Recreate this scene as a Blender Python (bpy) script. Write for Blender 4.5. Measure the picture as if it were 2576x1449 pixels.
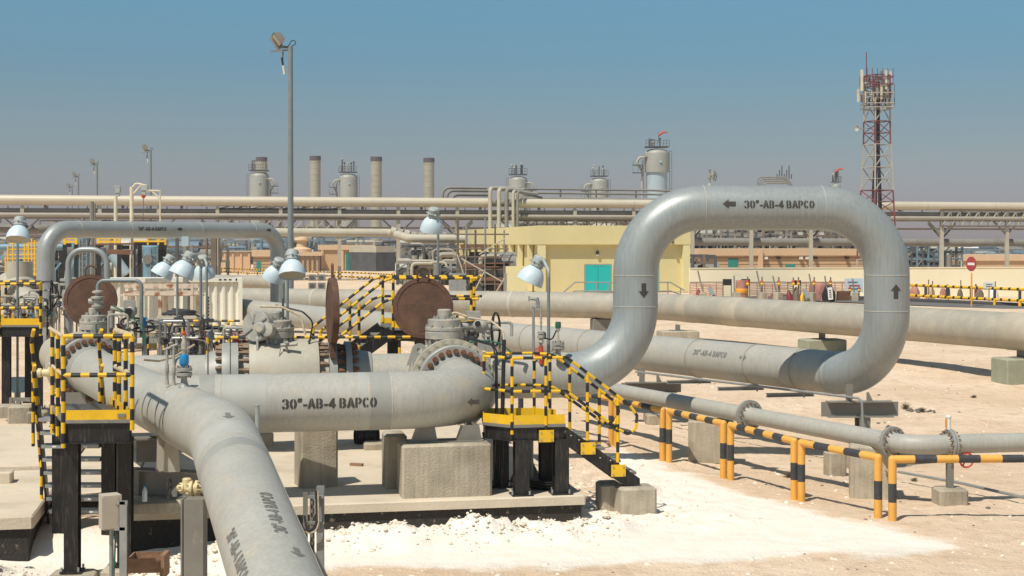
import bpy, bmesh, math, random
from mathutils import Vector, Matrix, noise
R = math.radians
random.seed(7)
# ------------------------------------------------------------------ camera, sky, sun
scene = bpy.context.scene
for o in list(bpy.data.objects): bpy.data.objects.remove(o)
F, HC, HX, HY = 3578.0, 3.6, 1288.0, 615.0     # focal length in units of a 2576 px wide frame, eye height, principal column, horizon row
cam = bpy.data.objects.new('camera', bpy.data.cameras.new('camera'))
scene.collection.objects.link(cam)
cam.location = (0, 0, HC); cam.rotation_euler = (R(90), 0, 0)
cam.data.lens = 50; cam.data.sensor_width = 36; cam.data.shift_y = -(724.5 - HY) / 2576
cam.data.clip_start = 0.5; cam.data.clip_end = 9000
scene.camera = cam
SUN = Vector((0.36, 0.50, -1.0)).normalized()    # direction the light travels
elev = math.asin(-SUN.z)
W = bpy.data.worlds.new('World'); scene.world = W; W.use_nodes = True
nt = W.node_tree; nt.nodes.clear()
sky = nt.nodes.new('ShaderNodeTexSky'); sky.sky_type = 'NISHITA'; sky.sun_disc = False
sky.sun_elevation = elev; sky.sun_rotation = math.atan2(-SUN.x, -SUN.y)
sky.air_density = 1.0; sky.dust_density = 0.6; sky.ozone_density = 1.2; sky.altitude = 0
bg = nt.nodes.new('ShaderNodeBackground'); bg.inputs[1].default_value = 0.1
wo = nt.nodes.new('ShaderNodeOutputWorld')
# desert dust in the air: the sky dims and greys towards the horizon
tc = nt.nodes.new('ShaderNodeTexCoord'); sp = nt.nodes.new('ShaderNodeSeparateXYZ')
rmp = nt.nodes.new('ShaderNodeValToRGB')
nt.links.new(tc.outputs['Generated'], sp.inputs[0]); nt.links.new(sp.outputs[2], rmp.inputs[0])
e = rmp.color_ramp.elements
for i_, (z_, c_) in enumerate(((0.004, (0.60, 0.56, 0.72)), (0.0266, (0.568, 0.518, 0.675)), (0.0544, (0.566, 0.564, 0.636)), (0.088, (0.516, 0.602, 0.651)), (0.129, (0.449, 0.675, 0.738)), (0.17, (0.493, 0.795, 0.844)), (0.5, (0.8, 0.95, 0.85)))):
    if i_ == 0: q = e[0]; q.position = z_
    elif i_ == 6: q = e[len(e) - 1]; q.position = z_
    else: q = e.new(z_)
    q.color = (*c_, 1)
mixs = nt.nodes.new('ShaderNodeMix'); mixs.data_type = 'RGBA'; mixs.blend_type = 'MULTIPLY'
mixs.inputs[0].default_value = 1.0
nt.links.new(sky.outputs[0], mixs.inputs[6]); nt.links.new(rmp.outputs[0], mixs.inputs[7])
nt.links.new(mixs.outputs[2], bg.inputs[0]); nt.links.new(bg.outputs[0], wo.inputs[0])
sun = bpy.data.objects.new('sun', bpy.data.lights.new('sun', 'SUN'))
scene.collection.objects.link(sun)
sun.data.energy = 4.6; sun.data.angle = R(0.53); sun.data.color = (1.0, 0.935, 0.83)
sun.rotation_euler = SUN.to_track_quat('-Z', 'Y').to_euler(); sun.location = (-20, -20, 40)
scene.view_settings.view_transform = 'Standard'; scene.view_settings.look = 'None'
scene.view_settings.gamma = 1; scene.view_settings.use_curve_mapping = False
scene.view_settings.exposure = 0.0
scene.cycles.max_bounces = 6

# ------------------------------------------------------------------ points from measurements
def P(x, y, d): return Vector(((x - HX) / F * d, d, HC - (y - HY) / F * d))
def K(x, k, z): return Vector(((x - HX) / k, F / k, z))
def G(x, y, z=0.0):
    k = (y - HY) / (HC - z); return K(x, k, z)
GA = R(11)
U = Vector((math.cos(GA), math.sin(GA), 0)); V = Vector((-math.sin(GA), math.cos(GA), 0)); Z = Vector((0, 0, 1))
def vec(*a): return Vector(a)

# ------------------------------------------------------------------ materials
MT = {}
def srgb(r, g, b):
    f = lambda c: (c / 255 / 12.92) if c / 255 <= 0.04045 else ((c / 255 + 0.055) / 1.055) ** 2.4
    return (f(r), f(g), f(b))
def mat(name, col, rough=0.6, metal=0.0, var=0.12, scale=3.0, bump=0.0, bscale=30.0, dirt=None, coat=0.0, streak=0.0):
    m = bpy.data.materials.new(name); m.use_nodes = True; n = m.node_tree; b = n.nodes['Principled BSDF']
    b.inputs['Roughness'].default_value = rough; b.inputs['Metallic'].default_value = metal
    t = n.nodes.new('ShaderNodeTexCoord'); oi = n.nodes.new('ShaderNodeObjectInfo')
    ad = n.nodes.new('ShaderNodeVectorMath'); ad.operation = 'ADD'
    n.links.new(t.outputs['Object'], ad.inputs[0]); n.links.new(oi.outputs['Location'], ad.inputs[1])
    nz = n.nodes.new('ShaderNodeTexNoise'); nz.inputs['Scale'].default_value = scale; nz.inputs['Detail'].default_value = 6
    nz.inputs['Roughness'].default_value = 0.65
    n.links.new(ad.outputs[0], nz.inputs[0])
    mr = n.nodes.new('ShaderNodeMapRange'); mr.inputs[1].default_value = 0.3; mr.inputs[2].default_value = 0.7
    mr.inputs[3].default_value = 1 - var; mr.inputs[4].default_value = 1 + var
    n.links.new(nz.outputs[0], mr.inputs[0])
    mx = n.nodes.new('ShaderNodeMix'); mx.data_type = 'RGBA'; mx.blend_type = 'MULTIPLY'; mx.inputs[0].default_value = 1
    mx.inputs[6].default_value = (*col, 1); n.links.new(mr.outputs[0], mx.inputs[7])
    out = mx.outputs[2]
    if dirt:
        dc, lo, hi, ds, stretch = dirt
        mp = n.nodes.new('ShaderNodeMapping'); mp.inputs['Scale'].default_value = stretch
        n.links.new(ad.outputs[0], mp.inputs[0])
        n2 = n.nodes.new('ShaderNodeTexNoise'); n2.inputs['Scale'].default_value = ds; n2.inputs['Detail'].default_value = 8
        n.links.new(mp.outputs[0], n2.inputs[0])
        r2 = n.nodes.new('ShaderNodeMapRange'); r2.inputs[1].default_value = lo; r2.inputs[2].default_value = hi
        n.links.new(n2.outputs[0], r2.inputs[0])
        m2 = n.nodes.new('ShaderNodeMix'); m2.data_type = 'RGBA'; m2.inputs[7].default_value = (*dc, 1)
        n.links.new(out, m2.inputs[6]); n.links.new(r2.outputs[0], m2.inputs[0]); out = m2.outputs[2]
    if streak:
        mp = n.nodes.new('ShaderNodeMapping'); mp.inputs['Scale'].default_value = (16, 16, 0.9); n.links.new(ad.outputs[0], mp.inputs[0])
        n4 = n.nodes.new('ShaderNodeTexNoise'); n4.inputs['Scale'].default_value = 1.6; n4.inputs['Detail'].default_value = 5; n.links.new(mp.outputs[0], n4.inputs[0])
        r4 = n.nodes.new('ShaderNodeMapRange'); r4.inputs[1].default_value = .35; r4.inputs[2].default_value = .7; r4.inputs[3].default_value = 1 + streak * .5; r4.inputs[4].default_value = 1 - streak; n.links.new(n4.outputs[0], r4.inputs[0])
        m4 = n.nodes.new('ShaderNodeMix'); m4.data_type = 'RGBA'; m4.blend_type = 'MULTIPLY'; m4.inputs[0].default_value = 1; n.links.new(out, m4.inputs[6]); n.links.new(r4.outputs[0], m4.inputs[7]); out = m4.outputs[2]
    n.links.new(out, b.inputs['Base Color'])
    r3 = n.nodes.new('ShaderNodeMapRange'); r3.inputs[3].default_value = max(rough - 0.1, 0.05); r3.inputs[4].default_value = min(rough + 0.12, 1)
    n.links.new(nz.outputs[0], r3.inputs[0]); n.links.new(r3.outputs[0], b.inputs['Roughness'])
    if bump:
        n3 = n.nodes.new('ShaderNodeTexNoise'); n3.inputs['Scale'].default_value = bscale; n3.inputs['Detail'].default_value = 5
        n.links.new(ad.outputs[0], n3.inputs[0])
        bp = n.nodes.new('ShaderNodeBump'); bp.inputs['Strength'].default_value = bump; bp.inputs['Distance'].default_value = 0.02
        n.links.new(n3.outputs[0], bp.inputs['Height']); n.links.new(bp.outputs[0], b.inputs['Normal'])
    if coat: b.inputs['Coat Weight'].default_value = coat
    MT[name] = m; return m
dust = (0.50, 0.41, 0.28)
mat('pipe_paint', (0.39, 0.38, 0.335), 0.5, 0.0, 0.07, 1.6, 0.12, 25, dirt=(dust, 0.56, 0.95, 2.2, (1, 1, 2.5)), streak=.10)
mat('loop_paint', (0.32, 0.345, 0.34), 0.42, 0.2, 0.06, 1.2, dirt=((0.42, 0.39, 0.33), 0.6, 1.05, 2.5, (3, 3, 0.35)), streak=.11)
mat('line_paint', (0.36, 0.335, 0.275), 0.6, 0.0, 0.08, 1.5, 0.1, 20, dirt=((.46, .40, .30), 0.5, 0.85, 3, (1, 1, 1)), streak=.08)
mat('valve_paint', (0.43, 0.40, 0.32), 0.55, 0.0, 0.10, 4, dirt=(dust, 0.55, 0.8, 6, (1, 1, 1)))
mat('cast_paint', (0.36, 0.35, 0.31), 0.5, 0.0, 0.14, 8, 0.25, 60, dirt=(dust, 0.5, 0.8, 8, (1, 1, 1)))
mat('flange_grey', (0.33, 0.33, 0.30), 0.5, 0.1, 0.10, 6)
mat('weld', (0.44, 0.42, 0.36), 0.7, 0, 0.2, 20)
mat('stencil', (0.055, 0.05, 0.042), 0.8, 0, 0.3, 30)
mat('stencil_faded', (0.17, 0.165, 0.15), 0.8, 0, 0.3, 30)
mat('bolt', (0.26, 0.18, 0.12), 0.7, 0.2, 0.4, 14)
mat('bolt_rust', (0.20, 0.085, 0.04), 0.8, 0.1, 0.4, 14)
mat('rust', (0.115, 0.058, 0.038), 0.8, 0.1, 0.3, 5, 0.5, 40, dirt=((0.19, 0.095, 0.05), 0.5, 0.75, 3, (1, 1, 1)))
mat('yellow', (0.80, 0.47, 0.012), 0.45, 0, 0.10, 6, dirt=((0.55, 0.40, 0.12), 0.6, 0.85, 7, (1, 1, 1)))
mat('black', (0.018, 0.018, 0.02), 0.45, 0, 0.3, 6, dirt=((0.10, 0.085, 0.06), 0.58, 0.9, 9, (1, 1, 1)))
mat('amber', (0.75, 0.38, 0.07), 0.6, 0, 0.08, 4, dirt=((0.55, 0.35, 0.14), 0.6, 0.9, 9, (1, 1, 1)))
mat('tar', (0.045, 0.046, 0.05), 0.6, 0, 0.25, 10, dirt=((0.18, 0.15, 0.11), 0.62, 0.85, 18, (1, 1, 1)))
mat('black_steel', (0.012, 0.011, 0.011), 0.45, 0, 0.4, 5, 0.2, 30, dirt=((0.10, 0.088, 0.07), 0.52, 0.9, 10, (4, 4, 0.5)))
mat('steel_grey', (0.21, 0.20, 0.175), 0.6, 0.1, 0.12, 4, dirt=(dust, 0.6, 0.9, 6, (1, 1, 1)))
mat('pole_grey', (0.22, 0.25, 0.25), 0.5, 0.2, 0.1, 3)
mat('lamp_white', (0.56, 0.66, 0.70), 0.4, 0, 0.05, 5)
mat('lamp_inner', (0.42, 0.42, 0.38), 0.35, 0.2, 0.1, 9)
mat('lamp_cast', (0.38, 0.41, 0.39), 0.6, 0.1, 0.12, 10)
mat('glass_dusty', (0.45, 0.42, 0.33), 0.3, 0, 0.1, 9)
mat('coating', (0.39, 0.39, 0.355), 0.6, 0, 0.08, 3)
mat('coating_dark', (0.31, 0.31, 0.28), 0.55, 0, 0.08, 3)
mat('concrete', (0.43, 0.375, 0.285), 0.9, 0, 0.16, 2.2, 0.6, 45, dirt=((0.25, 0.21, 0.15), 0.50, 0.75, 1.8, (1, 1, 1)), streak=.16)
mat('slab', (0.60, 0.51, 0.39), 0.9, 0, 0.10, 1.1, 0.4, 30, dirt=((0.44, 0.37, 0.28), 0.55, 0.8, 1.6, (1, 1, 1)))
mat('bitumen', (0.030, 0.026, 0.022), 0.85, 0, 0.3, 12, 1.0, 40, dirt=((0.32, 0.26, 0.18), 0.62, 0.78, 14, (1, 1, 1)))
mat('olive_block', (0.31, 0.315, 0.23), 0.9, 0, 0.15, 3, 0.3, 30)
mat('grating', (0.34, 0.33, 0.30), 0.6, 0.3, 0.2, 20)
mat('rack_pipe', (0.56, 0.50, 0.39), 0.5, 0.1, 0.05, 0.3)
mat('rack_grey', (0.23, 0.22, 0.195), 0.7, 0, 0.15, 0.8)
mat('rack_mid', (0.33, 0.30, 0.25), 0.6, 0, 0.1, 0.8)
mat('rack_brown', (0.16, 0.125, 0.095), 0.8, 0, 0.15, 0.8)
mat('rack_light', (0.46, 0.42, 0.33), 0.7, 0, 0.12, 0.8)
mat('vessel', (0.36, 0.36, 0.315), 0.5, 0.1, 0.06, 0.4)
mat('vessel_blue', (0.38, 0.48, 0.52), 0.5, 0, 0.05, 0.4)
mat('stack', (0.37, 0.345, 0.27), 0.6, 0.1, 0.08, 0.5)
mat('dark_band', (0.10, 0.085, 0.09), 0.8)
mat('plant_dark', (0.085, 0.09, 0.095), 0.8, 0, 0.3, 1)
mat('plant_blue', (0.13, 0.20, 0.25), 0.6, 0, 0.2, 1)
mat('blue_paint', (0.17, 0.29, 0.36), 0.5, 0, 0.12, 2)
mat('yellow_wall', (0.69, 0.60, 0.31), 0.9, 0, 0.05, 0.5, 0.1, 10)
mat('yellow_wall_pale', (0.74, 0.66, 0.36), 0.9, 0, 0.04, 0.5)
mat('tan_wall', (0.55, 0.37, 0.22), 0.9, 0, 0.07, 0.4)
mat('tan_light', (0.66, 0.47, 0.30), 0.9, 0, 0.05, 0.4)
mat('wrap', (0.42, 0.375, 0.295), 0.7, 0, 0.1, 3, 0.2, 30)
mat('cream_wall', (0.88, 0.79, 0.56), 0.9, 0, 0.04, 0.3, dirt=((0.66, 0.52, 0.33), 0.6, 0.9, 0.6, (1, 1, 1)))
mat('teal', (0.01, 0.48, 0.46), 0.5, 0, 0.04, 1)
mat('teal_dark', (0.03, 0.24, 0.21), 0.6, 0, 0.08, 1)
mat('red_sign', (0.38, 0.05, 0.05), 0.5)
mat('white_paint', (0.75, 0.74, 0.70), 0.6, 0, 0.06)
mat('net', (0.42, 0.20, 0.155), 0.9, 0, 0.3, 3)
mat('pink', (0.62, 0.15, 0.22), 0.8, 0, 0.2)
mat('container', (0.76, 0.73, 0.62), 0.65, 0, 0.06, 1, dirt=((0.35, 0.17, 0.08), 0.66, 0.8, 4, (2, 2, 0.6)))
mat('rusty_white', (0.62, 0.53, 0.42), 0.7, 0, 0.15, 3, dirt=((0.28, 0.12, 0.05), 0.5, 0.62, 3, (1, 1, 1)))
mat('maroon', (0.20, 0.02, 0.03), 0.5, 0, 0.2, 2)
mat('wood', (0.26, 0.15, 0.09), 0.85, 0, 0.3, 6, 0.4, 30)
mat('brown_scaf', (0.17, 0.085, 0.05), 0.85, 0, 0.25, 2)
mat('tower_red', (0.20, 0.06, 0.06), 0.7, 0, 0.2, 1)
mat('tower_white', (0.40, 0.37, 0.32), 0.7, 0, 0.1, 1)
mat('cable', (0.03, 0.03, 0.04), 0.6)
mat('antenna', (0.66, 0.60, 0.44), 0.6)
mat('blue_device', (0.01, 0.22, 0.50), 0.4, 0, 0.1, 5)
mat('red_device', (0.50, 0.06, 0.035), 0.5, 0, 0.2, 5)
mat('green_device', (0.02, 0.13, 0.07), 0.5)
mat('cream_valve', (0.62, 0.53, 0.30), 0.5, 0, 0.12, 8, dirt=((0.4, 0.3, 0.16), 0.55, 0.7, 14, (1, 1, 1)))
mat('cabinet', (0.46, 0.41, 0.33), 0.6, 0, 0.08, 4, dirt=((0.55, 0.33, 0.10), 0.66, 0.72, 5, (1, 1, 3)))
mat('rock', (0.76, 0.67, 0.54), 0.95, 0, 0.2, 5, 0.6, 20)
mat('dark_rock', (0.14, 0.12, 0.10), 0.9, 0, 0.3, 5)
mat('bush', (0.16, 0.13, 0.07), 0.95, 0, 0.3, 5)
mat('rope', (0.52, 0.42, 0.29), 0.9, 0, 0.3, 30)
mat('road', (0.14, 0.135, 0.13), 0.9, 0, 0.1, 0.5)
mat('plastic_clear', (0.6, 0.65, 0.65), 0.2, 0, 0.05)
mat('orange', (0.85, 0.35, 0.03), 0.5, 0, 0.1)
mat('galv', (0.33, 0.34, 0.33), 0.45, 0.4, 0.15, 6)

# ------------------------------------------------------------------ mesh builder
C = scene.collection
class MB:
    def __init__(s): s.v = []; s.f = []; s.m = []; s.ms = []
    def mi(s, name):
        if name not in s.ms: s.ms.append(name)
        return s.ms.index(name)
    def add(s, vs, fs, m):
        b = len(s.v); i = s.mi(m)
        s.v += [Vector(p) for p in vs]
        for f in fs: s.f.append([b + k for k in f]); s.m.append(i)
    def obox(s, c, ax, ay, az, m):      # centre and half axes
        c = Vector(c); vs = []
        for k in (-1, 1):
            for j in (-1, 1):
                for i in (-1, 1): vs.append(c + ax * i + ay * j + az * k)
        fs = [(0, 2, 3, 1), (4, 5, 7, 6), (0, 1, 5, 4), (2, 6, 7, 3), (0, 4, 6, 2), (1, 3, 7, 5)]
        if ax.cross(ay).dot(az) < 0: fs = [tuple(reversed(f)) for f in fs]
        s.add(vs, fs, m); return s
    def box(s, c, sx, sy, sz, m, rz=GA):
        a = Vector((math.cos(rz), math.sin(rz), 0)); b = Vector((-math.sin(rz), math.cos(rz), 0))
        return s.obox(c, a * sx / 2, b * sy / 2, Z * sz / 2, m)
    def cbox(s, c, sx, sy, sz, m, rz=GA, ch=0.03):   # box with chamfered top and vertical edges, c = centre of base
        a = Vector((math.cos(rz), math.sin(rz), 0)); b = Vector((-math.sin(rz), math.cos(rz), 0)); c = Vector(c)
        def ring(x, y, z):
            k = ch
            pts = [(x - k, -y), (x, -y + k), (x, y - k), (x - k, y), (-x + k, y), (-x, y - k), (-x, -y + k), (-x + k, -y)]
            return [c + a * p + b * q + Z * z for p, q in pts]
        vs = ring(sx / 2, sy / 2, 0) + ring(sx / 2, sy / 2, sz - ch) + ring(sx / 2 - ch, sy / 2 - ch, sz)
        fs = [tuple(reversed(range(8))), tuple(range(16, 24))]
        for l in (0, 8):
            for i in range(8):
                j = (i + 1) % 8; fs.append((l + i, l + j, l + 8 + j, l + 8 + i))
        s.add(vs, fs, m); return s
    def bar(s, p, q, w, h, m, up=None):
        p = Vector(p); q = Vector(q); d = q - p; l = d.length; d.normalize()
        up = Vector(up) if up else (Z if abs(d.z) < 0.95 else Vector((0, 1, 0)))
        sd = d.cross(up).normalized(); u2 = sd.cross(d).normalized()
        return s.obox((p + q) / 2, d * l / 2, sd * w / 2, u2 * h / 2, m)
    def ibeam(s, p, q, h, w, m, up=None, t=0.012):
        p = Vector(p); q = Vector(q); d = (q - p).normalized()
        up = Vector(up) if up else (Z if abs(d.z) < 0.95 else Vector((0, 1, 0)))
        sd = d.cross(up).normalized(); u2 = sd.cross(d).normalized()
        for k in (-1, 1): s.bar(p + u2 * k * (h / 2 - t / 2), q + u2 * k * (h / 2 - t / 2), w, t, m, u2)
        s.bar(p, q, t, h - 2 * t, m, u2); return s
    def rings(s, pts, rad, n, m, cap=True, closed=False, seg_m=None):
        pts = [Vector(p) for p in pts]; N = len(pts)
        rad = rad if isinstance(rad, (list, tuple)) else [rad] * N
        tans = []
        for i in range(N):
            if closed: t = pts[(i + 1) % N] - pts[i - 1]
            elif i == 0: t = pts[1] - pts[0]
            elif i == N - 1: t = pts[-1] - pts[-2]
            else: t = (pts[i + 1] - pts[i]).normalized() + (pts[i] - pts[i - 1]).normalized()
            tans.append(t.normalized() if t.length > 1e-9 else Z.copy())
        ref = Z if abs(tans[0].z) < 0.9 else Vector((1, 0, 0))
        a = (ref - tans[0] * ref.dot(tans[0])).normalized(); vs = []
        for i in range(N):
            t = tans[i]; a = (a - t * a.dot(t)).normalized(); b = t.cross(a)
            for k in range(n):
                w = 2 * math.pi * k / n; vs.append(pts[i] + (a * math.cos(w) + b * math.sin(w)) * rad[i])
        base = len(s.v); s.v += vs
        for i in range(N if closed else N - 1):
            mm = s.mi(seg_m[i] if seg_m else m); j = (i + 1) % N
            for k in range(n):
                l = (k + 1) % n; s.f.append([base + i * n + k, base + i * n + l, base + j * n + l, base + j * n + k]); s.m.append(mm)
        if cap and not closed:
            s.f.append([base + k for k in reversed(range(n))]); s.m.append(s.mi(seg_m[0] if seg_m else m))
            s.f.append([base + (N - 1) * n + k for k in range(n)]); s.m.append(s.mi(seg_m[-1] if seg_m else m))
        return s
    def tube(s, pts, r, m, n=10, cap=True, closed=False): return s.rings(pts, r, n, m, cap, closed)
    def cyl(s, p, q, r, m, n=20, r2=None): return s.rings([p, q], [r, r if r2 is None else r2], n, m)
    def stripe(s, pts, r, step=0.13, m0='yellow', m1='black', n=8, off=0.0, duty=.5):
        if duty != .5: return s.stripe2(pts, r, step, m0, m1, n, duty)
        pts = [Vector(p) for p in pts]; out = [pts[0]]; sm = []; acc = off; jit = random.Random(int(abs(pts[0].x * 997 + pts[0].y * 131 + pts[-1].z * 71))); state = int(off / step) % 2; nxt = step * (int(off / step) + 1)
        for i in range(len(pts) - 1):
            p, q = pts[i], pts[i + 1]; L = (q - p).length; pos = 0.0
            if L < 1e-6: continue
            while acc + (L - pos) > nxt + 1e-6:
                pos += nxt - acc; acc = nxt; nxt += step
                out.append(p.lerp(q, pos / L)); sm.append(m1 if state else m0); state ^= 1; nxt += step * jit.uniform(-.14, .14)
            acc += L - pos; out.append(q); sm.append(m1 if state else m0)
        return s.rings(out, r, n, m0, True, False, sm)
    def stripe2(s, pts, r, step, m0, m1, n, duty):
        out = [Vector(pts[0])]; sm = []
        for i in range(len(pts) - 1):
            p, q = Vector(pts[i]), Vector(pts[i + 1]); L = (q - p).length; k = max(1, round(L / (2 * step)))
            for j in range(k): out += [p.lerp(q, (j + duty) / k), p.lerp(q, (j + 1) / k)]; sm += [m0, m1]
        return s.rings(out, r, n, m0, True, False, sm)
    def spin(s, piv, a):
        Rm = Matrix.Rotation(a, 3, 'Z'); piv = Vector(piv); s.v = [piv + Rm @ (p - piv) for p in s.v]; return s
    def lathe(s, prof, org, axis, m, n=32):     # prof: (radius, offset) pairs
        org = Vector(org); ax = Vector(axis).normalized(); ref = Z if abs(ax.z) < 0.9 else Vector((0, 1, 0))
        a = (ref - ax * ref.dot(ax)).normalized(); b = ax.cross(a); vs = []
        for r, h in prof:
            for k in range(n):
                w = 2 * math.pi * k / n; vs.append(org + ax * h + (a * math.cos(w) + b * math.sin(w)) * max(r, 1e-4))
        fs = []
        for i in range(len(prof) - 1):
            for k in range(n):
                l = (k + 1) % n; fs.append((i * n + k, i * n + l, (i + 1) * n + l, (i + 1) * n + k))
        s.add(vs, fs, m); return s
    def torus(s, c, axis, R_, r, m, n=32, k=8):
        ax = Vector(axis).normalized(); ref = Z if abs(ax.z) < 0.9 else Vector((1, 0, 0))
        a = (ref - ax * ref.dot(ax)).normalized(); b = ax.cross(a); c = Vector(c)
        return s.rings([c + (a * math.cos(2 * math.pi * i / n) + b * math.sin(2 * math.pi * i / n)) * R_ for i in range(n)], r, k, m, False, True)
    def sphere(s, c, r, m, n=12, sc=(1, 1, 1)):
        c = Vector(c); vs = []; fs = []; h = n // 2
        for i in range(h + 1):
            t = math.pi * i / h
            for k in range(n):
                w = 2 * math.pi * k / n
                vs.append(c + Vector((math.sin(t) * math.cos(w) * sc[0], math.sin(t) * math.sin(w) * sc[1], math.cos(t) * sc[2])) * r)
        for i in range(h):
            for k in range(n):
                l = (k + 1) % n; fs.append((i * n + k, (i + 1) * n + k, (i + 1) * n + l, i * n + l))
        s.add(vs, fs, m); return s
    def prism(s, poly, h, m, up=Z):            # polygon (counter-clockwise about up) swept by h along up
        up = Vector(up); n = len(poly); poly = [Vector(p) for p in poly]
        s.add(poly + [p + up * h for p in poly], [tuple(reversed(range(n))), tuple(range(n, 2 * n))] + [(i, (i + 1) % n, n + (i + 1) % n, n + i) for i in range(n)], m)
        return s
    def build(s, name, parent=None, smooth=38, at=None, label=None):
        me = bpy.data.meshes.new(name)
        org = Vector((0, 0, 0))
        if parent is not None:
            r = parent
            while r.parent: r = r.parent
            org = r.location.copy()
        elif at is not None: org = Vector(at)
        elif s.v:
            xs = [p.x for p in s.v]; ys = [p.y for p in s.v]; org = Vector(((min(xs) + max(xs)) / 2, (min(ys) + max(ys)) / 2, min(p.z for p in s.v)))
        me.from_pydata([p - org for p in s.v], [], s.f)
        for x in s.ms: me.materials.append(MT[x])
        me.polygons.foreach_set('material_index', s.m)
        me.polygons.foreach_set('use_smooth', [True] * len(s.f))
        me.update()
        if smooth is not None: me.set_sharp_from_angle(angle=R(smooth))
        o = bpy.data.objects.new(name, me); C.objects.link(o)
        if parent is not None: o.parent = parent
        else: o.location = org
        if label: o['label'] = label
        return o
def tag(o, label=None, cat=None, group=None, kind=None):
    if label: o['label'] = label
    if cat: o['category'] = cat
    if group: o['group'] = group
    if kind: o['kind'] = kind
    return o
def thing(name, loc, label, cat, group=None):
    o = bpy.data.objects.new(name, None); C.objects.link(o); o.empty_display_size = 0.3
    o.location = loc; return tag(o, label, cat, group)
def kids(o): return [c for c in bpy.data.objects if c.parent == o]
def copy_tree(o, loc=None, rz=None, label=None, parent=None):
    c = o.copy(); C.objects.link(c); c.parent = parent
    if loc is not None: c.location = loc
    if rz is not None: c.rotation_euler = (0, 0, rz)
    if label: c['label'] = label
    for k in list(o.children): copy_tree(k, parent=c)
    return c
def fil(pts, r, n=9):
    pts = [Vector(p) for p in pts]; out = [pts[0]]
    rr = r if isinstance(r, (list, tuple)) else [r] * (len(pts) - 2)
    for i in range(1, len(pts) - 1):
        a = (pts[i - 1] - pts[i]).normalized(); b = (pts[i + 1] - pts[i]).normalized()
        ang = a.angle(b); R_ = rr[i - 1]
        if abs(ang - math.pi) < 0.02: out.append(pts[i]); continue
        t = R_ / math.tan(ang / 2); c = pts[i] + (a + b).normalized() * (R_ / math.sin(ang / 2))
        s0 = pts[i] + a * t - c; s1 = pts[i] + b * t - c; w = s0.angle(s1)
        for k in range(n + 1):
            f = k / n; out.append(c + (s0 * math.sin((1 - f) * w) + s1 * math.sin(f * w)) / math.sin(w))
    out.append(pts[-1]); return out

# ------------------------------------------------------------------ stencil lettering
def seg(p, q): return ('s', p, q)
def arc(cx, cy, rx, ry, a0, a1, n=14):
    pts = [(cx + rx * math.cos(R(a0 + (a1 - a0) * i / n)), cy + ry * math.sin(R(a0 + (a1 - a0) * i / n))) for i in range(n + 1)]
    return [seg(pts[i], pts[i + 1]) for i in range(n)]
TH = 0.112
GL = {
 '3': (0.6, arc(.28, .70, .20, .20, 150, -80) + arc(.28, .30, .22, .20, 80, -150), .28),
 '0': (0.62, arc(.31, .5, .20, .40, 0, 360, 24), .31),
 'O': (0.62, arc(.31, .5, .20, .40, 0, 360, 24), .31),
 '"': (0.42, [seg((.13, .95), (.10, .74)), seg((.30, .95), (.27, .74))], None),
 '-': (0.36, [seg((.09, .36), (.27, .36))], None),
 'A': (0.66, [seg((.10, .10), (.31, .90)), seg((.56, .10), (.35, .90)), seg((.2, .32), (.46, .32))], .33),
 'B': (0.62, [seg((.12, .10), (.12, .90)), seg((.12, .90), (.28, .90))] + arc(.28, .70, .19, .20, 90, -90) + [seg((.12, .50), (.28, .50))] + arc(.28, .30, .21, .20, 90, -90) + [seg((.12, .10), (.28, .10))], .24),
 '4': (0.60, [seg((.42, .10), (.42, .90)), seg((.42, .90), (.10, .34)), seg((.10, .30), (.54, .30))], .30),
 'P': (0.58, [seg((.12, .10), (.12, .90)), seg((.12, .90), (.28, .90))] + arc(.28, .68, .19, .22, 90, -90) + [seg((.12, .46), (.28, .46))], .24),
 'C': (0.60, arc(.31, .5, .20, .40, 55, 305, 20), .31),
 ' ': (0.22, [], None),
}
def sd(px, py, p, q):
    dx, dy = q[0] - p[0], q[1] - p[1]; L = dx * dx + dy * dy
    t = 0 if L == 0 else max(0, min(1, ((px - p[0]) * dx + (py - p[1]) * dy) / L))
    return math.hypot(px - p[0] - t * dx, py - p[1] - t * dy)
def glyph_cells(ch, g=0.035):
    w, ss, slit = GL[ch]; out = []
    nx = int(w / g) + 1; ny = int(1.05 / g)
    for i in range(nx):
        for j in range(ny):
            x = (i + .5) * g; y = (j + .5) * g
            if slit is not None and abs(x - slit) < 0.028 and ch not in '4': continue
            if any(sd(x, y, a, b) < TH for _, a, b in ss): out.append((i * g, j * g, g))
    return out
_gc = {}
def letter_cells(text, h, sp=0.05):
    x = 0; out = []
    for ch in text:
        if ch not in _gc: _gc[ch] = glyph_cells(ch)
        out += [((x + a) * h, b * h, g * h) for a, b, g in _gc[ch]]; x += GL[ch][0] + sp
    W_ = x * h
    return [(a - W_ / 2, b - h / 2, g) for a, b, g in out]
def arrow_cells(L, g=0.012):     # pointing +x
    out = []; n = int(L / g)
    for i in range(n):
        for j in range(-n // 2, n // 2 + 1):
            x = (i + .5) * g; y = j * g; hd = 0.45 * L
            ok = (x < L - hd and abs(y) < 0.17 * L) or (x >= L - hd and abs(y) < (L - x) / hd * 0.36 * L)
            if ok: out.append((x - L / 2, y - g / 2, g))
    return out
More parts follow.
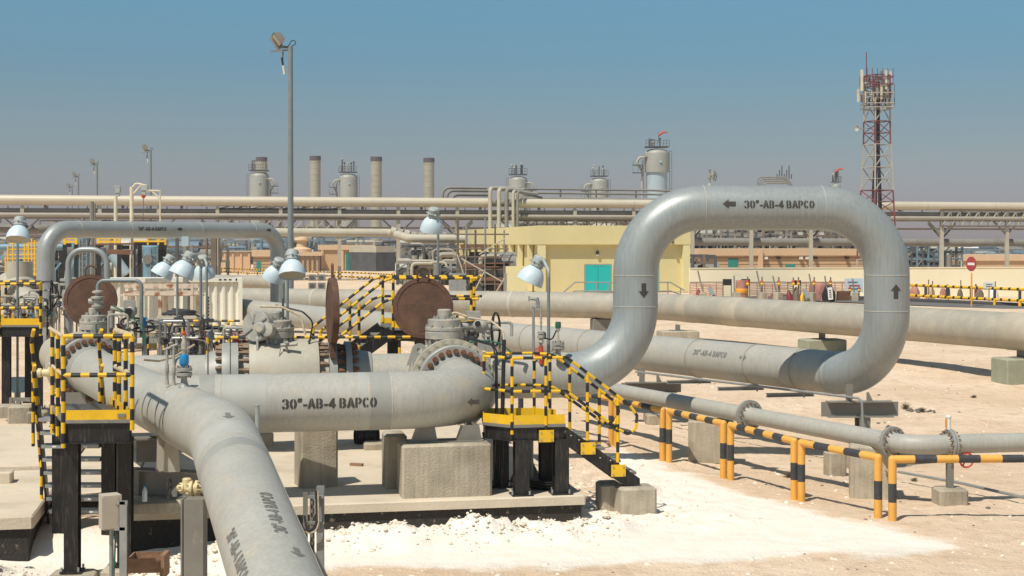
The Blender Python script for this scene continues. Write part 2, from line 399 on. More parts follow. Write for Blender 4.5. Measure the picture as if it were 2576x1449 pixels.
def on_pipe(root, cells, p, t, n, r, m='stencil', name='lettering', sx=1.0):
    """wrap painted cells round a pipe: p on the axis, t reading direction (unit, along the axis) or text turned; n outward at the text centre"""
    mb = MB(); t = Vector(t).normalized(); n = Vector(n); n = (n - t * n.dot(t)).normalized(); b = n.cross(t); p = Vector(p); rr = r + 0.003
    for x, y, g in cells:
        vs = []; x *= sx
        for dx, dy in ((0, 0), (g * sx, 0), (g * sx, g), (0, g)):
            a = (y + dy) / rr; vs.append(p + t * (x + dx) + (n * math.cos(a) + b * math.sin(a)) * rr)
        mb.add(vs, [(0, 1, 2, 3)], m)
    return mb.build(name, root, None)
def weld(root, p, t, r, w=0.012):
    mb = MB(); t = Vector(t).normalized(); p = Vector(p)
    mb.lathe([(r - .004, -w), (r + 0.006, -w * .5), (r + 0.006, w * .5), (r - .004, w)], p, t, 'weld', 40)
    return mb.build('weld_seam', root)

# ------------------------------------------------------------------ terrain
SO = K(894, 194.6, 0.26)      # a point on the front top edge of the valve slab
def slab_uv(x, y):
    d = Vector((x, y, 0)) - Vector((SO.x, SO.y, 0)); return d.dot(U), d.dot(V)
def sstep(a, b, t):
    t = max(0, min(1, (t - a) / (b - a))); return t * t * (3 - 2 * t)
def zg(x, y, fine=False):
    z = -0.04
    z += -0.26 * math.exp(-(((x - 7) / 4.5) ** 2 + ((y - 26) / 4.5) ** 2))
    z += 0.34 * sstep(30, 42, y) * sstep(2, 8, x) * (1 - sstep(60, 80, y))
    z += 0.20 * sstep(44, 70, y)
    z -= 0.50 * math.exp(-(((x + 5.0) / 1.7) ** 2 + ((y - 16.2) / 1.6) ** 2))
    if fine:
        u, v = slab_uv(x, y)
        nn = noise.noise(Vector((x * 1.3, y * 1.3, 0))); n2 = noise.noise(Vector((x * 5, y * 5, 3))); n3 = noise.noise(Vector((x * 13, y * 13, 7)))
        if y < 45: z += 0.035 * noise.noise(Vector((x * .5, y * .5, 9))) + 0.012 * n2 + 0.008 * n3 + 0.03 * max(0, nn - .15)
        if -11 < u < 3.6 and -3 < v < 1:
            m_ = math.exp(-((v + 0.95 + 0.25 * nn) / 0.42) ** 2); m_ *= sstep(3.6, 2.9, u) * (1 - .9 * math.exp(-((u + 3.4) / .9) ** 2))
            z += m_ * (0.15 + 0.15 * nn + 0.12 * n2 + 0.06 * n3)
            z -= 0.10 * math.exp(-((v + 0.15) / 0.3) ** 2) * sstep(3.5, 3.0, u)
        if 2.9 < u < 6 and -1 < v < 5:     # loose rubble beside the slab end
            z += (0.07 * max(0, nn + .3) + 0.06 * max(0, n2)) * sstep(2.9, 3.3, u) * sstep(6, 4.5, u)
    return z
def path_mask(x, y):
    # compacted white gypsum track in front of the valve slab
    pts = [(700, 1440), (860, 1415), (1150, 1425), (1600, 1412), (2060, 1395), (2380, 1380), (2440, 1366), (2300, 1335), (1960, 1250), (1700, 1170), (1560, 1110), (1500, 1150), (1560, 1210), (1650, 1238), (1490, 1250), (1480, 1262), (840, 1285), (400, 1300), (-200, 1320), (-300, 1380), (150, 1390), (420, 1400)]
    if y < 3: return 0
    k = F / y; px = HX + x * k; py = HY + HC * k
    inside = False; j = len(pts) - 1; dm = 1e9
    for i in range(len(pts)):
        xi, yi = pts[i]; xj, yj = pts[j]
        if (yi > py) != (yj > py) and px < (xj - xi) * (py - yi) / (yj - yi) + xi: inside = not inside
        dm = min(dm, sd(px, py * 1.0, pts[i], pts[j])); j = i
    return 0.5 + (0.5 if inside else -0.5) * min(1, dm / 30)
def axis_vals(lo, hi, st, far_lo, far_hi, g=1.13):
    a = []; x = lo
    while x <= hi: a.append(x); x += st
    s_ = st; x = a[-1]
    while x < far_hi: s_ *= g; x += s_; a.append(x)
    s_ = st; x = a[0]; b = []
    while x > far_lo: s_ *= g; x -= s_; b.append(x)
    return list(reversed(b)) + a
def make_ground():
    xs = axis_vals(-10, 13, 0.07, -3000, 3000); ys = axis_vals(11, 31, 0.08, -20, 4500)
    vs = []; col = []
    for y in ys:
        for x in xs:
            fine = y < 60 and -30 < x < 40
            vs.append((x, y, zg(x, y, fine)))
            col.append(path_mask(x, y) if (y < 32 and -14 < x < 16) else 0.0)
    nx = len(xs); fs = [(j * nx + i, j * nx + i + 1, (j + 1) * nx + i + 1, (j + 1) * nx + i) for j in range(len(ys) - 1) for i in range(nx - 1)]
    me = bpy.data.meshes.new('ground'); me.from_pydata(vs, [], fs)
    at = me.attributes.new('gypsum', 'FLOAT', 'POINT'); at.data.foreach_set('value', col)
    me.polygons.foreach_set('use_smooth', [True] * len(fs)); me.update()
    m = bpy.data.materials.new('sand'); m.use_nodes = True; n = m.node_tree; b = n.nodes['Principled BSDF']; b.inputs['Roughness'].default_value = 0.95
    b.inputs['Specular IOR Level'].default_value = 0.15
    t = n.nodes.new('ShaderNodeTexCoord')
    def nz(s, d=8, r=.6):
        q = n.nodes.new('ShaderNodeTexNoise'); q.inputs['Scale'].default_value = s; q.inputs['Detail'].default_value = d; q.inputs['Roughness'].default_value = r
        n.links.new(t.outputs['Object'], q.inputs[0]); return q
    def mixc(fac, a, b_):
        q = n.nodes.new('ShaderNodeMix'); q.data_type = 'RGBA'
        n.links.new(fac, q.inputs[0])
        for i, v in ((6, a), (7, b_)):
            if isinstance(v, tuple): q.inputs[i].default_value = (*v, 1)
            else: n.links.new(v, q.inputs[i])
        return q.outputs[2]
    def rng(src, lo, hi, a=0., b_=1.):
        q = n.nodes.new('ShaderNodeMapRange'); q.inputs[1].default_value = lo; q.inputs[2].default_value = hi; q.inputs[3].default_value = a; q.inputs[4].default_value = b_
        n.links.new(src, q.inputs[0]); return q.outputs[0]
    a1 = nz(0.35); a2 = nz(3.0); a3 = nz(22.0); a4 = nz(0.8)
    sand = mixc(rng(a1.outputs[0], .38, .62), (0.70, 0.52, 0.355), (0.81, 0.635, 0.465))
    sand = mixc(rng(a2.outputs[0], .50, .75), sand, (0.60, 0.435, 0.295))
    sand = mixc(rng(a3.outputs[0], .60, .72), sand, (0.80, 0.68, 0.54))
    vor = n.nodes.new('ShaderNodeTexVoronoi'); vor.inputs['Scale'].default_value = 9
    n.links.new(t.outputs['Object'], vor.inputs[0])
    sand = mixc(rng(vor.outputs[0], .10, .05), sand, (0.36, 0.27, 0.19))
    white = mixc(rng(a2.outputs[0], .35, .7), (0.85, 0.78, 0.69), (0.80, 0.71, 0.60))
    at_ = n.nodes.new('ShaderNodeAttribute'); at_.attribute_name = 'gypsum'
    sm = n.nodes.new('ShaderNodeMath'); sm.operation = 'ADD'; n.links.new(at_.outputs['Fac'], sm.inputs[0])
    n.links.new(rng(a4.outputs[0], .3, .7, -.28, .28), sm.inputs[1])
    fin = mixc(rng(sm.outputs[0], .40, .62), sand, white)
    n.links.new(fin, b.inputs['Base Color'])
    h = n.nodes.new('ShaderNodeMath'); h.operation = 'MULTIPLY_ADD'; n.links.new(a2.outputs[0], h.inputs[0]); h.inputs[1].default_value = 2.0; n.links.new(a3.outputs[0], h.inputs[2])
    hm = n.nodes.new('ShaderNodeMath'); hm.operation = 'MULTIPLY'; n.links.new(h.outputs[0], hm.inputs[0]); n.links.new(rng(at_.outputs['Fac'], .3, .8, 1., .35), hm.inputs[1])
    bp = n.nodes.new('ShaderNodeBump'); bp.inputs['Strength'].default_value = .8; bp.inputs['Distance'].default_value = .06
    n.links.new(hm.outputs[0], bp.inputs['Height']); n.links.new(bp.outputs[0], b.inputs['Normal'])
    me.materials.append(m)
    o = bpy.data.objects.new('ground', me); C.objects.link(o); o['kind'] = 'structure'; return o
make_ground()

# ------------------------------------------------------------------ valve slab and other ground works
def slab_piece(u0, u1, v0, v1, top, th, name, label=None, bev=0.02):
    c = Vector((SO.x, SO.y, 0)) + U * (u0 + u1) / 2 + V * (v0 + v1) / 2
    mb = MB(); mb.cbox(Vector((c.x, c.y, top - th)), u1 - u0, v1 - v0, th, 'slab', GA, bev)
    mb.cbox(Vector((c.x, c.y, -0.5)), u1 - u0 - 0.10, v1 - v0 - 0.10, top - th + 0.5, 'bitumen', GA, 0.01)
    o = mb.build(name, None, 30); tag(o, kind='structure'); return o
slab_piece(-2.9, 3.07, 0, 7.6, 0.26, 0.13, 'floor_slab')
slab_piece(-3.95, -2.92, 1.5, 7.6, 0.26, 0.13, 'floor_slab')
slab_piece(-9.5, -3.97, -0.12, 3.6, 0.26, 0.16, 'floor_slab')
slab_piece(-9.5, -3.97, 3.62, 8.6, 0.33, 0.2, 'floor_slab')
def kerb(u0, u1, v, w, h, label):
    c = Vector((SO.x, SO.y, 0)) + U * (u0 + u1) / 2 + V * v
    mb = MB(); mb.cbox(Vector((c.x, c.y, 0.262)), u1 - u0, w, h, 'slab', GA, 0.02)
    o = mb.build('kerb'); return tag(o, label, 'kerb')
kerb(-9.5, -4.6, 2.55, 0.30, 0.16, 'low concrete kerb across the left slab, nearer of the two')
kerb(-9.5, -5.2, 3.35, 0.30, 0.22, 'low concrete kerb across the left slab, farther of the two')
kerb(-3.6, -0.9, 5.6, 0.25, 0.20, 'low concrete kerb on the slab behind the front pipe')

# ------------------------------------------------------------------ big pipes
PR = 0.381
def pipe(name, pts, r, m, label, cat, bend=1.143, n=44, group=None, nseg=12):
    t = thing(name, pts[0], label, cat, group)
    mb = MB(); path = fil(pts, bend, nseg); mb.tube(path, r, m, n); mb.build('pipe', t, 60)
    return t
AX = 1.457
# front S pipe coming towards the camera
s0 = K(225, 147, AX); s1 = K(560, 224, AX); s2 = Vector((-2.06, 12.3, 0.73))
s3 = s2 + (s2 - s1).normalized() * 3.2
# leave the valve flange square-on then bend towards the camera
s_dir1 = (s1 - s0).normalized(); s_dir2 = (s2 - s1).normalized()
sp_ = thing('pipeline', (s1.x, s1.y, 0), 'thick grey pipe curving from the left valve to the bottom edge of the picture', 'pipeline')
mb = MB(); mb.tube(fil([s0 - s_dir1 * 0.15, s1, s3], 3.2, 18), PR, 'pipe_paint', 56); mb.build('pipe', sp_, 60)
for q in (s1 - s_dir1 * 1.9, s1 - s_dir1 * 0.55, s1 + s_dir2 * 0.62, s1 + s_dir2 * 1.05):
    dd = s_dir1 if (q - s1).dot(s_dir1) < 0 else s_dir2
    if (q - s1).length > 0.7: weld(sp_, q, dd, PR)
weld(sp_, s0 + s_dir1 * 0.55, s_dir1, PR)
camv = lambda p: (Vector((0, 0, HC)) - p).normalized()
p = s1 + s_dir2 * 3.0
sdn = s_dir2; n_up = Vector((0, 0, 1)); n_up = (n_up - sdn * n_up.dot(sdn)).normalized(); sidew = n_up.cross(sdn)   # to the pipe's left or right
if sidew.x < 0: sidew = -sidew
nr = (n_up * 0.985 + sidew * 0.17).normalized()
on_pipe(sp_, letter_cells('30"-AB-4 BAPCO', 0.122), s1 + s_dir2 * 3.38, -s_dir2, nr, PR, 'stencil_faded')
on_pipe(sp_, arrow_cells(0.20), s1 + s_dir2 * 4.28, s_dir2, (n_up * 0.93 + sidew * 0.36), PR, 'stencil_faded', 'arrow_mark')
nl = (n_up * 0.55 - sidew * 0.83).normalized()
on_pipe(sp_, letter_cells('30"-AB-4 BAPCO', 0.125), s1 + s_dir2 * 3.9, s_dir2, nl, PR, 'stencil_faded')
mb = MB(); tmp = []
# longitudinal seam along the last leg
ns = (n_up * 0.30 + sidew * 0.95).normalized()
mb.tube([s1 + s_dir2 * 1.1 + ns * (PR + .001), s1 + s_dir2 * 5.5 + ns * (PR + .001)], 0.008, 'weld', 6); mb.build('weld_seam', sp_)
on_pipe(sp_, arrow_cells(0.21), s1 + s_dir2 * 0.48, s_dir2, n_up, PR, 'stencil_faded', 'arrow_mark')

# front horizontal pipe
f0 = K(1146, 166, AX + .05); f1 = Vector((-0.40, 19.14, 1.525)); f2 = f1 - U * 4.25
fp = thing('pipeline', (f1.x, f1.y, 0), 'thick grey lettered pipe lying level across the front above concrete blocks', 'pipeline')
mb = MB(); mb.tube(fil([f0, f1, f2], 1.143, 16), PR, 'pipe_paint', 56); mb.build('pipe', fp, 60)
for s_ in (1.25, 3.45): weld(fp, f1 - U * s_, U, PR)
on_pipe(fp, letter_cells('30"-AB-4 BAPCO', 0.132), f1 - U * 2.06, U, -V + Z * .06, PR, sx=1.13)
on_pipe(fp, arrow_cells(0.165), f1 - U * 1.16 + U*.98, -U, -V, PR + 0.0, 'stencil', 'arrow_mark')
def band(root, c, t_, L_, r, m):
    w_ = MB(); w_.lathe([(r - .004, -L_), (r + .0018, -L_ + .004), (r + .0018, L_ - .004), (r - .004, L_)], c, t_, m, 56); return w_.build('coating_band', root)
band(fp, f1 - U * 1.40, U, .14, PR, 'coating_dark'); band(fp, f1 - U * 1.62, U, .05, PR, 'coating'); band(fp, f1 - U * 3.15, U, .28, PR, 'coating'); band(fp, f1 - U * 3.62, U, .10, PR, 'coating_dark')
band(sp_, s1 + s_dir2 * .83, s_dir2, .20, PR, 'coating'); band(sp_, s1 + s_dir2 * 1.35, s_dir2, .12, PR, 'coating_dark'); band(sp_, s1 - s_dir1 * 1.7, s_dir1, .12, PR, 'coating')
mb = MB(); rn_ = random.Random(2)
for (s_, a0) in ((3.05, .55), (2.55, .75), (1.75, .5), (.3, .85)):      # thin dribbled stains on the level pipe
    pp = []; aa = a0
    for k in range(14): s_ -= rn_.uniform(-.005, .05); aa -= rn_.uniform(-.02, .05); pp.append(f1 - U * s_ + (-V * math.cos(aa) + Z * math.sin(aa)) * (PR + .0015))
    mb.tube(pp, .0035, 'coating_dark' if s_ > 1 else 'rack_light', 4)
pass
# header and tall expansion loop
h0 = Vector((-6.2, 22.55, AX)); h1 = Vector((2.1, 24.2, 1.40)); h2 = Vector((2.1, 24.2, 4.225)); h3 = Vector((6.43, 24.4, 4.225)); h4 = Vector((6.43, 24.4, 1.31))
h5 = Vector((-7.2, 47.0, 1.25)); h6 = Vector((-16, 62.0, 1.25))
hp = thing('pipeline', (2.1, 24.2, 0), 'silvery pipe rising into the tall square loop on the right and running behind the valves', 'pipeline')
pts = [h0, h1, h2, h3, h4, h5, h6]
mb = MB()
path = fil(pts[:6], 1.143, 14) + [h6]
# the elbow and upright part is freshly painted, the rest is dusty
mb.tube(fil([h0, h1 - U * 1.2], 1), PR, 'pipe_paint', 56); mb.build('pipe', hp, 60)
mb = MB(); dback = (h5 - h4).normalized(); mb.tube(fil([h1 - U * 1.25, h1, h2, h3, h4, h4 + dback * 1.3], 1.143, 16), PR, 'loop_paint', 64); mb.build('pipe_loop', hp, 60)
mb = MB(); mb.tube([h4 + dback * 1.28, h5, h6], PR, 'pipe_paint', 48); mb.build('pipe', hp, 60)
for q, dd in ((h1 - U * 1.25, U), (h1 + Z * 1.15, Z), (h2 - Z * 1.15, Z), (h2 + Vector((1.15, 0.05, 0)), Vector((1, .046, 0))), (h3 - Vector((1.15, 0.05, 0)), Vector((1, .046, 0))), (h3 - Z * 1.15, Z), (h4 + Z * 1.15, Z), (h4 + dback * 1.2, dback)):
    weld(hp, q, dd, PR, 0.009)
for s_ in (2.05, 3.35, 5.1, 7.2, 9.0, 11.5, 14.0, 17.5):
    w_ = MB(); c_ = h4 + dback * s_; w_.lathe([(PR, -.02), (PR + .012, -.02), (PR + .012, .02), (PR, .02)], c_, dback, 'line_paint', 40)
    w_.bar(c_ - Z * (PR - 0.02) - V * 0.0, c_ - Z * (PR + 0.14), 0.03, 0.03, 'galv'); w_.build('pipe_band', hp)
lt = Vector((1, .046, 0)).normalized(); nf = Vector((0.046, -1, 0))
on_pipe(hp, letter_cells('30"-AB-4 BAPCO', 0.135), h2 + lt * 2.39, lt, nf + Z * 0.13, PR, sx=1.08)
on_pipe(hp, arrow_cells(0.225), h2 + lt * 1.54, -lt, nf + Z * 0.15, PR, 'stencil', 'arrow_mark')
on_pipe(hp, arrow_cells(0.25), Vector((2.1, 24.2, 2.83)), -Z, Vector((0.30, -1, 0)), PR, 'stencil', 'arrow_mark')
on_pipe(hp, arrow_cells(0.25), Vector((6.43, 24.4, 2.80)), Z, Vector((0.15, -1, 0)), PR, 'stencil', 'arrow_mark')
nb = Vector((-dback.y, dback.x, 0)); nb = nb if nb.y < 0 else -nb
on_pipe(hp, letter_cells('30"-AB-4 BAPCO', 0.125), h4 + dback * 4.35, -dback, nb + Z * 0.45, PR, 'stencil_faded')
on_pipe(hp, arrow_cells(0.2), h4 + dback * 3.35, -dback, nb + Z * 0.40, PR, 'stencil_faded', 'arrow_mark')
# little vent valve with handwheel on top of the loop
t = thing('vent_valve', K(1785, 147, 4.60), 'small weathered vent valve with a handwheel on top of the tall pipe loop', 'valve')
b_ = K(1785, 147.2, 4.60)
mb = MB(); mb.lathe([(.05, 0), (.035, .03), (.018, .05), (.018, .12), (.03, .13), (.03, .19), (.015, .2), (.015, .26), (.022, .27), (.022, .29), (0, .3)], b_, Z, 'rack_mid', 14)
mb.cyl(b_ + Z * .16, b_ + Z * .16 + vec(.07, 0, .03), .014, 'rack_mid', 8); mb.build('body', t)
mb = MB(); hc = b_ + vec(.085, 0, .17); hx = Vector((.85, -.5, .1)); mb.torus(hc, hx, .085, .009, 'rack_mid', 20, 6)
a_ = Z; 
for k in range(3):
    w_ = math.pi * k / 3; dv = Vector((hx.y * math.cos(w_), -hx.x * math.cos(w_), math.sin(w_))).normalized() * .083; mb.tube([hc - dv, hc + dv], .005, 'rack_mid', 5)
mb.build('handwheel', t)
# far big pipeline passing behind
ga = [K(400, 60.2, 1.36), K(1475, 69.3, 1.40), K(1660, 70.9, 1.40), K(2576, 100, 1.40)]
ga.append(ga[-1] + (ga[-1] - ga[-2]) * 0.25)
gp = thing('pipeline', (ga[2].x, ga[2].y, 0), 'dusty beige pipeline crossing behind the loop from the container to the right edge', 'pipeline')
mb = MB(); mb.tube(fil([ga[0], ga[2], ga[4]], 2.5, 10), 0.47, 'line_paint', 40); mb.build('pipe', gp, 60)
for f_ in (0.35, .74): 
    c_ = ga[0].lerp(ga[2], f_); w_ = MB(); w_.lathe([(.47, -.06), (.484, -.05), (.484, .05), (.47, .06)], c_, ga[2] - ga[0], 'weld', 36); w_.build('weld_seam', gp)
for f_, L_ in ((.09, .3), (.22, .45), (.80, .5)):
    dd_ = (ga[4] - ga[2]).normalized(); c_ = ga[2].lerp(ga[4], f_); w_ = MB(); w_.lathe([(.47, -L_), (.482, -L_ + .02), (.482, L_ - .02), (.47, L_)], c_, dd_, 'wrap', 40); w_.build('tape_wrap', gp)
# short pipeline beyond the container
t = thing('pipeline', K(650, 43, 0), 'short stretch of grey pipeline beyond the right end of the white container', 'pipeline')
mb = MB(); mb.tube(fil([K(480, 41.5, 1.41), K(704, 43.5, 1.41), K(704, 43.5, 0.1)], .8), PR, 'line_paint', 32); mb.build('pipe', t, 60)
# far left loop
l0 = K(115, 78.6, 0.1); l1 = K(114, 78.6, 4.09); l2 = K(699, 67, 4.12); l3 = K(699, 67, 0.9)
dl = (l2 - l1).normalized()
t = thing('pipeline', (l1.x, l1.y, 0), 'long low grey pipe loop on the left behind the rusty disc, above the blue vessels', 'pipeline')
mb = MB(); mb.tube(fil([l0, l1, l2, l3], .85, 12), 0.285, 'loop_paint', 40); mb.build('pipe', t, 60)
for f_ in (.12, .32, .62, .87): weld(t, l1.lerp(l2, f_), dl, .285, .012)
nn_ = vec(dl.y, -dl.x, 0)
on_pipe(t, letter_cells('30"-AB-4-BAPCO', 0.14), l1 + dl * (l2 - l1).length * 0.40, dl, nn_ + Z * .1, .285, 'stencil')
on_pipe(t, arrow_cells(0.22), l1 + dl * (l2 - l1).length * 0.517, dl, nn_ + Z * .1, .285, 'stencil', 'arrow_mark')
on_pipe(t, arrow_cells(0.22), l1 + dl * (l2 - l1).length * 0.93, dl, nn_ + Z * .05, .285, 'stencil', 'arrow_mark')
# narrow flanged line on the right
ff = [K(1530, 128, .76), K(1885, 150, .755), K(2245, 175, .76), K(2330, 181, .75), K(2700, 177, .74)]
d1_ = (ff[2] - ff[0]).normalized(); d2_ = (ff[4] - ff[3]).normalized()
cr = ff[0] + d1_ * ((ff[2] - ff[0]).length + 0.36); ff[4] = cr + d2_ * 3
np_ = thing('pipeline', (ff[2].x, ff[2].y, 0), 'narrow grey flanged pipe running past the barriers and bending along the right edge', 'pipeline')
r10 = 0.137
mb = MB(); mb.tube(fil([ff[0] - d1_ * 1.5, cr, cr + d2_ * 3], .42, 10), r10, 'pipe_paint', 32); mb.build('pipe', np_, 60)
def bolt_mesh(r, l, m):
    mb = MB(); mb.cyl(vec(0, 0, 0), vec(0, 0, l * .6), r, m, 6); mb.cyl(vec(0, 0, l * .6), vec(0, 0, l), r * .62, m, 8)
    me_o = mb.build('bolt', at=(0, 0, 0)); me = me_o.data; bpy.data.objects.remove(me_o); return me
def bolts(parent, c, ax, R_, n, me, a0=0.0):
    root = parent
    while root.parent: root = root.parent
    ax = Vector(ax).normalized(); ref = Z if abs(ax.z) < .9 else vec(1, 0, 0); a = (ref - ax * ref.dot(ax)).normalized(); b = ax.cross(a); qt = ax.to_track_quat('Z', 'Y').to_euler()
    for k in range(n):
        w_ = 2 * math.pi * (k + a0) / n
        o = bpy.data.objects.new('bolt', me); C.objects.link(o); o.parent = parent
        o.location = c + (a * math.cos(w_) + b * math.sin(w_)) * R_ - root.location; o.rotation_euler = qt
BM_small = bolt_mesh(.016, .05, 'bolt')
def flange_pair(root, c, ax, r, R_, th, n, bm, m='flange_grey', nut=True):
    ax = Vector(ax).normalized(); mb = MB()
    mb.lathe([(r, -th * 1.9), (r * 1.12, -th * 1.1), (R_, -th), (R_, -.006), (R_ * .86, -.005), (R_ * .86, .005), (R_, .006), (R_, th), (r * 1.12, th * 1.1), (r, th * 1.9)], c, ax, m, 40)
    f = mb.build('flange', root)
    bolts(f, c + ax * th, ax, (R_ + r * 1.1) / 2, n, bm); bolts(f, c - ax * th, -ax, (R_ + r * 1.1) / 2, n, bm)
    return f
tpar = ff[0]; kx = (1885 - HX) / F; tt_ = (kx * tpar.y - tpar.x) / (d1_.x - kx * d1_.y); ff[1] = tpar + d1_ * tt_
flange_pair(np_, ff[1], d1_, r10, .255, .03, 16, BM_small)
flange_pair(np_, ff[2], d1_, r10, .225, .03, 16, BM_small)
flange_pair(np_, cr + d2_ * 0.62, d2_, r10, .215, .035, 16, BM_small)
t = thing('marker_post', K(2381, 178, .98), 'white capped yellow marker standing on the flange of the narrow pipe', 'marker')
b_ = cr + d2_ * .60 + Z * .21
mb = MB(); mb.cyl(b_, b_ + Z * .17, .035, 'white_paint', 12); mb.lathe([(.042, .17), (.042, .19), (0, .21)], b_, Z, 'white_paint', 12); mb.build('post', t)
mb = MB(); mb.box(b_ + vec(-.037, -.01, .09), .012, .05, .13, 'orange', 0); mb.build('reflector', t)

# ------------------------------------------------------------------ concrete blocks and saddles
def block(c, sx, sy, sz, label, rz=GA, name='concrete_block', m='concrete', group=None, ch=.03):
    mb = MB(); mb.cbox(c, sx, sy, sz, m, rz, ch); o = mb.build(name, at=c); return tag(o, label, 'concrete block', group)
bb = K(1126, 190.7, .26)
block(bb + V * .33 + U * .0, 1.2, .62, .70, 'broad concrete pedestal under the rounded end of the front pipe')
block(K(1003, 187, .26) + V * .55, .30, .5, .74, 'narrow concrete pedestal tucked behind the left side of the broad pedestal')
block(K(797, 183, .26) + V * .2, .52, .48, .83, 'tall concrete pedestal standing on the slab under the middle of the front pipe', R(20))
t = thing('pipe_saddle', bb + vec(0, .3, .7), 'pair of grey steel saddle plates on the broad concrete pedestal', 'pipe support')
for s_, x_ in ((1, -.27), (2, .33)):
    mb = MB(); c_ = bb + V * .22 + U * x_ + Z * .70
    mb.prism([c_ - U * .20, c_ + U * .17, c_ + U * .13 + Z * .22, c_ - U * .12 + Z * .22], .02, 'steel_grey', V); mb.build('saddle_plate', t)
mb = MB(); mb.box(bb + V * .33 + Z * .71, 1.0, .3, .02, 'steel_grey'); mb.build('base_plate', t)
t = thing('pipe_support', K(797, 183, 1.02), 'low grey steel shoe between the front pipe and the tall pedestal', 'pipe support')
mb = MB(); c_ = K(797, 183, 1.09) + V * .2; c_.x -= .0; mb.box(c_ + Z * .03, .34, .2, .06, 'steel_grey', R(20)); mb.build('shoe', t)
# loop supports
def loop_support(c, w, zt, hgt, label, rz=GA, legx=(0,)):
    t = thing('pipe_support', c, label, 'pipe support'); a = Vector((math.cos(rz), math.sin(rz), 0)); zb = zg(c.x, c.y)
    mb = MB(); mb.ibeam(vec(c.x, c.y, zt - hgt / 2) - a * w / 2, vec(c.x, c.y, zt - hgt / 2) + a * w / 2, hgt, .24, 'steel_grey'); 
    for k in (-1, 0, 1): mb.bar(vec(c.x, c.y, zt - hgt + .01) + a * k * w * .48, vec(c.x, c.y, zt - .01) + a * k * w * .48, .24, .02, 'steel_grey')
    mb.build('beam', t)
    for x_ in legx:
        mb = MB(); q = c + a * x_; mb.ibeam(vec(q.x, q.y, zb + .2), vec(q.x, q.y, zt - hgt), .2, .2, 'steel_grey', up=V); mb.build('leg', t)
        mb = MB(); mb.cbox(vec(q.x, q.y, zb - .3), .45, .45, .52, 'concrete', rz); mb.build('footing', t)
    for k_, hh in ((-.20, .30), (.16, .16)):
        mb = MB(); q = vec(c.x, c.y - .06, zt) + a * k_; mb.prism([q - a * .05, q + a * .06, q + a * .07 * (1 if k_ < 0 else -.2) + Z * hh, q - a * .05 + Z * hh], .02, 'steel_grey', V); mb.build('saddle_plate', t)
    return t
c_ = h4 + vec(-.02, .15, 0); loop_support(vec(c_.x - .42, c_.y - .05, 0), 1.14, .90, .27, 'grey steel beam stand under the right foot of the tall loop', R(2), (.05,))
loop_support(K(1638, 122, 0) , 1.05, .76, .22, 'grey steel beam stand beneath the rear pipe just right of the rising elbow', R(5), (.1,))
for i, (x_, y_) in enumerate(((1985, 996), (1900, 997), (1830, 975), (2010, 1010))):
    pass
for i, (s_, nm) in enumerate(((2.2, 'grey cross beam beneath the lettered rear pipe, nearest the loop foot'), (3.6, 'grey cross beam beneath the lettered rear pipe, second from the loop foot'), (5.2, 'grey cross beam beneath the lettered rear pipe, third from the loop foot'))):
    c_ = h4 + dback * s_ - Z * .50; mb = MB(); mb.ibeam(c_ - U * .62 + Z * .02, c_ + U * .30 + Z * .02, .07, .10, 'galv'); tag(mb.build('cross_beam'), nm, 'support beam')
block(vec(K(1795, 147, 0).x, K(1795, 147, 0).y + .3, -.15), .78, .55, .72, 'pale concrete block under the narrow pipe near its first flange', R(-8))
block(K(2196, 172, -.2) + vec(.02, .2, 0), .62, .62, .86, 'pale concrete block under the narrow pipe beside its bend', R(-12))
block(K(2118, 156, -.3) + vec(0, .5, 0), .3, .3, .5, 'small dark concrete stub left of the block at the pipe bend')
t = thing('pipe_stand', K(2390, 178, 0), 'slim grey post on a low concrete foot under the rightmost flange', 'pipe support')
mb = MB(); b_ = cr + d2_ * .62; b_ = vec(b_.x, b_.y, 0); mb.bar(b_ + Z * .1, b_ + Z * .52, .09, .09, 'steel_grey'); mb.build('post', t)
mb = MB(); mb.cbox(b_ - Z * .12, .42, .36, .26, 'concrete', R(4)); mb.build('foot', t)
mb = MB(); mb.box(b_ + Z * .54, .16, .12, .04, 'steel_grey', 0); mb.build('bracket', t)
for i, (x_, k_, z_) in enumerate(((1705, 76, .3), (2068, 83.5, .22), (2570, 100, .28))):
    nm = ['greenish concrete block under the far pipeline just right of the left loop leg', 'greenish concrete block under the far pipeline inside the loop', 'greenish concrete block under the far pipeline at the right edge'][i]
    c_ = K(x_, k_, 0); c_.z = zg(c_.x, c_.y) - .1
    pz = 1.40 - .47
    block(c_, 1.25, .8, pz - .18 - c_.z, nm, GA, m='olive_block' if i else 'concrete')
    t = thing('pipe_support', vec(c_.x, c_.y, pz - .18), ['short steel shoe on the block just right of the left loop leg', 'short steel shoe on the greenish block inside the loop', 'short steel shoe on the greenish block at the right edge'][i], 'pipe support')
    mb = MB(); mb.box(vec(c_.x, c_.y, pz - .17), .5, .4, .02, 'steel_grey'); mb.box(vec(c_.x, c_.y, pz - .08), .06, .36, .2, 'steel_grey'); mb.build('shoe', t)
c_ = K(1512, 69.5, 0); c_.z = .1; block(c_, .7, .5, .82, 'small dark support under the far pipeline left of the loop leg', m='steel_grey', name='pipe_support')

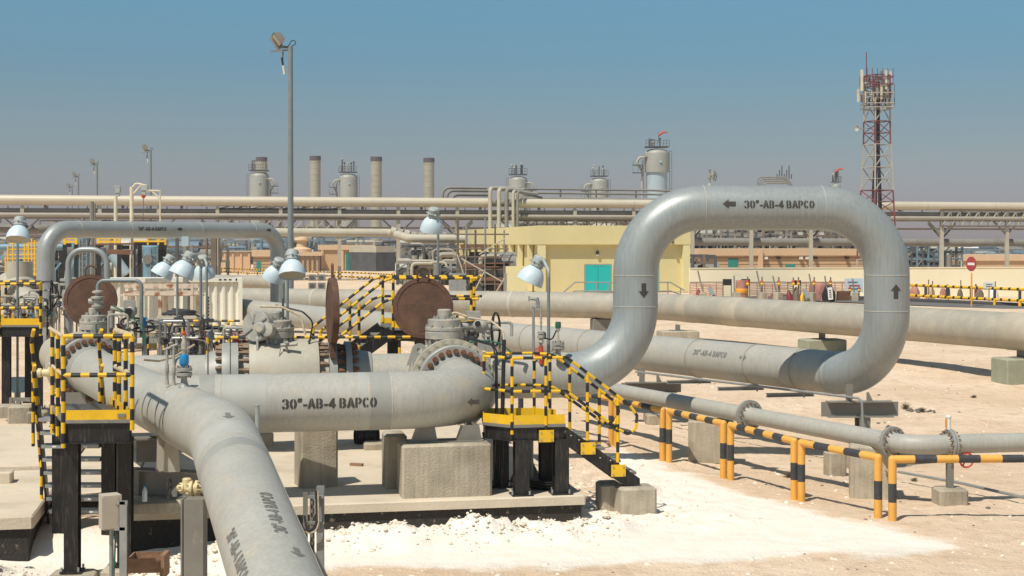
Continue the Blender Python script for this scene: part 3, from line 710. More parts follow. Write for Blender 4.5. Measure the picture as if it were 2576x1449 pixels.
# ------------------------------------------------------------------ valves
BM = bolt_mesh(.045, .10, 'bolt'); BMR = bolt_mesh(.045, .10, 'bolt_rust'); BMC = bolt_mesh(.052, .10, 'valve_paint')
stud_me = bolt_mesh(.042, .16, 'bolt')
STUD_S = bolt_mesh(.030, .13, 'flange_grey'); STUD_T = bolt_mesh(.026, .05, 'flange_grey')
def bonnet(root, b, h_tot, r, m='cast_paint'):
    mb = MB(); s_ = h_tot
    mb.lathe([(r * .82, -.05), (r * .82, s_ * .22), (r * 1.0, s_ * .22), (r * 1.0, s_ * .42), (r * .97, s_ * .43), (r * .97, s_ * .47), (r * 1.0, s_ * .48), (r * 1.0, s_ * .56), (r * .86, s_ * .58), (r * .86, s_ * .80), (r * .83, s_ * .82), (r * .36, s_ * .84), (r * .36, s_ * 1.1), (r * .3, s_ * 1.13), (0, s_ * 1.13)], b, Z, m, 40)
    o = mb.build('bonnet', root)
    for k in range(14):
        w_ = 2 * math.pi * k / 14
    bolts(o, b + Z * s_ * .02, Z, r * .9, 12, STUD_S, .3); bolts(o, b + Z * s_ * .56, Z, r * .9, 10, STUD_T, .3); bolts(o, b + Z * s_ * .82, Z, r * .5, 8, STUD_T, .1)
    return o
def handwheel(root, c, ax, r, m='black', tr=.014, spokes=3, name='handwheel', cone=.1):
    ax = Vector(ax).normalized(); ref = Z if abs(ax.z) < .9 else Vector((1, 0, 0)); a = (ref - ax * ref.dot(ax)).normalized(); b = ax.cross(a); mb = MB()
    mb.torus(c, ax, r, tr, m, 36, 8)
    for k in range(spokes):
        w_ = 2 * math.pi * k / spokes + .4; mb.tube([c - ax * cone * r * 2, c + (a * math.cos(w_) + b * math.sin(w_)) * r], tr * .8, m, 6)
    mb.cyl(c - ax * cone * r * 2.6, c - ax * cone * r * 1.6, tr * 2.4, m, 10)
    return mb.build(name, root)
def lug(root, c, ax, up, s_=1.0, m='flange_grey'):      # lifting eye plate seen along ax
    ax = Vector(ax).normalized(); up = Vector(up).normalized(); sdv = ax.cross(up)
    mb = MB(); n = 16; outer = []; inner = []
    for k in range(n):
        w_ = 2 * math.pi * k / n; ou = up * math.cos(w_) * .085 + sdv * math.sin(w_) * .085
        if math.cos(w_) < -.2: ou = up * -.22 + sdv * (math.sin(w_) * .17 + (.0))
        outer.append(c + ou * s_); inner.append(c + (up * math.cos(w_) + sdv * math.sin(w_)) * .036 * s_)
    vs = []; 
    for q in (0, .035): vs += [p_ + ax * q for p_ in outer] + [p_ + ax * q for p_ in inner]
    fs = []
    for k in range(n):
        l = (k + 1) % n
        fs += [(k, l, n + l, n + k), (2 * n + k, 3 * n + k, 3 * n + l, 2 * n + l), (k, 2 * n + k, 2 * n + l, l), (n + k, n + l, 3 * n + l, 3 * n + k)]
    mb.add(vs, fs, m); return mb.build('lifting_lug', root, 30)
# --- valve on the right, facing the camera
vax = (f1 - f0); vax.z = 0; vax.normalize()       # towards the camera
v3 = thing('ball_valve', (f0.x, f0.y + .8, .26), 'ball valve whose bolted flange faces the camera behind the front pipe elbow', 'valve')
bc = f0 - vax * .55
mb = MB(); mb.lathe([(.381, -1.2), (.5, -.75), (.56, -.62), (.60, -.55), (.60, .0), (.58, .12), (.575, .16), (.64, .17), (.64, .30), (.40, .30)], bc, vax, 'valve_paint', 56); body = mb.build('body', v3, 30)
bolts(body, bc + vax * .30, vax, .575, 26, BMC, .5)
mb = MB(); mb.lathe([(.40, .30), (.50, .31), (.50, .40), (.565, .41), (.565, .545), (.55, .56), (.41, .57), (.39, .66), (.381, .85)], bc, vax, 'flange_grey', 56); fl = mb.build('flange', v3, 30)
bolts(fl, bc + vax * .56, vax, .475, 26, BMR)
sdv = vax.cross(Z)
lug(v3, bc + vax * .14 - sdv * -.50 + Z * .47, vax, Z + sdv * .3, 1.25); lug(v3, bc + vax * .14 - sdv * .50 + Z * .47, vax, Z - sdv * .3, 1.25)
lug(v3, bc - vax * .45 + (-sdv if sdv.x > 0 else sdv) * .46 + Z * .43, vax, Z, 1.1)
bt = bc + vax * -.1 + vec(-.08, 0, .52)
bonnet(v3, bt, .50, .30)
mb = MB(); g0 = bt + vec(.50, .1, .36)
mb.box(g0 + vec(-.06, 0, .10), .22, .2, .14, 'cast_paint', .2); mb.sphere(g0 + vec(.06, -.05, -.06), .13, 'cast_paint', 16, (1, 1, .9)); mb.cyl(g0 + vec(-.28, 0, -.06), g0 + vec(0, 0, -.06), .07, 'cast_paint', 14); mb.cyl(g0 + vec(0.05, -.05, -.06), g0 + vec(0.3, 0, -.1), .05, 'cast_paint', 12)
mb.cyl(g0 + vec(.02, -.19, -.02), g0 + vec(.03, -.14, -.02), .045, 'black', 12)
mb.build('actuator', v3)
handwheel(v3, g0 + vec(.30, 0, -.12), vec(1, -.25, .0), .26, 'black', .018, 3)
mb = MB(); mb.tube(fil([g0 + vec(-.05, -.1, .05), g0 + vec(-.35, -.1, .16), g0 + vec(-.48, -.12, .05), g0 + vec(-.32, -.2, -.22), g0 + vec(-.12, -.2, -.35)], .1, 6), .018, 'rope', 8); mb.build('hose', v3)
mb = MB(); mb.tube(fil([g0 + vec(-.5, -.12, .0), g0 + vec(-.32, -.2, -.32), g0 + vec(.2, -.2, -.28), g0 + vec(.38, -.25, -.32), g0 + vec(.58, -.3, -.48)], .12, 6), .013, 'green_device', 8); mb.build('hose', v3)
# --- middle valve lying across the view
v2c = h0.lerp(h1, ((715 - 300) / (1595 - 300)) ** 0.97); v2c = K(715, 156, AX - .005)
uax = (h1 - h0); uax.z = 0; uax.normalize()
hd = h0 + uax * ((v2c - h0).dot(uax)); v2c = vec(hd.x, hd.y, AX)
v2 = thing('ball_valve', (v2c.x, v2c.y, .26), 'ball valve lying sideways behind the front pipe with a round gear cover on top', 'valve')
mb = MB(); mb.lathe([(.30, -.56), (.575, -.56), (.585, -.50), (.60, -.44), (.60, .46), (.585, .54), (.30, .545)], v2c, uax, 'valve_paint', 56); body = mb.build('body', v2, 30)
bolts(body, v2c - uax * .565, -uax, .52, 20, stud_me); bolts(body, v2c + uax * .545, uax, .52, 20, stud_me, .5)
mb = MB(); mb.lathe([(.381, -1.25), (.44, -1.1), (.46, -.99), (.555, -.985), (.56, -.975), (.56, -.86), (.53, -.858), (.53, -.846), (.56, -.844), (.56, -.73), (.3, -.725)], v2c, uax, 'flange_grey', 56); fl = mb.build('flange', v2, 30)
bolts(fl, v2c - uax * .985, -uax, .49, 20, BM, .3)
mb = MB(); mb.lathe([(.3, .70), (.55, .705), (.56, .715), (.56, .83), (.3, .835)], v2c, uax, 'flange_grey', 56); fl = mb.build('flange', v2, 30)
bolts(fl, v2c + uax * .83, uax, .49, 20, bolt_mesh(.045, .13, 'bolt_rust'), .2)
mb = MB(); mb.lathe([(.3, .965), (.55, .97), (.56, .98), (.56, 1.07), (.45, 1.08), (.42, 1.2), (.381, 1.4)], v2c, uax, 'flange_grey', 56); fl = mb.build('flange', v2, 30)
bolts(fl, v2c + uax * 1.08, uax, .49, 20, BMR)
bt = v2c + Z * .54 - uax * .13
bonnet(v2, bt, .46, .295)
mb = MB(); gc = bt + vec(-.27, -.30, .30); gx = vec(-.42, -1, .12).normalized()
mb.lathe([(0, -.26), (.18, -.26), (.24, -.2), (.255, 0), (.24, .02), (0, .025)], gc, gx, 'cast_paint', 36)
for w_ in (.6, 2.2, 3.8, 5.3):
    ref = Z; a_ = (ref - gx * ref.dot(gx)).normalized(); b2 = gx.cross(a_); dv = a_ * math.cos(w_) + b2 * math.sin(w_)
    mb.bar(gc + gx * .03 + dv * .06, gc + gx * .03 + dv * .24, .03, .03, 'flange_grey', gx)
mb.lathe([(.09, 0), (.09, .10), (.07, .12), (0, .12)], gc + vec(.12, -.03, -.03), gx, 'cast_paint', 20)
mb.lathe([(.11, 0), (.11, .12), (.08, .13), (0, .13)], gc + vec(.24, -.02, -.06), gx, 'cast_paint', 20)
mb.box(bt + vec(-.2, -.15, .38), .3, .25, .22, 'cast_paint', .3); mb.build('gear_cover', v2)
lug(v2, v2c + uax * -.45 + Z * .60 - V * .25, uax, Z, 1.1)
mb = MB(); mb.tube(fil([bt + vec(-.25, 0, .6), bt + vec(.1, -.1, .6), bt + vec(.42, -.1, .45), bt + vec(.5, -.15, .15)], .15, 6), .02, 'rope', 8); mb.tube(fil([bt + vec(.0, 0, .62), bt + vec(.45, -.1, .52), bt + vec(.62, -.1, .36), bt + vec(.56, -.15, .0)], .15, 6), .014, 'black', 8); mb.build('hose', v2)
mb = MB(); q = v2c + vec(.12, -.42, .46); mb.tube([q, q + vec(-.02, -.05, .1)], .02, 'cast_paint', 8); mb.tube([q + vec(-.1, 0, .08), q + vec(.16, -.02, .1)], .03, 'cast_paint', 8); mb.sphere(q + vec(0, -.03, .12), .035, 'cast_paint', 8); mb.tube([q + vec(-.1, -.03, .06), q + vec(-.13, -.08, -.2)], .008, 'galv', 6); mb.build('drain_valve', v2)
# --- left valve feeding the S pipe
ax1 = s_dir1.copy()
v1 = thing('ball_valve', (s0.x, s0.y + .5, .26), 'ball valve on the left with a rusty bolted flange caged by the striped platform rails', 'valve')
mb = MB(); mb.lathe([(.381, .5), (.40, .22), (.42, .10), (.555, .09), (.565, .07), (.565, -.06), (.30, -.065)], s0, ax1, 'flange_grey', 56); fl = mb.build('flange', v1, 30)
bolts(fl, s0 + ax1 * .095, ax1, .49, 28, BMR)
mb = MB(); mb.lathe([(.3, -.16), (.62, -.16), (.62, -.30), (.60, -.34), (.60, -1.0), (.54, -1.2), (.46, -1.5), (.38, -1.9), (.38, -3.6)], s0, ax1, 'valve_paint', 56); body = mb.build('body', v1, 30)
bolts(body, s0 - ax1 * .165, ax1, .56, 26, BM, .5)
bt = s0 - ax1 * .62 + Z * .54 + vec(.34, .0, .0)
bt = K(236, 141, AX + .54)
bonnet(v1, bt, .42, .25)
bt = K(246, 141, AX + .54)
mb = MB(); q = bt + Z * .46; mb.lathe([(.09, 0), (.11, .03), (.11, .06), (.07, .07), (.07, .17), (.12, .18), (.12, .21), (.05, .23), (.05, .27), (.1, .28), (.1, .31), (.03, .33)], q, Z, 'cast_paint', 18); mb.cyl(q + vec(-.16, 0, .13), q + vec(.1, 0, .13), .05, 'cast_paint', 10); mb.build('top_works', v1)
mb = MB(); mb.tube(fil([q + Z * .3, q + Z * .50, q + vec(.78, 0, .50), q + vec(.78, 0, -.52)], .12, 6), .036, 'pole_grey', 12); mb.tube([bt + vec(.04, -.3, .2), bt + vec(.04, -.3, -.45)], .033, 'pole_grey', 10); mb.build('vent_tube', v1)
mb = MB(); g0 = bt + vec(.6, -.05, .42); mb.box(g0 + vec(-.02, 0, .12), .2, .18, .14, 'cast_paint', .2); mb.sphere(g0, .12, 'cast_paint', 14); mb.cyl(g0 + vec(.0, -.16, 0), g0 + vec(0, -.1, 0), .06, 'black', 12); mb.cyl(g0 + vec(-.35, 0, .05), g0, .045, 'cast_paint', 10); mb.cyl(g0 + vec(-.35, 0, .0), g0 + vec(-.35, 0, -.3), .06, 'cast_paint', 10); mb.build('actuator', v1)
handwheel(v1, bt + vec(.66, .2, .16), vec(.3, -.3, 1), .30, 'black', .016, 3)
mb = MB(); mb.tube(fil([g0 + vec(-.3, -.1, .1), g0 + vec(-.1, -.1, .0), g0 + vec(.25, -.15, -.25), g0 + vec(.32, -.2, -.6)], .12, 6), .012, 'green_device', 8); mb.build('hose', v1)
for z_ in (-.5,): pass
mb = MB(); c_ = s0 - ax1 * .3; mb.prism([c_ + vec(-.35, 0, -1.19), c_ + vec(.45, 0, -1.19), c_ + vec(.30, 0, -.5), c_ + vec(-.25, 0, -.5)], .04, 'steel_grey', V); mb.build('saddle', v1)

# rusty spectacle blinds
def blind(c, ax, r, label, th=.05, hw=.09, hh=.16):
    ax = Vector(ax).normalized(); t = thing('spectacle_blind', (c.x, c.y, c.z - r - .1), label, 'blind disc')
    mb = MB(); mb.lathe([(0, -th), (r, -th), (r, th * .9), (r * .86, th), (r * .84, th * .8), (0, th * .8)], c, ax, 'rust', 56)
    mb.bar(c - Z * (r - .02), c - Z * (r + .22), r * .55, th * 1.5, 'rust', ax) ; mb.build('disc', t, 30)
    sdv = ax.cross(Z).normalized(); mb = MB()
    mb.tube(fil([c + Z * (r - .04) - sdv * hw, c + Z * (r + hh) - sdv * hw, c + Z * (r + hh) + sdv * hw, c + Z * (r - .04) + sdv * hw], hw * .95, 8), .018, 'rust', 8); mb.build('handle', t)
    return t
blind(K(1064, 156, 3.6 - 160 / 156), vec(.15, -1, .12), .49, 'big rusty round disc facing the camera behind the right valve, with a bent rod handle')
blind(K(836, 157, 3.6 - 167 / 157) , vec(-.97, -.24, 0), .53, 'rusty round disc seen nearly edge on, standing on the middle valve', .055, .05, .22)
blind(K(228, 138, 3.6 - 141 / 138), vec(.12, -1, .08), .475, 'rusty round disc behind the left valve, with a small loop handle')

# ------------------------------------------------------------------ striped access platforms
def add_rails(root, top, posts, drop_mid, r=.021, step=.115, ropes=(), post_bot=None, n=8):
    """top: polyline of the top rail; posts: list of (point on the top rail, bottom z); a middle rail runs drop_mid below"""
    mb = MB(); mb.stripe(top, r, step, n=n); mb.build('handrail', root)
    if drop_mid: mb = MB(); mb.stripe([p_ - Z * drop_mid for p_ in top], r, step, n=n, off=step * .5); mb.build('middle_rail', root)
    for p_, zb in posts:
        mb = MB(); mb.stripe([p_, vec(p_.x, p_.y, zb)], r * 1.05, step, n=n, off=0); mb.build('rail_post', root)
def deck_part(root, poly, z, th=.03, tb=.13, beam=.18, gaps=()):
    mb = MB(); mb.prism([vec(p_.x, p_.y, z - th) for p_ in poly], th, 'steel_grey')
    c_ = sum(poly, Vector()) / len(poly); n = len(poly)
    e_ = (poly[1] - poly[0]).normalized(); f_ = vec(-e_.y, e_.x, 0); xs = [(p_ - poly[0]).dot(e_) for p_ in poly]; ys = [(p_ - poly[0]).dot(f_) for p_ in poly]
    mb.build('deck', root, 30)
    g = MB(); x_ = min(xs) + .03     # bearing bars, clipped to the deck polygon
    while x_ < max(xs) - .02:
        hit = []
        for i in range(n):
            (xa, ya), (xb, yb) = (xs[i], ys[i]), (xs[(i + 1) % n], ys[(i + 1) % n])
            if (xa - x_) * (xb - x_) < 0: hit.append(ya + (yb - ya) * (x_ - xa) / (xb - xa))
        if len(hit) >= 2:
            g.bar(poly[0] + e_ * x_ + f_ * (min(hit) + .01) + Z * (z + .012 - poly[0].z), poly[0] + e_ * x_ + f_ * (max(hit) - .01) + Z * (z + .012 - poly[0].z), .008, .025, 'grating')
        x_ += .035
    g.build('grating', root, None)
    t_ = MB()
    for i in range(n):
        if i in gaps: continue
        a, b = poly[i], poly[(i + 1) % n]; t_.bar(vec(a.x, a.y, z + tb / 2), vec(b.x, b.y, z + tb / 2), .008, tb, 'yellow')
    t_.build('toe_board', root, 30)
    b_ = MB()
    for i in range(n):
        a, b = poly[i], poly[(i + 1) % n]; ins = (c_ - (a + b) / 2); ins.z = 0; ins = ins.normalized() * .03
        b_.ibeam(vec(a.x, a.y, z - th - .004 - beam / 2) + ins, vec(b.x, b.y, z - th - .004 - beam / 2) + ins, beam, .07, 'black_steel')
        b_.bar(vec(a.x, a.y, z - .014), vec(b.x, b.y, z - .014), .02, .04, 'steel_grey')
    b_.build('edge_beam', root, 30)
def column(root, x, y, z0, z1, w=.16, m='black_steel', foot=True, rz=GA):
    mb = MB(); up = vec(-math.sin(rz), math.cos(rz), 0); mb.ibeam(vec(x, y, z0 + .02), vec(x, y, z1), w, w, m, up=up, t=.014)
    o = mb.build('column', root, 30)
    mb = MB(); mb.box(vec(x, y, z0 + .01), w * 1.5, w * 1.5, .02, m, rz)
    for i in (-1, 1):
        for j in (-1, 1): mb.cyl(vec(x + i * w * .6, y + j * w * .6, z0 + .02), vec(x + i * w * .6, y + j * w * .6, z0 + .07), .014, 'galv', 6)
    mb.build('base_plate', o)
def gusset(root, p, ax, name='rail_bracket'):
    mb = MB(); mb.bar(p - ax * .10, p + ax * .10, .012, .16, 'yellow')
    for i in (-1, 1):
        for j in (-1, 1): q = p + ax * .07 * i + Z * .05 * j; nn = ax.cross(Z).normalized(); nn = nn if nn.y < 0 else -nn; mb.cyl(q, q + nn * .016, .012, 'galv', 6)
    mb.build(name, root, 30)
# --- right stair platform
Q = vec(0.0, 18.87, 0)
def L(u, v, z): return Q + U * u + V * v + Z * z
ap = thing('access_platform', L(.4, .4, .26), 'small yellow and black platform with stairs down to the right of the front pipe', 'access platform')
poly = [L(0, 0, 1.2), L(.72, 0, 1.2), L(.72, .56, 1.2), L(.47, .80, 1.2), L(-.24, .92, 1.2), L(-.32, .38, 1.2)]
deck_part(ap, poly, 1.2, gaps=(1,))
RT = 2.09; MD = .44
near = [L(-.30, .42, RT), L(.0, .0, RT), L(.72, 0, RT)]
near_st = [L(.72, 0, RT), L(.76, 0, RT - .01), L(1.62, 0, RT - .66), L(1.72, 0, RT - .80), L(1.70, 0, RT - .97), L(1.60, 0, RT - 1.05), L(1.46, 0, RT - .98), L(.74, 0, RT - .45), L(.0, 0, RT - MD), L(-.30, .42, RT - MD)]
mb = MB(); mb.stripe(fil(near + near_st[1:], .05, 3), .021); mb.build('handrail', ap)
back = [L(-.30, .42, RT), L(-.22, .90, RT), L(.47, .80, RT), L(.64, .56, RT), L(.72, .56, RT - .03), L(1.55, .56, RT - .66), L(1.62, .56, RT - .80), L(1.56, .56, RT - .98), L(1.40, .56, RT - .96), L(.70, .56, RT - .46), L(.64, .56, RT - .44), L(.47, .80, RT - MD), L(-.22, .90, RT - MD), L(-.30, .42, RT - MD)]
mb = MB(); mb.stripe(fil(back, .04, 3), .021, off=.06); mb.build('handrail', ap)
for (u_, v_, zt, zb) in ((.0, 0, RT, 1.08), (.46, 0, RT, 1.02), (1.03, 0, RT - .235, .84), (1.45, 0, RT - .55, .52), (-.22, .90, RT, 1.1), (.47, .80, RT, 1.1), (.64, .56, RT, 1.1), (.92, .56, RT - .17, .84), (1.34, .56, RT - .50, .62)):
    mb = MB(); mb.stripe([L(u_, v_, zt), L(u_, v_, zb)], .022, .125, off=.02); mb.build('rail_post', ap)
for u_, z_ in ((.46, 1.05), (1.03, .87), (1.45, .56)): gusset(ap, L(u_, -.035, z_), U)
for v_ in (0, .56):
    mb = MB(); mb.prism([L(.74, v_, 1.16), L(.74, v_, .93), L(1.52, v_, .36), L(1.76, v_, .36), L(1.76, v_, .44)], .02, 'black_steel', V)
    random.seed(3)
    if v_ == 0:
        for k in range(9): q = L(.82 + k * .1 + random.uniform(-.03, .03), -.001, 1.04 - k * .068 + random.uniform(-.06, .06)); mb.cyl(q - V * .006, q, .008, 'white_paint', 6)
    mb.build('stringer', ap, 30)
for k in range(4):
    mb = MB(); q = L(.95 + k * .22, .29, 1.02 - k * .17); mb.box(q, .22, .52, .035, 'steel_grey'); mb.build('tread', ap, 30)
column(ap, *L(.14, .08, 0).xy, .26, 1.0, .19); column(ap, *L(.68, .08, 0).xy, .26, 1.0, .19)
column(ap, *L(.0, .8, 0).xy, .26, 1.0, .19); column(ap, *L(.60, .6, 0).xy, .26, 1.0, .19)
c_ = L(1.74, .05, .0); block(vec(c_.x - .03, c_.y, -.05), .50, .40, .385, 'small concrete foot block under the bottom of the right stairs', GA)
block(L(1.45, .45, -.05), .30, .40, .38, 'small dark concrete block beside the foot of the right stairs', GA)
t = thing('pipe_support', L(.42, .75, .26), 'grey tubular post standing between the columns under the right stair platform', 'pipe support')
mb = MB(); b_ = L(.40, 1.05, .26); mb.cyl(b_, b_ + Z * .85, .11, 'steel_grey', 20); mb.build('post', t)
for s_ in (-1, 1): mb = MB(); mb.prism([b_ + U * .1 * s_, b_ + U * .24 * s_, b_ + U * .11 * s_ + Z * .28][::s_], .015, 'steel_grey', V); mb.build('gusset', t)
# loose bundle of black channel under the platform
mb = MB()
for i in range(3):
    for j in range(2): a = L(.30 + .0 * i, .5 - .05 * i, .30 + .045 * i); mb.ibeam(a + U * .0 + V * .1 * j, a + U * .50 - V * .32 + V * .1 * j - Z * .03, .04, .05, 'black_steel')
tag(mb.build('steel_bundle', at=L(.5, .4, .26)), 'stack of short black steel channels lying under the right stair platform', 'steel channels')
# black conduit risers beside the front pipe
for (x_, nm, xb) in ((1264, 'black bent conduit rising to the right valve, taller of two', 1264), (1248, 'black bent conduit arching over the right pipe flange, shorter of two', 1246)):
    tall = x_ == 1264; a = K(x_, 184, .27); mb = MB()
    if tall: mb.tube(fil([a + vec(-.02, 0, 0), K(1268, 184, 2.3), ], .1), .028, 'black', 10); mb.tube(fil([K(1268, 184, 2.28), K(1266, 183.5, 2.42), K(1235, 178, 2.52), K(1180, 172, 2.53)], .08, 5), .014, 'rope', 8)
    else: mb.tube(fil([a + vec(-.02, .05, 0), K(1250, 182, .9), K(1248, 182, 2.12), K(1238, 180, 2.2), K(1170, 172, 2.24)], .12, 6), .022, 'black', 10)
    tag(mb.build('conduit'), nm, 'conduit')

# --- left front platform
zD, zR, zM = 1.54, 2.525, 2.07
FL, FR = vec(-5.25, 16.64, 0), vec(-4.46, 16.70, 0); BL, BR = vec(-5.93, 18.25, 0), vec(-5.14, 18.2, 0)
lp = thing('access_platform', (FL + BR) / 2 + vec(0, 0, -.25), 'tall narrow yellow and black platform on black columns at the left front', 'access platform')
deck_part(lp, [FL, FR, BR, BL], zD, tb=.12, beam=.24, gaps=(2, 3))
at_ = lambda p_, z_: vec(p_.x, p_.y, z_)
mb = MB(); mb.stripe([at_(FL, zR), at_(FR, zR)], .027, .118); mb.build('handrail', lp)
mb = MB(); mb.stripe([at_(FL, zM), at_(FR, zM)], .027, .11, off=.02); mb.build('middle_rail', lp)
for z_, rr in ((zR, .024), (zM, .022)):
    mb = MB(); mb.tube([at_(FL, z_), at_(BL, z_)], rr, 'rope', 8); mb.build('rope_wrapped_rail', lp)
    pts = [at_(FR, z_), at_(FR.lerp(BR, .75), z_)]; mb = MB(); mb.tube(pts, rr, 'rope', 8)
    for k in range(16): q = pts[0].lerp(pts[1], (k + .5) / 16); mb.torus(q, pts[1] - pts[0], rr * 1.05, .012, 'rope', 10, 5)
    mb.build('rope_wrapped_rail', lp)
for p_, f_ in ((FL, 0), (FL.lerp(BL, .38), 1), (FL.lerp(BL, .80), 1), (FR, 0), (FR.lerp(BR, .28), 1), (FR.lerp(BR, .58), 1), (FR.lerp(BR, .78), 1)):
    mb = MB(); mb.stripe([at_(p_, zR), at_(p_, zD - .32 if p_.x < -5 else zD - .12)], .027, .125, off=random.uniform(0, .1)); mb.build('rail_post', lp)
mb = MB(); mb.box(vec(FR.x - .12, FR.y - .02, zD + .055), .09, .012, .04, 'steel_grey', .07); mb.build('tag_plate', lp)
for x_, k_, zb in ((177, 212, -.30), (311, 209, -.28), (146, 196, -.25), (270, 196, -.25)):
    q = K(x_, k_, 0); column(lp, q.x, q.y + .08, zb, zD - .27, .165, rz=.06)
    block(vec(q.x, q.y + .08, zb - .42), .52 if k_ > 200 else .42, .45, .41, {177: 'squat concrete footing under the front left black column of the left platform', 311: 'squat concrete footing under the front right black column of the left platform', 146: 'squat concrete footing under the rear left black column of the left platform', 270: 'squat concrete footing under the rear right black column of the left platform'}[x_], .06)
mb = MB(); 
for s_ in (-1, 1):
    a = vec(-5.64 + s_ * .40, 18.15, 1.5); b = vec(-5.70 + s_ * .40, 18.75, -.05); mb = MB(); mb.bar(a, b, .03, .20, 'black_steel', V); mb.build('stringer', lp, 30)
for k in range(8):
    f_ = (k + .7) / 8.3; q = vec(-5.64 - .06 * f_, 18.1 + .6 * f_, 1.5 - 1.5 * f_); mb = MB(); mb.box(q, .74, .18, .045, 'galv', 0)
    for j in range(3): mb.box(q + vec(-.2 + .2 * j, -.091, 0), .05, .004, .02, 'white_paint', 0)
    mb.build('tread', lp, 30)
for s_, n_ in ((-1, 2), (1, 1)):
    xo = -5.64 + s_ * .43; path = [vec(xo, 18.05, 2.52), vec(xo - .08, 18.2, 2.36), vec(xo - .12, 18.75, .95), vec(xo - .14, 18.78, .35)]
    mb = MB(); mb.stripe(path, .024, .125); mb.build('handrail', lp)
    path = [vec(xo + .01, 18.05, 2.07), vec(xo - .05, 18.2, 1.95), vec(xo - .12, 18.70, .65)]; mb = MB(); mb.stripe(path, .024, .125); mb.build('middle_rail', lp)
    for f_ in (.25, .9): q = vec(xo - .10, 18.2 + .5 * f_, 2.3 - 1.4 * f_); mb = MB(); mb.stripe([q, q - Z * .95], .023, .125); mb.build('rail_post', lp)

# --- platform at the far left edge
def K2(x, k, z): return K(x, k, z)
t = thing('access_platform', K(50, 124, .1), 'yellow edged platform with striped rails at the far left edge of the picture', 'access platform')
pl = [K(-60, 124, 0), K(102, 124, 0), K(104, 117, 0), K(-50, 117, 0)]
deck_part(t, pl, 1.96, tb=.14, beam=.2)
for z_ in (2.80, 2.31): mb = MB(); mb.stripe([at_(pl[3], z_), at_(pl[2], z_), at_(pl[1], z_), at_(pl[0], z_)], .03, .13, n=8); mb.build('handrail' if z_ > 2.5 else 'middle_rail', t)
for p_ in (pl[1], pl[1].lerp(pl[2], .6), pl[0].lerp(pl[1], .36), pl[3].lerp(pl[2], .42)): mb = MB(); mb.stripe([at_(p_, 2.80), at_(p_, 1.75)], .03, .13); mb.build('rail_post', t)
for x_ in (12, 92): q = K(x_, 123, 0); column(t, q.x, q.y + .1, .22, 1.73, .17)
q = K(70, 118, 0); column(t, q.x, q.y + .1, .22, 1.73, .17)

# --- rails and walkway behind the middle valve
t = thing('access_platform', K(640, 137, .26), 'long low walkway with striped rails behind the front valves', 'access platform')
A0, A1, B0, B1 = K(545, 139, 0), K(1118, 138, 0), K(398, 113, 0), K(603, 113, 0)
deck_part(t, [K(560, 137, 0), K(1110, 136, 0), K(1090, 128, 0), K(560, 128, 0)], 1.02, tb=.10, beam=.15)
for z_, nm in ((1.915, 'handrail'), (1.52, 'middle_rail')):
    mb = MB(); mb.stripe([at_(A0, z_), at_(A1, z_)], .026, .13); mb.build(nm, t)
mb = MB(); mb.stripe([K(470, 124, 1.95), K(700, 124, 1.93)], .026, .13); mb.build('handrail', t)
for z_ in (1.90, 1.50): mb = MB(); mb.stripe([at_(B0, z_), at_(B1, z_)], .026, .13); mb.build('handrail', t)
for a, b in ((K(398, 113, 1.9), K(470, 124, 1.90)), (K(335, 116, 1.72), K(455, 130, 1.86)), (K(455, 118, 1.85), K(622, 132, 1.80))):
    mb = MB(); mb.tube([a, b], .022, 'rope', 8)
    for k in range(18): q = a.lerp(b, (k + .5) / 18); mb.torus(q, b - a, .023, .010, 'rope', 8, 4)
    mb.build('rope_wrapped_rail', t)
for x_, k_, z_ in ((398, 113, 1.9), (412, 115, 1.9), (425, 117, 1.9), (452, 121, 1.9), (470, 124, 1.9), (398, 124, 1.78), (372, 120, 1.75), (512, 128, 1.86), (522, 138, 1.9), (545, 139, 1.9), (556, 136, 1.9), (578, 124, 1.9), (1005, 138, 1.9), (1085, 138, 1.9), (1118, 138, 1.9), (460, 113, 1.9), (575, 113, 1.9)):
    mb = MB(); mb.stripe([K(x_, k_, z_), K(x_, k_, z_ - .95)], .027, .13, off=random.uniform(0, .12)); mb.build('rail_post', t)
for x_ in (580, 820, 1080): q = K(x_, 133, 0); column(t, q.x, q.y, .26, .84, .12)
# --- crossing stairs behind the right valve
t = thing('access_platform', K(1090, 137, .26), 'raised yellow and black crossing platform with stairs down to the left behind the right disc', 'access platform')
d0, d1, d2, d3 = K(985, 137, 0), K(1196, 137, 0), K(1205, 130, 0), K(958, 130, 0)
deck_part(t, [d0, d1, d2, d3], 2.06, tb=.12, beam=.2, gaps=(3,))
for (a, b, dx) in ((d0, d1, 0), (d3, d2, 0)):
    for z_, nm in ((2.98, 'handrail'), (2.60, 'middle_rail')):
        a2 = at_(a, z_); b2 = at_(b, z_) + (b - a).normalized() * .06
        kk = F / a.y; low = vec(a.x - 1.30, a.y - .25, z_ - .96)
        mb = MB(); mb.stripe([low - vec(.0, 0, .02), a2 - vec(.16, 0, .06), a2, b2], .026, .13); mb.build(nm, t)
    for f_ in (.02, .95): q = a.lerp(b, f_); mb = MB(); mb.stripe([at_(q, 2.98), at_(q, 1.98)], .027, .13, off=.05); mb.build('rail_post', t)
    for f_ in (.45, .98):
        q = a.lerp(vec(a.x - 1.30, a.y - .25, 0), f_); mb = MB(); mb.stripe([at_(q, 2.94 - .96 * f_), at_(q, 2.1 - .96 * f_)], .027, .13, off=.03); mb.build('rail_post', t)
for z_ in (2.98, 2.60): mb = MB(); mb.stripe([at_(d1, z_), at_(d2, z_)], .026, .13); mb.build('handrail' if z_ > 2.8 else 'middle_rail', t)
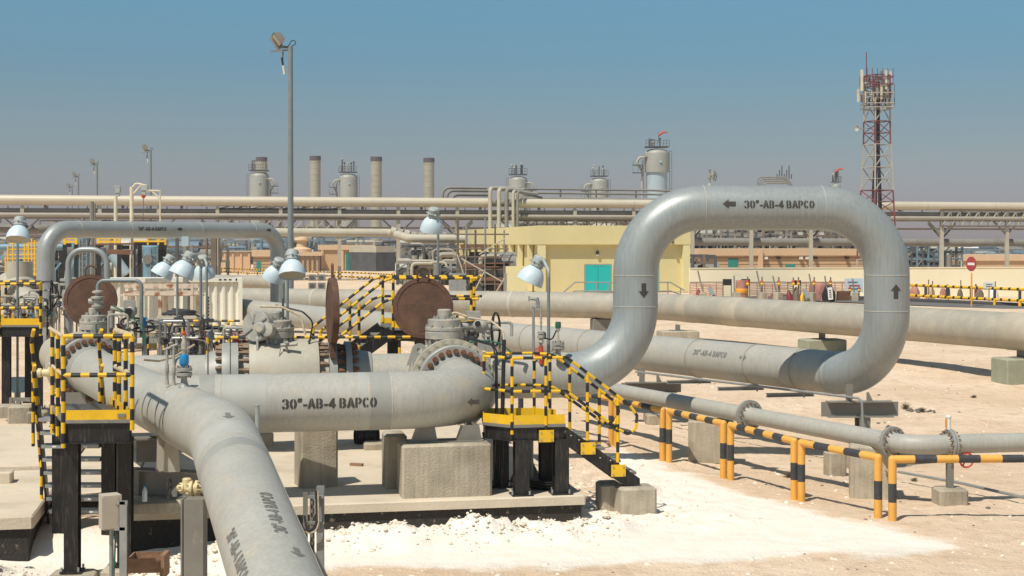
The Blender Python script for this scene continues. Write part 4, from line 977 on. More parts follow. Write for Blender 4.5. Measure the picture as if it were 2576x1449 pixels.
for a in (d0, d3): mb = MB(); mb.bar(at_(a, 2.0), vec(a.x - 1.5, a.y - .28, .9), .03, .22, 'black_steel'); mb.build('stringer', t, 30)
for k in range(5): f_ = (k + .5) / 5.5; q = (d0 + d3) / 2; q = vec(q.x - 1.5 * f_, q.y - .28 * f_, 2.0 - 1.1 * f_); mb = MB(); mb.box(q, .24, .85, .035, 'steel_grey'); mb.build('tread', t, 30)
for x_, k_ in ((990, 136), (1185, 136), (985, 131), (1190, 131)): q = K(x_, k_, 0); column(t, q.x, q.y, .26, 1.83, .15)

# ------------------------------------------------------------------ amber and black barriers
def barrier(p0, p1, zt, label, closed=True, r=.055):
    t = thing('pipe_barrier', ((p0.x + p1.x) / 2, (p0.y + p1.y) / 2, min(p0.z, p1.z)), label, 'barrier', 'amber and black pipe barriers along the track')
    def post(p_, name='post'):
        mb = MB(); h = zt - p_.z; mb.rings([p_ - Z * .3, p_ + Z * .24, p_ + Z * .25, p_ + Z * .50, p_ + Z * .51, p_ + Z * h], r, 16, 'amber', True, False, ['amber', 'amber', 'tar', 'amber', 'amber']); 
        mb.sphere(p_ + Z * (h), r * 1.0, 'amber', 14); mb.build(name, t)
    post(p0)
    if closed: post(p1)
    a = at_(p0, zt); b = at_(p1, zt); Lh = (b - a).length; n = max(3, int(Lh / .30)); n += 1 - n % 2; pts = [a.lerp(b, k / n) for k in range(n + 1)]
    mb = MB(); mb.rings(pts, r * .97, 16, 'amber', True, False, ['tar' if k % 2 else 'amber' for k in range(n)]); mb.build('rail', t)
gz = lambda x, y: G(x, y, -.05)
bz = [((1310, 1062), (1538, 1113), 'amber and black pipe barrier half hidden behind the right stairs'), ((1551, 1118), (1667, 1149), 'amber and black pipe barrier just right of the stair foot'), ((1683, 1153), (1820, 1193), 'amber and black pipe barrier in front of the pale block under the first flange'),
      ((1838, 1198), (1998, 1250), 'amber and black pipe barrier, the middle one of the slanting row'), ((2016, 1255), (2209, 1303), 'amber and black pipe barrier, nearest one of the slanting row')]
for a, b, nm in bz: barrier(gz(*a), gz(*b), .755, nm)
q = gz(2245, 1311); barrier(q, q + d2_ * 0 + vec(3.2, .12, 0), .765, 'amber and black pipe barrier running out of the picture at the right edge')
t = thing('conduit', G(2400, 1240, 0), 'thin grey conduit lying on the sand behind the rightmost barrier', 'conduit')
mb = MB(); mb.tube([G(2260, 1187, 0), G(2420, 1216, .02), G(2620, 1262, .02)], .022, 'galv', 8); mb.build('tube', t)
t = thing('conduit', K(2000, 140, .5), 'thin grey conduit running on brackets below the lettered rear pipe', 'conduit')
mb = MB(); mb.tube(fil([K(1600, 124, 1.02), K(2168, 148, .98), K(2172, 148, .20)], .1, 5), .022, 'galv', 8); mb.build('tube', t)

# ------------------------------------------------------------------ dome floodlights on thin posts
def dome(xh, yh, k, aim, xp, ytop, k2, label, s=1.0, zb=.2):
    hpos = P(xh, yh, F / k); aim = Vector(aim).normalized(); top = P(xp, ytop, F / k2); zbv = zb if zb is not None else zg(top.x, top.y)
    t = thing('floodlight', (top.x, top.y, zbv), label, 'floodlight')
    mb = MB(); mb.cyl(vec(top.x, top.y, zbv), top, .026 * s, 'pole_grey', 10); mb.build('post', t)
    R_ = .235 * s
    mb = MB(); mb.lathe([(.09 * s, -.27 * s), (.135 * s, -.235 * s), (.185 * s, -.17 * s), (.218 * s, -.09 * s), (.232 * s, -.01 * s), (R_, .015 * s), (R_ * .985, .018 * s), (.226 * s, -.01 * s), (.212 * s, -.09 * s), (.178 * s, -.17 * s), (.08 * s, -.24 * s)], hpos, aim, 'lamp_white', 36); sh = mb.build('lamp_shade', t, 50)
    mb = MB(); mb.lathe([(0, -.012), (R_ * .96, -.012), (R_ * .96, -.004), (0, -.002)], hpos, aim, 'glass_dusty', 32); mb.build('lens', sh)
    mb = MB(); mb.lathe([(.07 * s, -.27 * s), (.112 * s, -.275 * s), (.112 * s, -.33 * s), (.122 * s, -.335 * s), (.122 * s, -.35 * s), (.112 * s, -.355 * s), (.112 * s, -.43 * s), (.09 * s, -.455 * s), (0, -.46 * s)], hpos, aim, 'lamp_cast', 28)
    for w_ in range(6):
        ref = Z - aim * aim.z; ref = ref.normalized() if ref.length > .05 else vec(1, 0, 0); b2 = aim.cross(ref); dv = ref * math.cos(w_ * 1.05) + b2 * math.sin(w_ * 1.05); mb.cyl(hpos - aim * .35 * s + dv * .115 * s, hpos - aim * .33 * s + dv * .145 * s, .016, 'lamp_cast', 6)
    mb.build('lamp_housing', t)
    e0 = hpos - aim * .37 * s; mb = MB(); d_ = (top - e0); d_.z = 0
    if d_.length < .05: d_ = vec(0, .1, 0)
    mb.tube(fil([e0, e0 + vec(d_.x * .5, d_.y * .5, .03), top + vec(0, 0, .06), top - Z * .05], .035, 4), .026 * s, 'lamp_cast', 10); mb.build('arm', t); return t
dome(45, 601, 127, (.02, -.34, -.94), 44, 585, 122, 'pale dome floodlight at the left edge above the yellow ladders')
dome(406, 692, 122, (-.46, -.10, -.88), 446, 700, 118, 'pale dome floodlight, leftmost of the three tilted ones above the white container')
dome(455, 692, 138, (-.40, -.14, -.90), 505, 675, 134, 'pale dome floodlight tilted down left, second of three above the white container')
dome(514, 694, 118, (.04, .34, -.94), 520, 672, 122, 'pale dome floodlight turned away, rightmost of three above the white container')
dome(688, 700, 122, (-.34, .30, -.88), 712, 668, 120, 'pale dome floodlight turned away, behind the lamp beside the tall mast')
dome(735, 692, 146, (.05, -.36, -.93), 723, 665, 140, 'pale dome floodlight facing down to the camera in front of the tall mast')
dome(1086, 578, 127, (-.12, .32, -.93), 1102, 545, 124, 'pale dome floodlight standing alone left of the yellow building')
dome(1332, 708, 143, (-.42, .03, -.90), 1380, 690, 147, 'pale dome floodlight tilted down left, nearest the tall pipe loop', 1.05, .9)

# ------------------------------------------------------------------ tall flood mast and its row
def mast(base, h, label, s=1.0, grp='tall masts with angled twin floods in a row'):
    t = thing('flood_mast', base, label, 'light mast', grp)
    mb = MB(); mb.cyl(base, base + Z * h, .125 * s, 'pole_grey', 16, .085 * s); mb.build('pole', t)
    top = base + Z * h
    mb = MB(); mb.bar(top + vec(-.75 * s, -.1, -.2 * s), top + vec(.05, 0, -.12 * s), .06 * s, .06 * s, 'rack_grey'); mb.bar(top + vec(-.60 * s, .1, -.02 * s), top + vec(.05, 0, -.05 * s), .05 * s, .05 * s, 'rack_grey'); mb.build('bracket', t)
    for j, (dx, dy, nm) in enumerate(((-.62, -.18, 1), (-.80, .30, 0))):
        s2_ = s; s = s * .76
        ax = vec(-.68, -.45, -.52).normalized() if j == 0 else vec(-.75, .2, -.5).normalized(); c_ = top + vec(dx * s, dy * s, .32 * s - .1 * j)
        mb = MB(); up = Vector((-.45, 0, .75)); up = (up - ax * up.dot(ax)).normalized(); sd2 = ax.cross(up)
        q = [c_ + sd2 * a * .24 * s + up * b * .34 * s for a, b in ((-1, -1), (1, -1), (1, 1), (-1, 1))]; r_ = [c_ - ax * .30 * s + sd2 * a * .14 * s + up * b * .20 * s for a, b in ((-1, -1), (1, -1), (1, 1), (-1, 1))]
        f_ = [p_ + ax * .05 * s for p_ in q]
        mb.add(q + r_ + f_, [(0, 1, 5, 4), (1, 2, 6, 5), (2, 3, 7, 6), (3, 0, 4, 7), (4, 5, 6, 7), (8, 9, 1, 0), (9, 10, 2, 1), (10, 11, 3, 2), (11, 8, 0, 3)], 'rack_grey')
        mb.obox(c_ + ax * .05 * s, sd2 * .2 * s, up * .30 * s, ax * .006, 'glass_dusty'); mb.build('lamp_head', t, 30); s = s2_
    mb = MB(); mb.tube(fil([top + vec(-.45 * s, 0, .05), top + vec(-.1 * s, 0, -.02), top + vec(.14 * s, 0, .42 * s), top + vec(.2 * s, 0, .1 * s), top - vec(.05, 0, .05)], .1 * s, 6), .018 * s, 'cable', 6); mb.build('cable_loop', t)
    mb = MB(); mb.cyl(top + vec(-.32 * s, -.05, -.42 * s), top + vec(-.28 * s, -.05, -.70 * s), .04 * s, 'black', 8); mb.cyl(top + vec(-.27 * s, -.05, -.72 * s), top + vec(-.22 * s, -.05, -1.05 * s), .045 * s, 'antenna', 8); mb.bar(top + vec(-.28 * s, 0, -.2 * s), top + vec(-.3 * s, 0, -.45 * s), .05 * s, .05 * s, 'rack_brown'); mb.build('counterweight', t)
    return t
mast(K(731, 60, .2), 11.70, 'tallest light mast, in front of the pipe loop at the left, with angled floods', 1.12)
for x_, yt, nm in ((379, 378, 'second tallest thin light mast, behind the hoist frame on the left'), (244, 412, 'thin light mast left of the short camera pole'), (197, 443, 'thin light mast, second from the left of the distant row'), (181, 470, 'thin light mast, leftmost and shortest of the distant row')):
    k_ = (615 - yt) / 8.9; mast(K(x_, k_, .2), 12.3, nm, 1.1)
# hoist frames and camera pole beyond the left loop
t = thing('camera_pole', K(322, 40, .2), 'short cream pole with a camera cluster on top, left of the hoist frame', 'camera pole')
b_ = K(291, 40, .2); 
mb = MB(); mb.cyl(b_, at_(b_, 6.65), .12, 'antenna', 10); mb.build('pole', t)
mb = MB(); mb.box(at_(b_, 7.0) + vec(.15, 0, 0), .28, .3, .3, 'lamp_cast', 0); mb.box(at_(b_, 7.25) + vec(.1, 0, 0), .4, .2, .1, 'lamp_cast', 0); mb.box(at_(b_, 6.75) + vec(.15, 0, 0), .2, .2, .25, 'lamp_cast', 0); mb.build('camera_head', t)
t = thing('hoist_frame', K(350, 45, .2), 'cream davit frame with a red hook hanging above the left pipe loop', 'hoist')
k_ = 45; H = lambda x, y: P(x, y, F / k_)
mb = MB(); mb.cyl(vec(H(331, 470).x, F / k_, .2), H(331, 470), .11, 'antenna', 10); mb.build('post', t)
mb = MB(); mb.tube([H(331, 475), H(340, 463), H(347, 462), H(372, 468)], .06, 'antenna', 8); mb.tube([H(333, 490), H(355, 466)], .05, 'antenna', 8); mb.build('jib', t)
mb = MB(); mb.box(H(364, 472), .35, .3, .3, 'lamp_cast', 0); mb.box(H(362, 483), .2, .2, .35, 'lamp_cast', 0); mb.build('winch', t)
mb = MB(); mb.sphere(H(361, 492), .13, 'red_device', 10, (1, 1, 1.3)); mb.tube([H(361, 492), H(360, 550)], .02, 'rack_brown', 5); mb.build('hook', t)
t = thing('davit', K(403, 42, .2), 'cream angled steel frame right of the hoist frame, above the left pipe loop', 'steel frame')
k_ = 42; mb = MB(); mb.tube([vec(H(403, 480).x, F / k_, .2), H(403, 480), H(366, 479)], .06, 'antenna', 6); mb.tube([H(403, 500), H(380, 479)], .05, 'antenna', 6); mb.build('frame', t)

# ------------------------------------------------------------------ long pipe rack across the yard
GF = 0.2
def RK(xv, z, off=0.0):
    d = (140 + off) / (1 - .17 * (xv - HX) / F); return vec((xv - HX) / F * d, d, z)
def RKy(xv, yv, off=0.0):
    p_ = RK(xv, 0, off); p_.z = HC - (yv - HY) / F * p_.y; return p_
rk = thing('pipe_rack', RK(1288, GF), 'long grey steel pipe rack crossing the whole view behind the yard', 'pipe rack')
RD = (RK(2576, 0) - RK(0, 0)).normalized(); RN = vec(-RD.y, RD.x, 0)
cols = [-40, 56, 251, 399, 547, 706, 854, 1002, 1150, 1298, 1446, 1594, 1742, 1890, 2040, 2205, 2369, 2533, 2700]
for i, x_ in enumerate(cols):
    front = RK(x_, GF); back = RK(x_, GF, 7)
    mb = MB(); mb.bar(front, at_(front, 7.1), .34, .30, 'rack_light', RN); mb.build('column', rk, 30)  # front row: sunlit look painted in as the paler colour
    mb = MB(); mb.bar(back, at_(back, 7.0), .34, .34, 'rack_brown', RN); mb.build('column', rk, 30)  # back row: its shade is put into the darker brown colour
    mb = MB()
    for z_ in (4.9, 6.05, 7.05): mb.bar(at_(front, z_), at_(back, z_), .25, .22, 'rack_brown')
    mb.build('cross_beam', rk, 30)
    for s_ in (-1, 1):
        mb = MB(); mb.bar(at_(front, 4.6) + vec(0, .1, 0), at_(front, 6.0) + RD * 1.5 * s_, .14, .14, 'rack_grey'); mb.build('brace', rk, 30)
        if i % 2 == 0: mb = MB(); mb.bar(at_(back, 4.2), at_(back, 5.9) + RD * 1.6 * s_, .16, .16, 'rack_brown'); mb.build('brace', rk, 30)
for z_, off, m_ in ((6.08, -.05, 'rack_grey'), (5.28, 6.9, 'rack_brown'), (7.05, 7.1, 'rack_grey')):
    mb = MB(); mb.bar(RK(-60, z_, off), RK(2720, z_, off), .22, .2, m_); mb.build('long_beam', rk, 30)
def lattice(x0, x1, z0, z1, n, off, nm='truss'):
    mb = MB(); a = RK(x0, 0, off); b = RK(x1, 0, off)
    for z_ in (z0, z1): mb.bar(at_(a, z_), at_(b, z_), .14, .16, 'rack_brown')
    for k in range(n):
        p_ = a.lerp(b, k / n); q_ = a.lerp(b, (k + 1) / n); mb.bar(at_(p_, z0), at_(p_, z1), .12, .12, 'rack_grey'); mb.bar(at_(p_, z0), at_(q_, z1), .10, .10, 'rack_light')
    mb.build(nm, rk, 30)
lattice(547, 870, 4.95, 6.0, 12, -.4); lattice(547, 870, 7.0, 7.35, 8, .5); lattice(100, 400, 5.05, 5.9, 7, 4); lattice(2369, 2533, 5.5, 7.1, 7, -.3); lattice(2533, 2700, 5.5, 7.1, 7, -.3); lattice(1300, 1600, 5.2, 6.0, 12, 1); lattice(1742, 2100, 5.2, 6.0, 12, 5)
def rpipe(pts, r, m, label, n=14, name='pipe_run', cat='pipe', bend=.8):
    mb = MB(); mb.tube(fil(pts, bend, 5) if len(pts) > 2 else pts, r, m, n); o = mb.build(name); return tag(o, label, cat)
TP = RK(1288, 7.65).z
t = thing('pipe_run', RK(1288, 7.1), 'fat cream insulated pipe along the very top of the rack', 'pipe')
mb = MB(); mb.tube([RK(-80, 7.75), RK(1236, 7.68)], .47, 'rack_pipe', 24); mb.build('pipe', t, 60)
mb = MB(); mb.tube([RK(1300, 7.66), RK(2740, 7.55)], .44, 'rack_pipe', 24); mb.build('pipe', t, 60)
mb = MB(); mb.tube([RK(1230, 7.68), RK(1310, 7.66)], .36, 'rack_grey', 20); mb.build('pipe', t, 60)
for x_ in (508, 884, 1069, 1593, 1760, 2000, 2330, 2500): mb = MB(); mb.lathe([(.45, -.05), (.475, -.04), (.475, .04), (.45, .05)], RK(x_, 7.72 - x_ * .00006), RD, 'weld', 20); mb.build('pipe_band', t)
for x_ in cols[1:-1]:
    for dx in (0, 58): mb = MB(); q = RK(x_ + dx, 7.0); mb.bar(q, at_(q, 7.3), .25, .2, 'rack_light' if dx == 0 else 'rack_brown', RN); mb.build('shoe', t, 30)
rpipe([RK(-80, 6.78, .2), RK(2740, 6.72, .2)], .20, 'rack_grey', 'grey pipe on the rack just under the fat cream pipe, upper of two')
rpipe([RK(-80, 6.36, -.25), RK(2740, 6.30, -.25)], .21, 'rack_mid', 'beige grey pipe on the rack just under the fat cream pipe, lower of two')
rpipe([RKy(-60, 573, 2), RKy(90, 578, 2), RKy(200, 566, 4)], .42, 'rack_grey', 'big grey insulated pipe under the rack at the far left edge')
rpipe([RKy(470, 583, -2), RKy(985, 586, -2), RKy(1030, 600, -6), RKy(1260, 601, -8)], .40, 'rack_light', 'large dusty pipe sagging under the rack left of the yellow building')
rpipe([RKy(1736, 608, 3), RKy(2640, 611, 3)], .40, 'rack_grey', 'large grey pipe running under the rack on the right')
t = thing('pipe_lagging', RKy(1000, 590, -7), 'torn corrugated insulation hanging off the sagging pipe under the rack', 'insulation')
for k in range(4): mb = MB(); q = RKy(985 + 16 * k, 572 + 3.5 * k, -8); mb.lathe([(.36, -.28), (.44, -.24), (.44, .24), (.34, .28)], RKy(990 + 17 * k, 583 + 3.5 * k, -3), RD * .9 + vec(0, -.2, -.25), 'rack_light' if k % 2 == 0 else 'rack_mid', 14); mb.build('insulation_shell', t)
# vertical risers and upper pipes
for i, (x_, w_) in enumerate(((1233, .19), (1255, .20), (1274, .19), (1291, .15), (1302, .14))):
    nm = ['first', 'second', 'third', 'fourth', 'fifth'][i]
    rpipe([RKy(x_, 586, -1.5), RKy(x_, 474 + 2 * i, -1.5), RKy(x_ + 60, 474 + 5 * i + (i == 4) * 3, 3)], w_, 'rack_light' if i in (0, 1, 3) else 'rack_grey', nm + ' upright pipe from the left in the bundle rising above the rack', bend=.35)
for i, (xe, y_) in enumerate(((1114, 472), (1124, 479), (1136, 489))):
    rpipe([RKy(xe, 520, 3), RKy(xe, y_, 3), RKy(1225 + 4 * i, y_ + 1, 3)], .13 + .03 * i, 'rack_grey', ['topmost', 'middle', 'lowest'][i] + ' of three thin pipes bending down to the rack left of the upright bundle', bend=.7)
for i, y_ in enumerate((475, 485, 500)):
    rpipe([RKy(1310, y_, 4), RKy(1640, y_ + 4, 4), RKy(1780, y_ + 8, 4)], [.10, .10, .22][i], 'rack_grey', ['topmost', 'middle', 'thickest and lowest'][i] + ' of three pipes above the rack between the upright bundle and the loop')
for x_ in (1330, 1410, 1500, 1600): mb = MB(); q = RKy(x_, 512, 4); mb.bar(q, RKy(x_, 477, 4), .14, .14, 'rack_brown', RN); mb.build('upper_post', rk, 30)

# ------------------------------------------------------------------ stacks, vessels
def stack(xv, yt, w, d, label, cap='dark_band'):
    b = P(xv, 0, d); b.z = GF; r = w / 2 / F * d; top = HC - (yt - HY) / F * d
    t = thing('chimney', b, label, 'chimney', 'round banded stacks behind the rack')
    prof = []; n = 17; h = top - GF
    for i in range(n):
        z0 = h * i / n; z1 = h * (i + 1) / n; prof += [(r, z0 + .05), (r, z1 - .12), (r * 1.035, z1 - .10), (r * 1.035, z1 - .0)]
    mb = MB(); mb.lathe(prof + [(r * .8, h), (r * .8, h - 1)], b, Z, 'stack', 28); mb.build('shell', t, 30)
    mb = MB(); mb.lathe([(r * 1.05, h - 1.2), (r * 1.05, h + .05), (r * .8, h + .05), (r * .8, h - .6)], b, Z, cap, 28); mb.build('rim', t, 30)
stack(736 * .894, 396, 27, 430, 'banded grey stack standing behind the leftmost vessel')
stack(793, 393, 27, 400, 'banded grey stack between the leftmost vessel and the second vessel')
stack(946.5, 395, 28, 400, 'banded grey stack right of the second vessel')
stack(1079, 398, 27, 405, 'banded grey stack standing alone above the lone floodlight')
def vessel(xv, yt, w, d, label, side=1, m1='vessel', split=None, top_h=1.0, flag=None, goose=True):
    b = P(xv, 0, d); b.z = GF; u_ = d / F; r = w / 2 * u_; top = HC - (yt - HY) * u_; h = top - GF
    t = thing('process_vessel', b, label, 'vessel')
    sp_z = h - split * u_ if split else 0
    mb = MB(); prof = [(r * math.cos(a), h - r * .42 + math.sin(a) * r * .42) for a in [k * math.pi / 2 / 8 for k in range(9)]]
    if split: mb.lathe([(r, sp_z)] + prof, b, Z, m1, 32)
    else: mb.lathe([(r, 0)] + prof, b, Z, m1, 32)
    mb.build('shell', t, 40)
    if split: mb = MB(); mb.lathe([(r * .86, 0), (r * .86, sp_z), (r, sp_z + .02)], vec(b.x, b.y, b.z), Z, 'vessel_blue', 32); mb.build('lower_shell', t, 40)
    tb = vec(b.x, b.y, top)
    mb = MB(); pz = .35; mb.box(tb + Z * pz, r * 1.9, r * 1.5, .18, 'plant_dark', 0)
    for k in range(9):
        q = tb + vec((-.95 + 1.9 * k / 8) * r, -r * .7, pz); mb.bar(q, q + Z * 1.3, .08, .08, 'plant_dark')
    mb.bar(tb + vec(-r * .95, -r * .7, pz + 1.3), tb + vec(r * .95, -r * .7, pz + 1.3), .09, .09, 'plant_dark'); mb.bar(tb + vec(-r * .95, -r * .7, pz + .7), tb + vec(r * .95, -r * .7, pz + .7), .07, .07, 'plant_dark'); mb.build('top_platform', t, 30)
    rnd = random.Random(int(xv))
    for k in range(6):
        mb = MB(); q = tb + vec(rnd.uniform(-.7, .7) * r, rnd.uniform(-.3, .3) * r, pz); hh = rnd.uniform(1.0, 3.4) * top_h; mb.cyl(q, q + Z * hh, rnd.uniform(.09, .2), rnd.choice(['plant_dark', 'rack_grey', 'rack_light']), 8)
        if rnd.random() < .6: mb.sphere(q + Z * hh, .25, rnd.choice(['plant_dark', 'rack_light']), 8)
        mb.build('nozzle_pipe', t)
    sx = side
    if goose:
        g0 = tb + vec(sx * r * .9, -r * .4, -r * .75); mb = MB()
        mb.tube(fil([g0, g0 + vec(sx * r * .55, 0, .1), g0 + vec(sx * r * .75, 0, -1.2), g0 + vec(sx * r * .3, 0, -2.8), vec(g0.x + sx * r * .3, g0.y, GF)], .7, 5), r * .10, 'rack_light', 10); mb.build('side_pipe', t)
        mb = MB(); mb.tube(fil([g0 + vec(-sx * r * .2, -.4, -.2), g0 + vec(sx * r * .15, -.5, .6), g0 + vec(sx * r * .3, -.5, -1.2), vec(g0.x + sx * r * .1, g0.y - .5, GF)], .5, 5), r * .07, 'rack_grey', 10); mb.build('side_pipe', t)
        for q_ in (1.6, 3.2): mb = MB(); q = g0 + vec(sx * r * .7, 0, -q_); mb.box(q, r * .8, r * .8, .14, 'plant_dark', 0); [mb.bar(q + vec(r * .38 * a, -r * .38, 0), q + vec(r * .38 * a, -r * .38, 1), .07, .07, 'plant_dark') for a in (-1, 0, 1)]; mb.build('side_platform', t, 30)
    lx = b.x - sx * r * 1.12; mb = MB()
    for a in (-.25, .25): mb.bar(vec(lx + a, b.y - .2, GF), vec(lx + a, b.y - .2, top - .3), .07, .07, 'plant_dark')
    z_ = GF + 8
    while z_ < top - .5: mb.bar(vec(lx - .25, b.y - .2, z_), vec(lx + .25, b.y - .2, z_), .05, .05, 'plant_dark'); z_ += .6
    mb.build('ladder', t, 30)
    mb = MB(); mb.cyl(tb + vec(r * .2, -r * .98, -r * 1.1), tb + vec(r * .2, -r * 1.06, -r * 1.1), r * .10, 'vessel_blue', 12); mb.build('manhole', t)
    if flag: mb = MB(); q = tb + vec(flag * r, -r * .5, 1.2); mb.cyl(q, q + Z * 2.2, .06, 'plant_dark', 6); mb.tube([q + Z * 1.5, q + vec(.9, 0, 2.15), q + vec(1.9, 0, 2.2)], [.28, .24, .14], 'red_device', 10); mb.build('windsock', t)
    return t
vessel(652, 433, 49, 330, 'grey domed vessel at the left with a platform on top, in front of a stack', 1)
vessel(876, 437, 46, 330, 'grey domed vessel between two stacks with pipes down its left side', -1)
vessel(1303, 443, 48, 320, 'grey domed vessel rising behind the upright pipe bundle', 1, top_h=.8)
vessel(1507, 447, 46, 330, 'grey domed vessel above the yellow building, left of the tallest vessel', -1, top_h=.8)
vessel(1652, 374, 62, 300, 'tallest vessel with a pale blue lower half and an orange windsock', -1, split=60, flag=.1, top_h=.9)
vessel(2103, 462, 24, 330, 'small distant vessel with a red flag left of the lattice tower', 1, top_h=.9, flag=-.3, goose=False)
t = thing('process_vessel', P(1952, 470, 300), 'squat pipe wrapped drum peeping over the top run of the loop', 'vessel')
b_ = P(1952, 480, 300); b_.z = GF; mb = MB(); mb.lathe([(3.2, 0), (3.2, 11.2), (2.0, 12.3), (0, 12.7)], b_ + vec(2.4, 0, 0), Z, 'vessel', 24); mb.build('shell', t, 40)
for k in range(4): mb = MB(); mb.tube(fil([P(1906 + 5 * k, 480, 296), P(1906 + 5 * k, 446 + 5 * k, 296), P(1970 + 3 * k, 446 + 5 * k, 296), P(1985 + 3 * k, 452 + 5 * k, 296), P(1990 + 3 * k, 480, 296)], .7, 4), .16, 'rack_grey', 8); mb.build('pipe', t)
for k in range(7): mb = MB(); q = P(1955 + 6 * k, 450, 299); mb.cyl(q, q + Z * (1 + (k % 3) * .9), .12, 'plant_dark', 6); mb.build('nozzle_pipe', t)

# ------------------------------------------------------------------ lattice tower
def tower():
    d = 128; b = P(2206, 0, d); b.z = GF; u_ = d / F
    t = thing('telecom_tower', b, 'red and white lattice telecom tower crowned with antennas behind the loop', 'tower')
    ztop = HC - (190 - HY) * u_; n = 9; H_ = ztop - GF
    def hw(z): f_ = z / H_; return 1.32 - .50 * min(1, f_ * 1.45)
    lv = [H_ * k / n for k in range(n + 1)]
    for k in range(n):
        m_ = 'tower_red' if k in (0, 2, 3, 6, 8) else 'tower_white'
        m_ = ['tower_white', 'tower_red', 'tower_red', 'tower_red', 'tower_white', 'tower_white', 'tower_red', 'tower_white', 'tower_red'][k]
        mb = MB(); z0, z1 = lv[k], lv[k + 1]; a0, a1 = hw(z0), hw(z1); w_ = .075
        c0 = [b + vec(i * a0, j * a0, z0) for i, j in ((-1, -1), (1, -1), (1, 1), (-1, 1))]; c1 = [b + vec(i * a1, j * a1, z1) for i, j in ((-1, -1), (1, -1), (1, 1), (-1, 1))]
        rot = Matrix.Rotation(R(24), 3, 'Z'); c0 = [b + rot @ (p_ - b) for p_ in c0]; c1 = [b + rot @ (p_ - b) for p_ in c1]
        for i in range(4):
            j = (i + 1) % 4; mb.bar(c0[i], c1[i], w_ * 1.6, w_ * 1.6, m_); mb.bar(c1[i], c1[j], w_, w_, m_); mid0 = c0[i].lerp(c1[i], .5); mid1 = c0[j].lerp(c1[j], .5); mb.bar(mid0, mid1, w_ * .8, w_ * .8, m_)
            if m_ == 'tower_white': mb.bar(c0[i], c1[j], w_, w_, m_)
            else: mb.bar(c0[i], mid1, w_ * .8, w_ * .8, m_); mb.bar(mid1, c1[i], w_ * .8, w_ * .8, m_)
        mb.build('lattice_section', t, 30)
    for i, (x0, x1) in enumerate(((-.5, -.15), (-.1, -.05), (.3, .1), (.45, .18))):
        mb = MB(); mb.tube([b + vec(x0 * 1.2, 0, 0), b + vec(x0 * .7, 0, H_ * .45), b + vec(x1, 0, H_ * .62), b + vec(x1, 0, H_ * .97)], .10, 'cable', 6); mb.build('cable', t)
    mb = MB(); q = vec(b.x - .95, b.y, ztop - .5); mb.cyl(q, q + Z * 2.6, .05, 'tower_red', 6); mb.build('mast_tip', t)
    zt = lambda y: HC - (y - HY) * u_; xx = lambda x: (x - HX) * u_
    for x_, y0, y1, w_, m_ in ((2168, 179, 232, 6, 'antenna'), (2159, 224, 256, 5, 'antenna'), (2178, 233, 262, 5, 'antenna'), (2195, 230, 258, 7, 'antenna'), (2206, 224, 250, 5, 'vessel_blue'), (2217, 215, 252, 5, 'antenna'), (2229, 180, 228, 5, 'antenna'), (2240, 179, 215, 5, 'antenna'), (2172, 240, 275, 3, 'rack_grey'), (2232, 232, 276, 5, 'rack_grey'), (2238, 220, 268, 4, 'plant_dark')):
        mb = MB(); yy = b.y + (-1.0 if 2165 < x_ < 2235 else .2); mb.box(vec(xx(x_) * yy / d, yy, (zt(y0) + zt(y1)) / 2), w_ * u_, .16, zt(y0) - zt(y1), m_, .1); mb.bar(vec(xx(x_), yy, (zt(y0) + zt(y1)) / 2), vec(b.x, b.y, (zt(y0) + zt(y1)) / 2), .05, .05, 'rack_brown'); mb.build('panel_antenna', t, 30)
    rn = random.Random(5)
    for k in range(26):
        xq = rn.uniform(2160, 2240); y0 = rn.uniform(184, 262); mb = MB(); yy = b.y + rn.uniform(-1.1, 1.1); hh = rn.uniform(.5, 1.3); mb.box(vec(xx(xq), yy, zt(y0)), rn.uniform(.08, .2), .12, hh, rn.choice(['rack_grey', 'plant_dark', 'tower_red', 'antenna']), .1); mb.bar(vec(xx(xq), yy, zt(y0)), vec(b.x, b.y, zt(y0)), .05, .05, 'rack_brown'); mb.build('small_antenna', t, 30)
    for y_ in (196, 214, 236, 262, 272):
        mb = MB(); a_ = 1.15 if y_ < 230 else 1.25; c_ = vec(b.x, b.y, zt(y_)); cs = [c_ + vec(i * a_, j * a_, 0) for i, j in ((-1, -1), (1, -1), (1, 1), (-1, 1))]
        for i in range(4): mb.bar(cs[i], cs[(i + 1) % 4], .08, .08, 'tower_red' if y_ < 230 else 'tower_white')
        for k in range(6): q = c_ + vec(-a_ + 2 * a_ * k / 5, -a_, 0); mb.bar(q - Z * .1, q + Z * .75, .05, .05, 'tower_red' if y_ < 230 else 'rack_brown')
        mb.build('ring_frame', t, 30)
    mb = MB(); q = vec(xx(2160), b.y, zt(323)); mb.lathe([(0, 0), (.2, .05), (.28, .2), (.27, .22), (0, .05)], q, vec(-.8, -.6, 0), 'tower_white', 16); mb.bar(q, vec(b.x - .4, b.y, q.z), .05, .05, 'rack_grey'); mb.build('dish_antenna', t)
    mb = MB(); q = vec(xx(2150), b.y - .3, zt(534)); mb.lathe([(0, 0), (.3, .04), (.42, .16), (.40, .18), (0, .05)], q, vec(-.6, -.8, 0), 'tower_white', 18); mb.bar(q, vec(b.x - .4, b.y, q.z), .06, .06, 'rack_grey'); mb.build('dish_antenna', t)
tower()

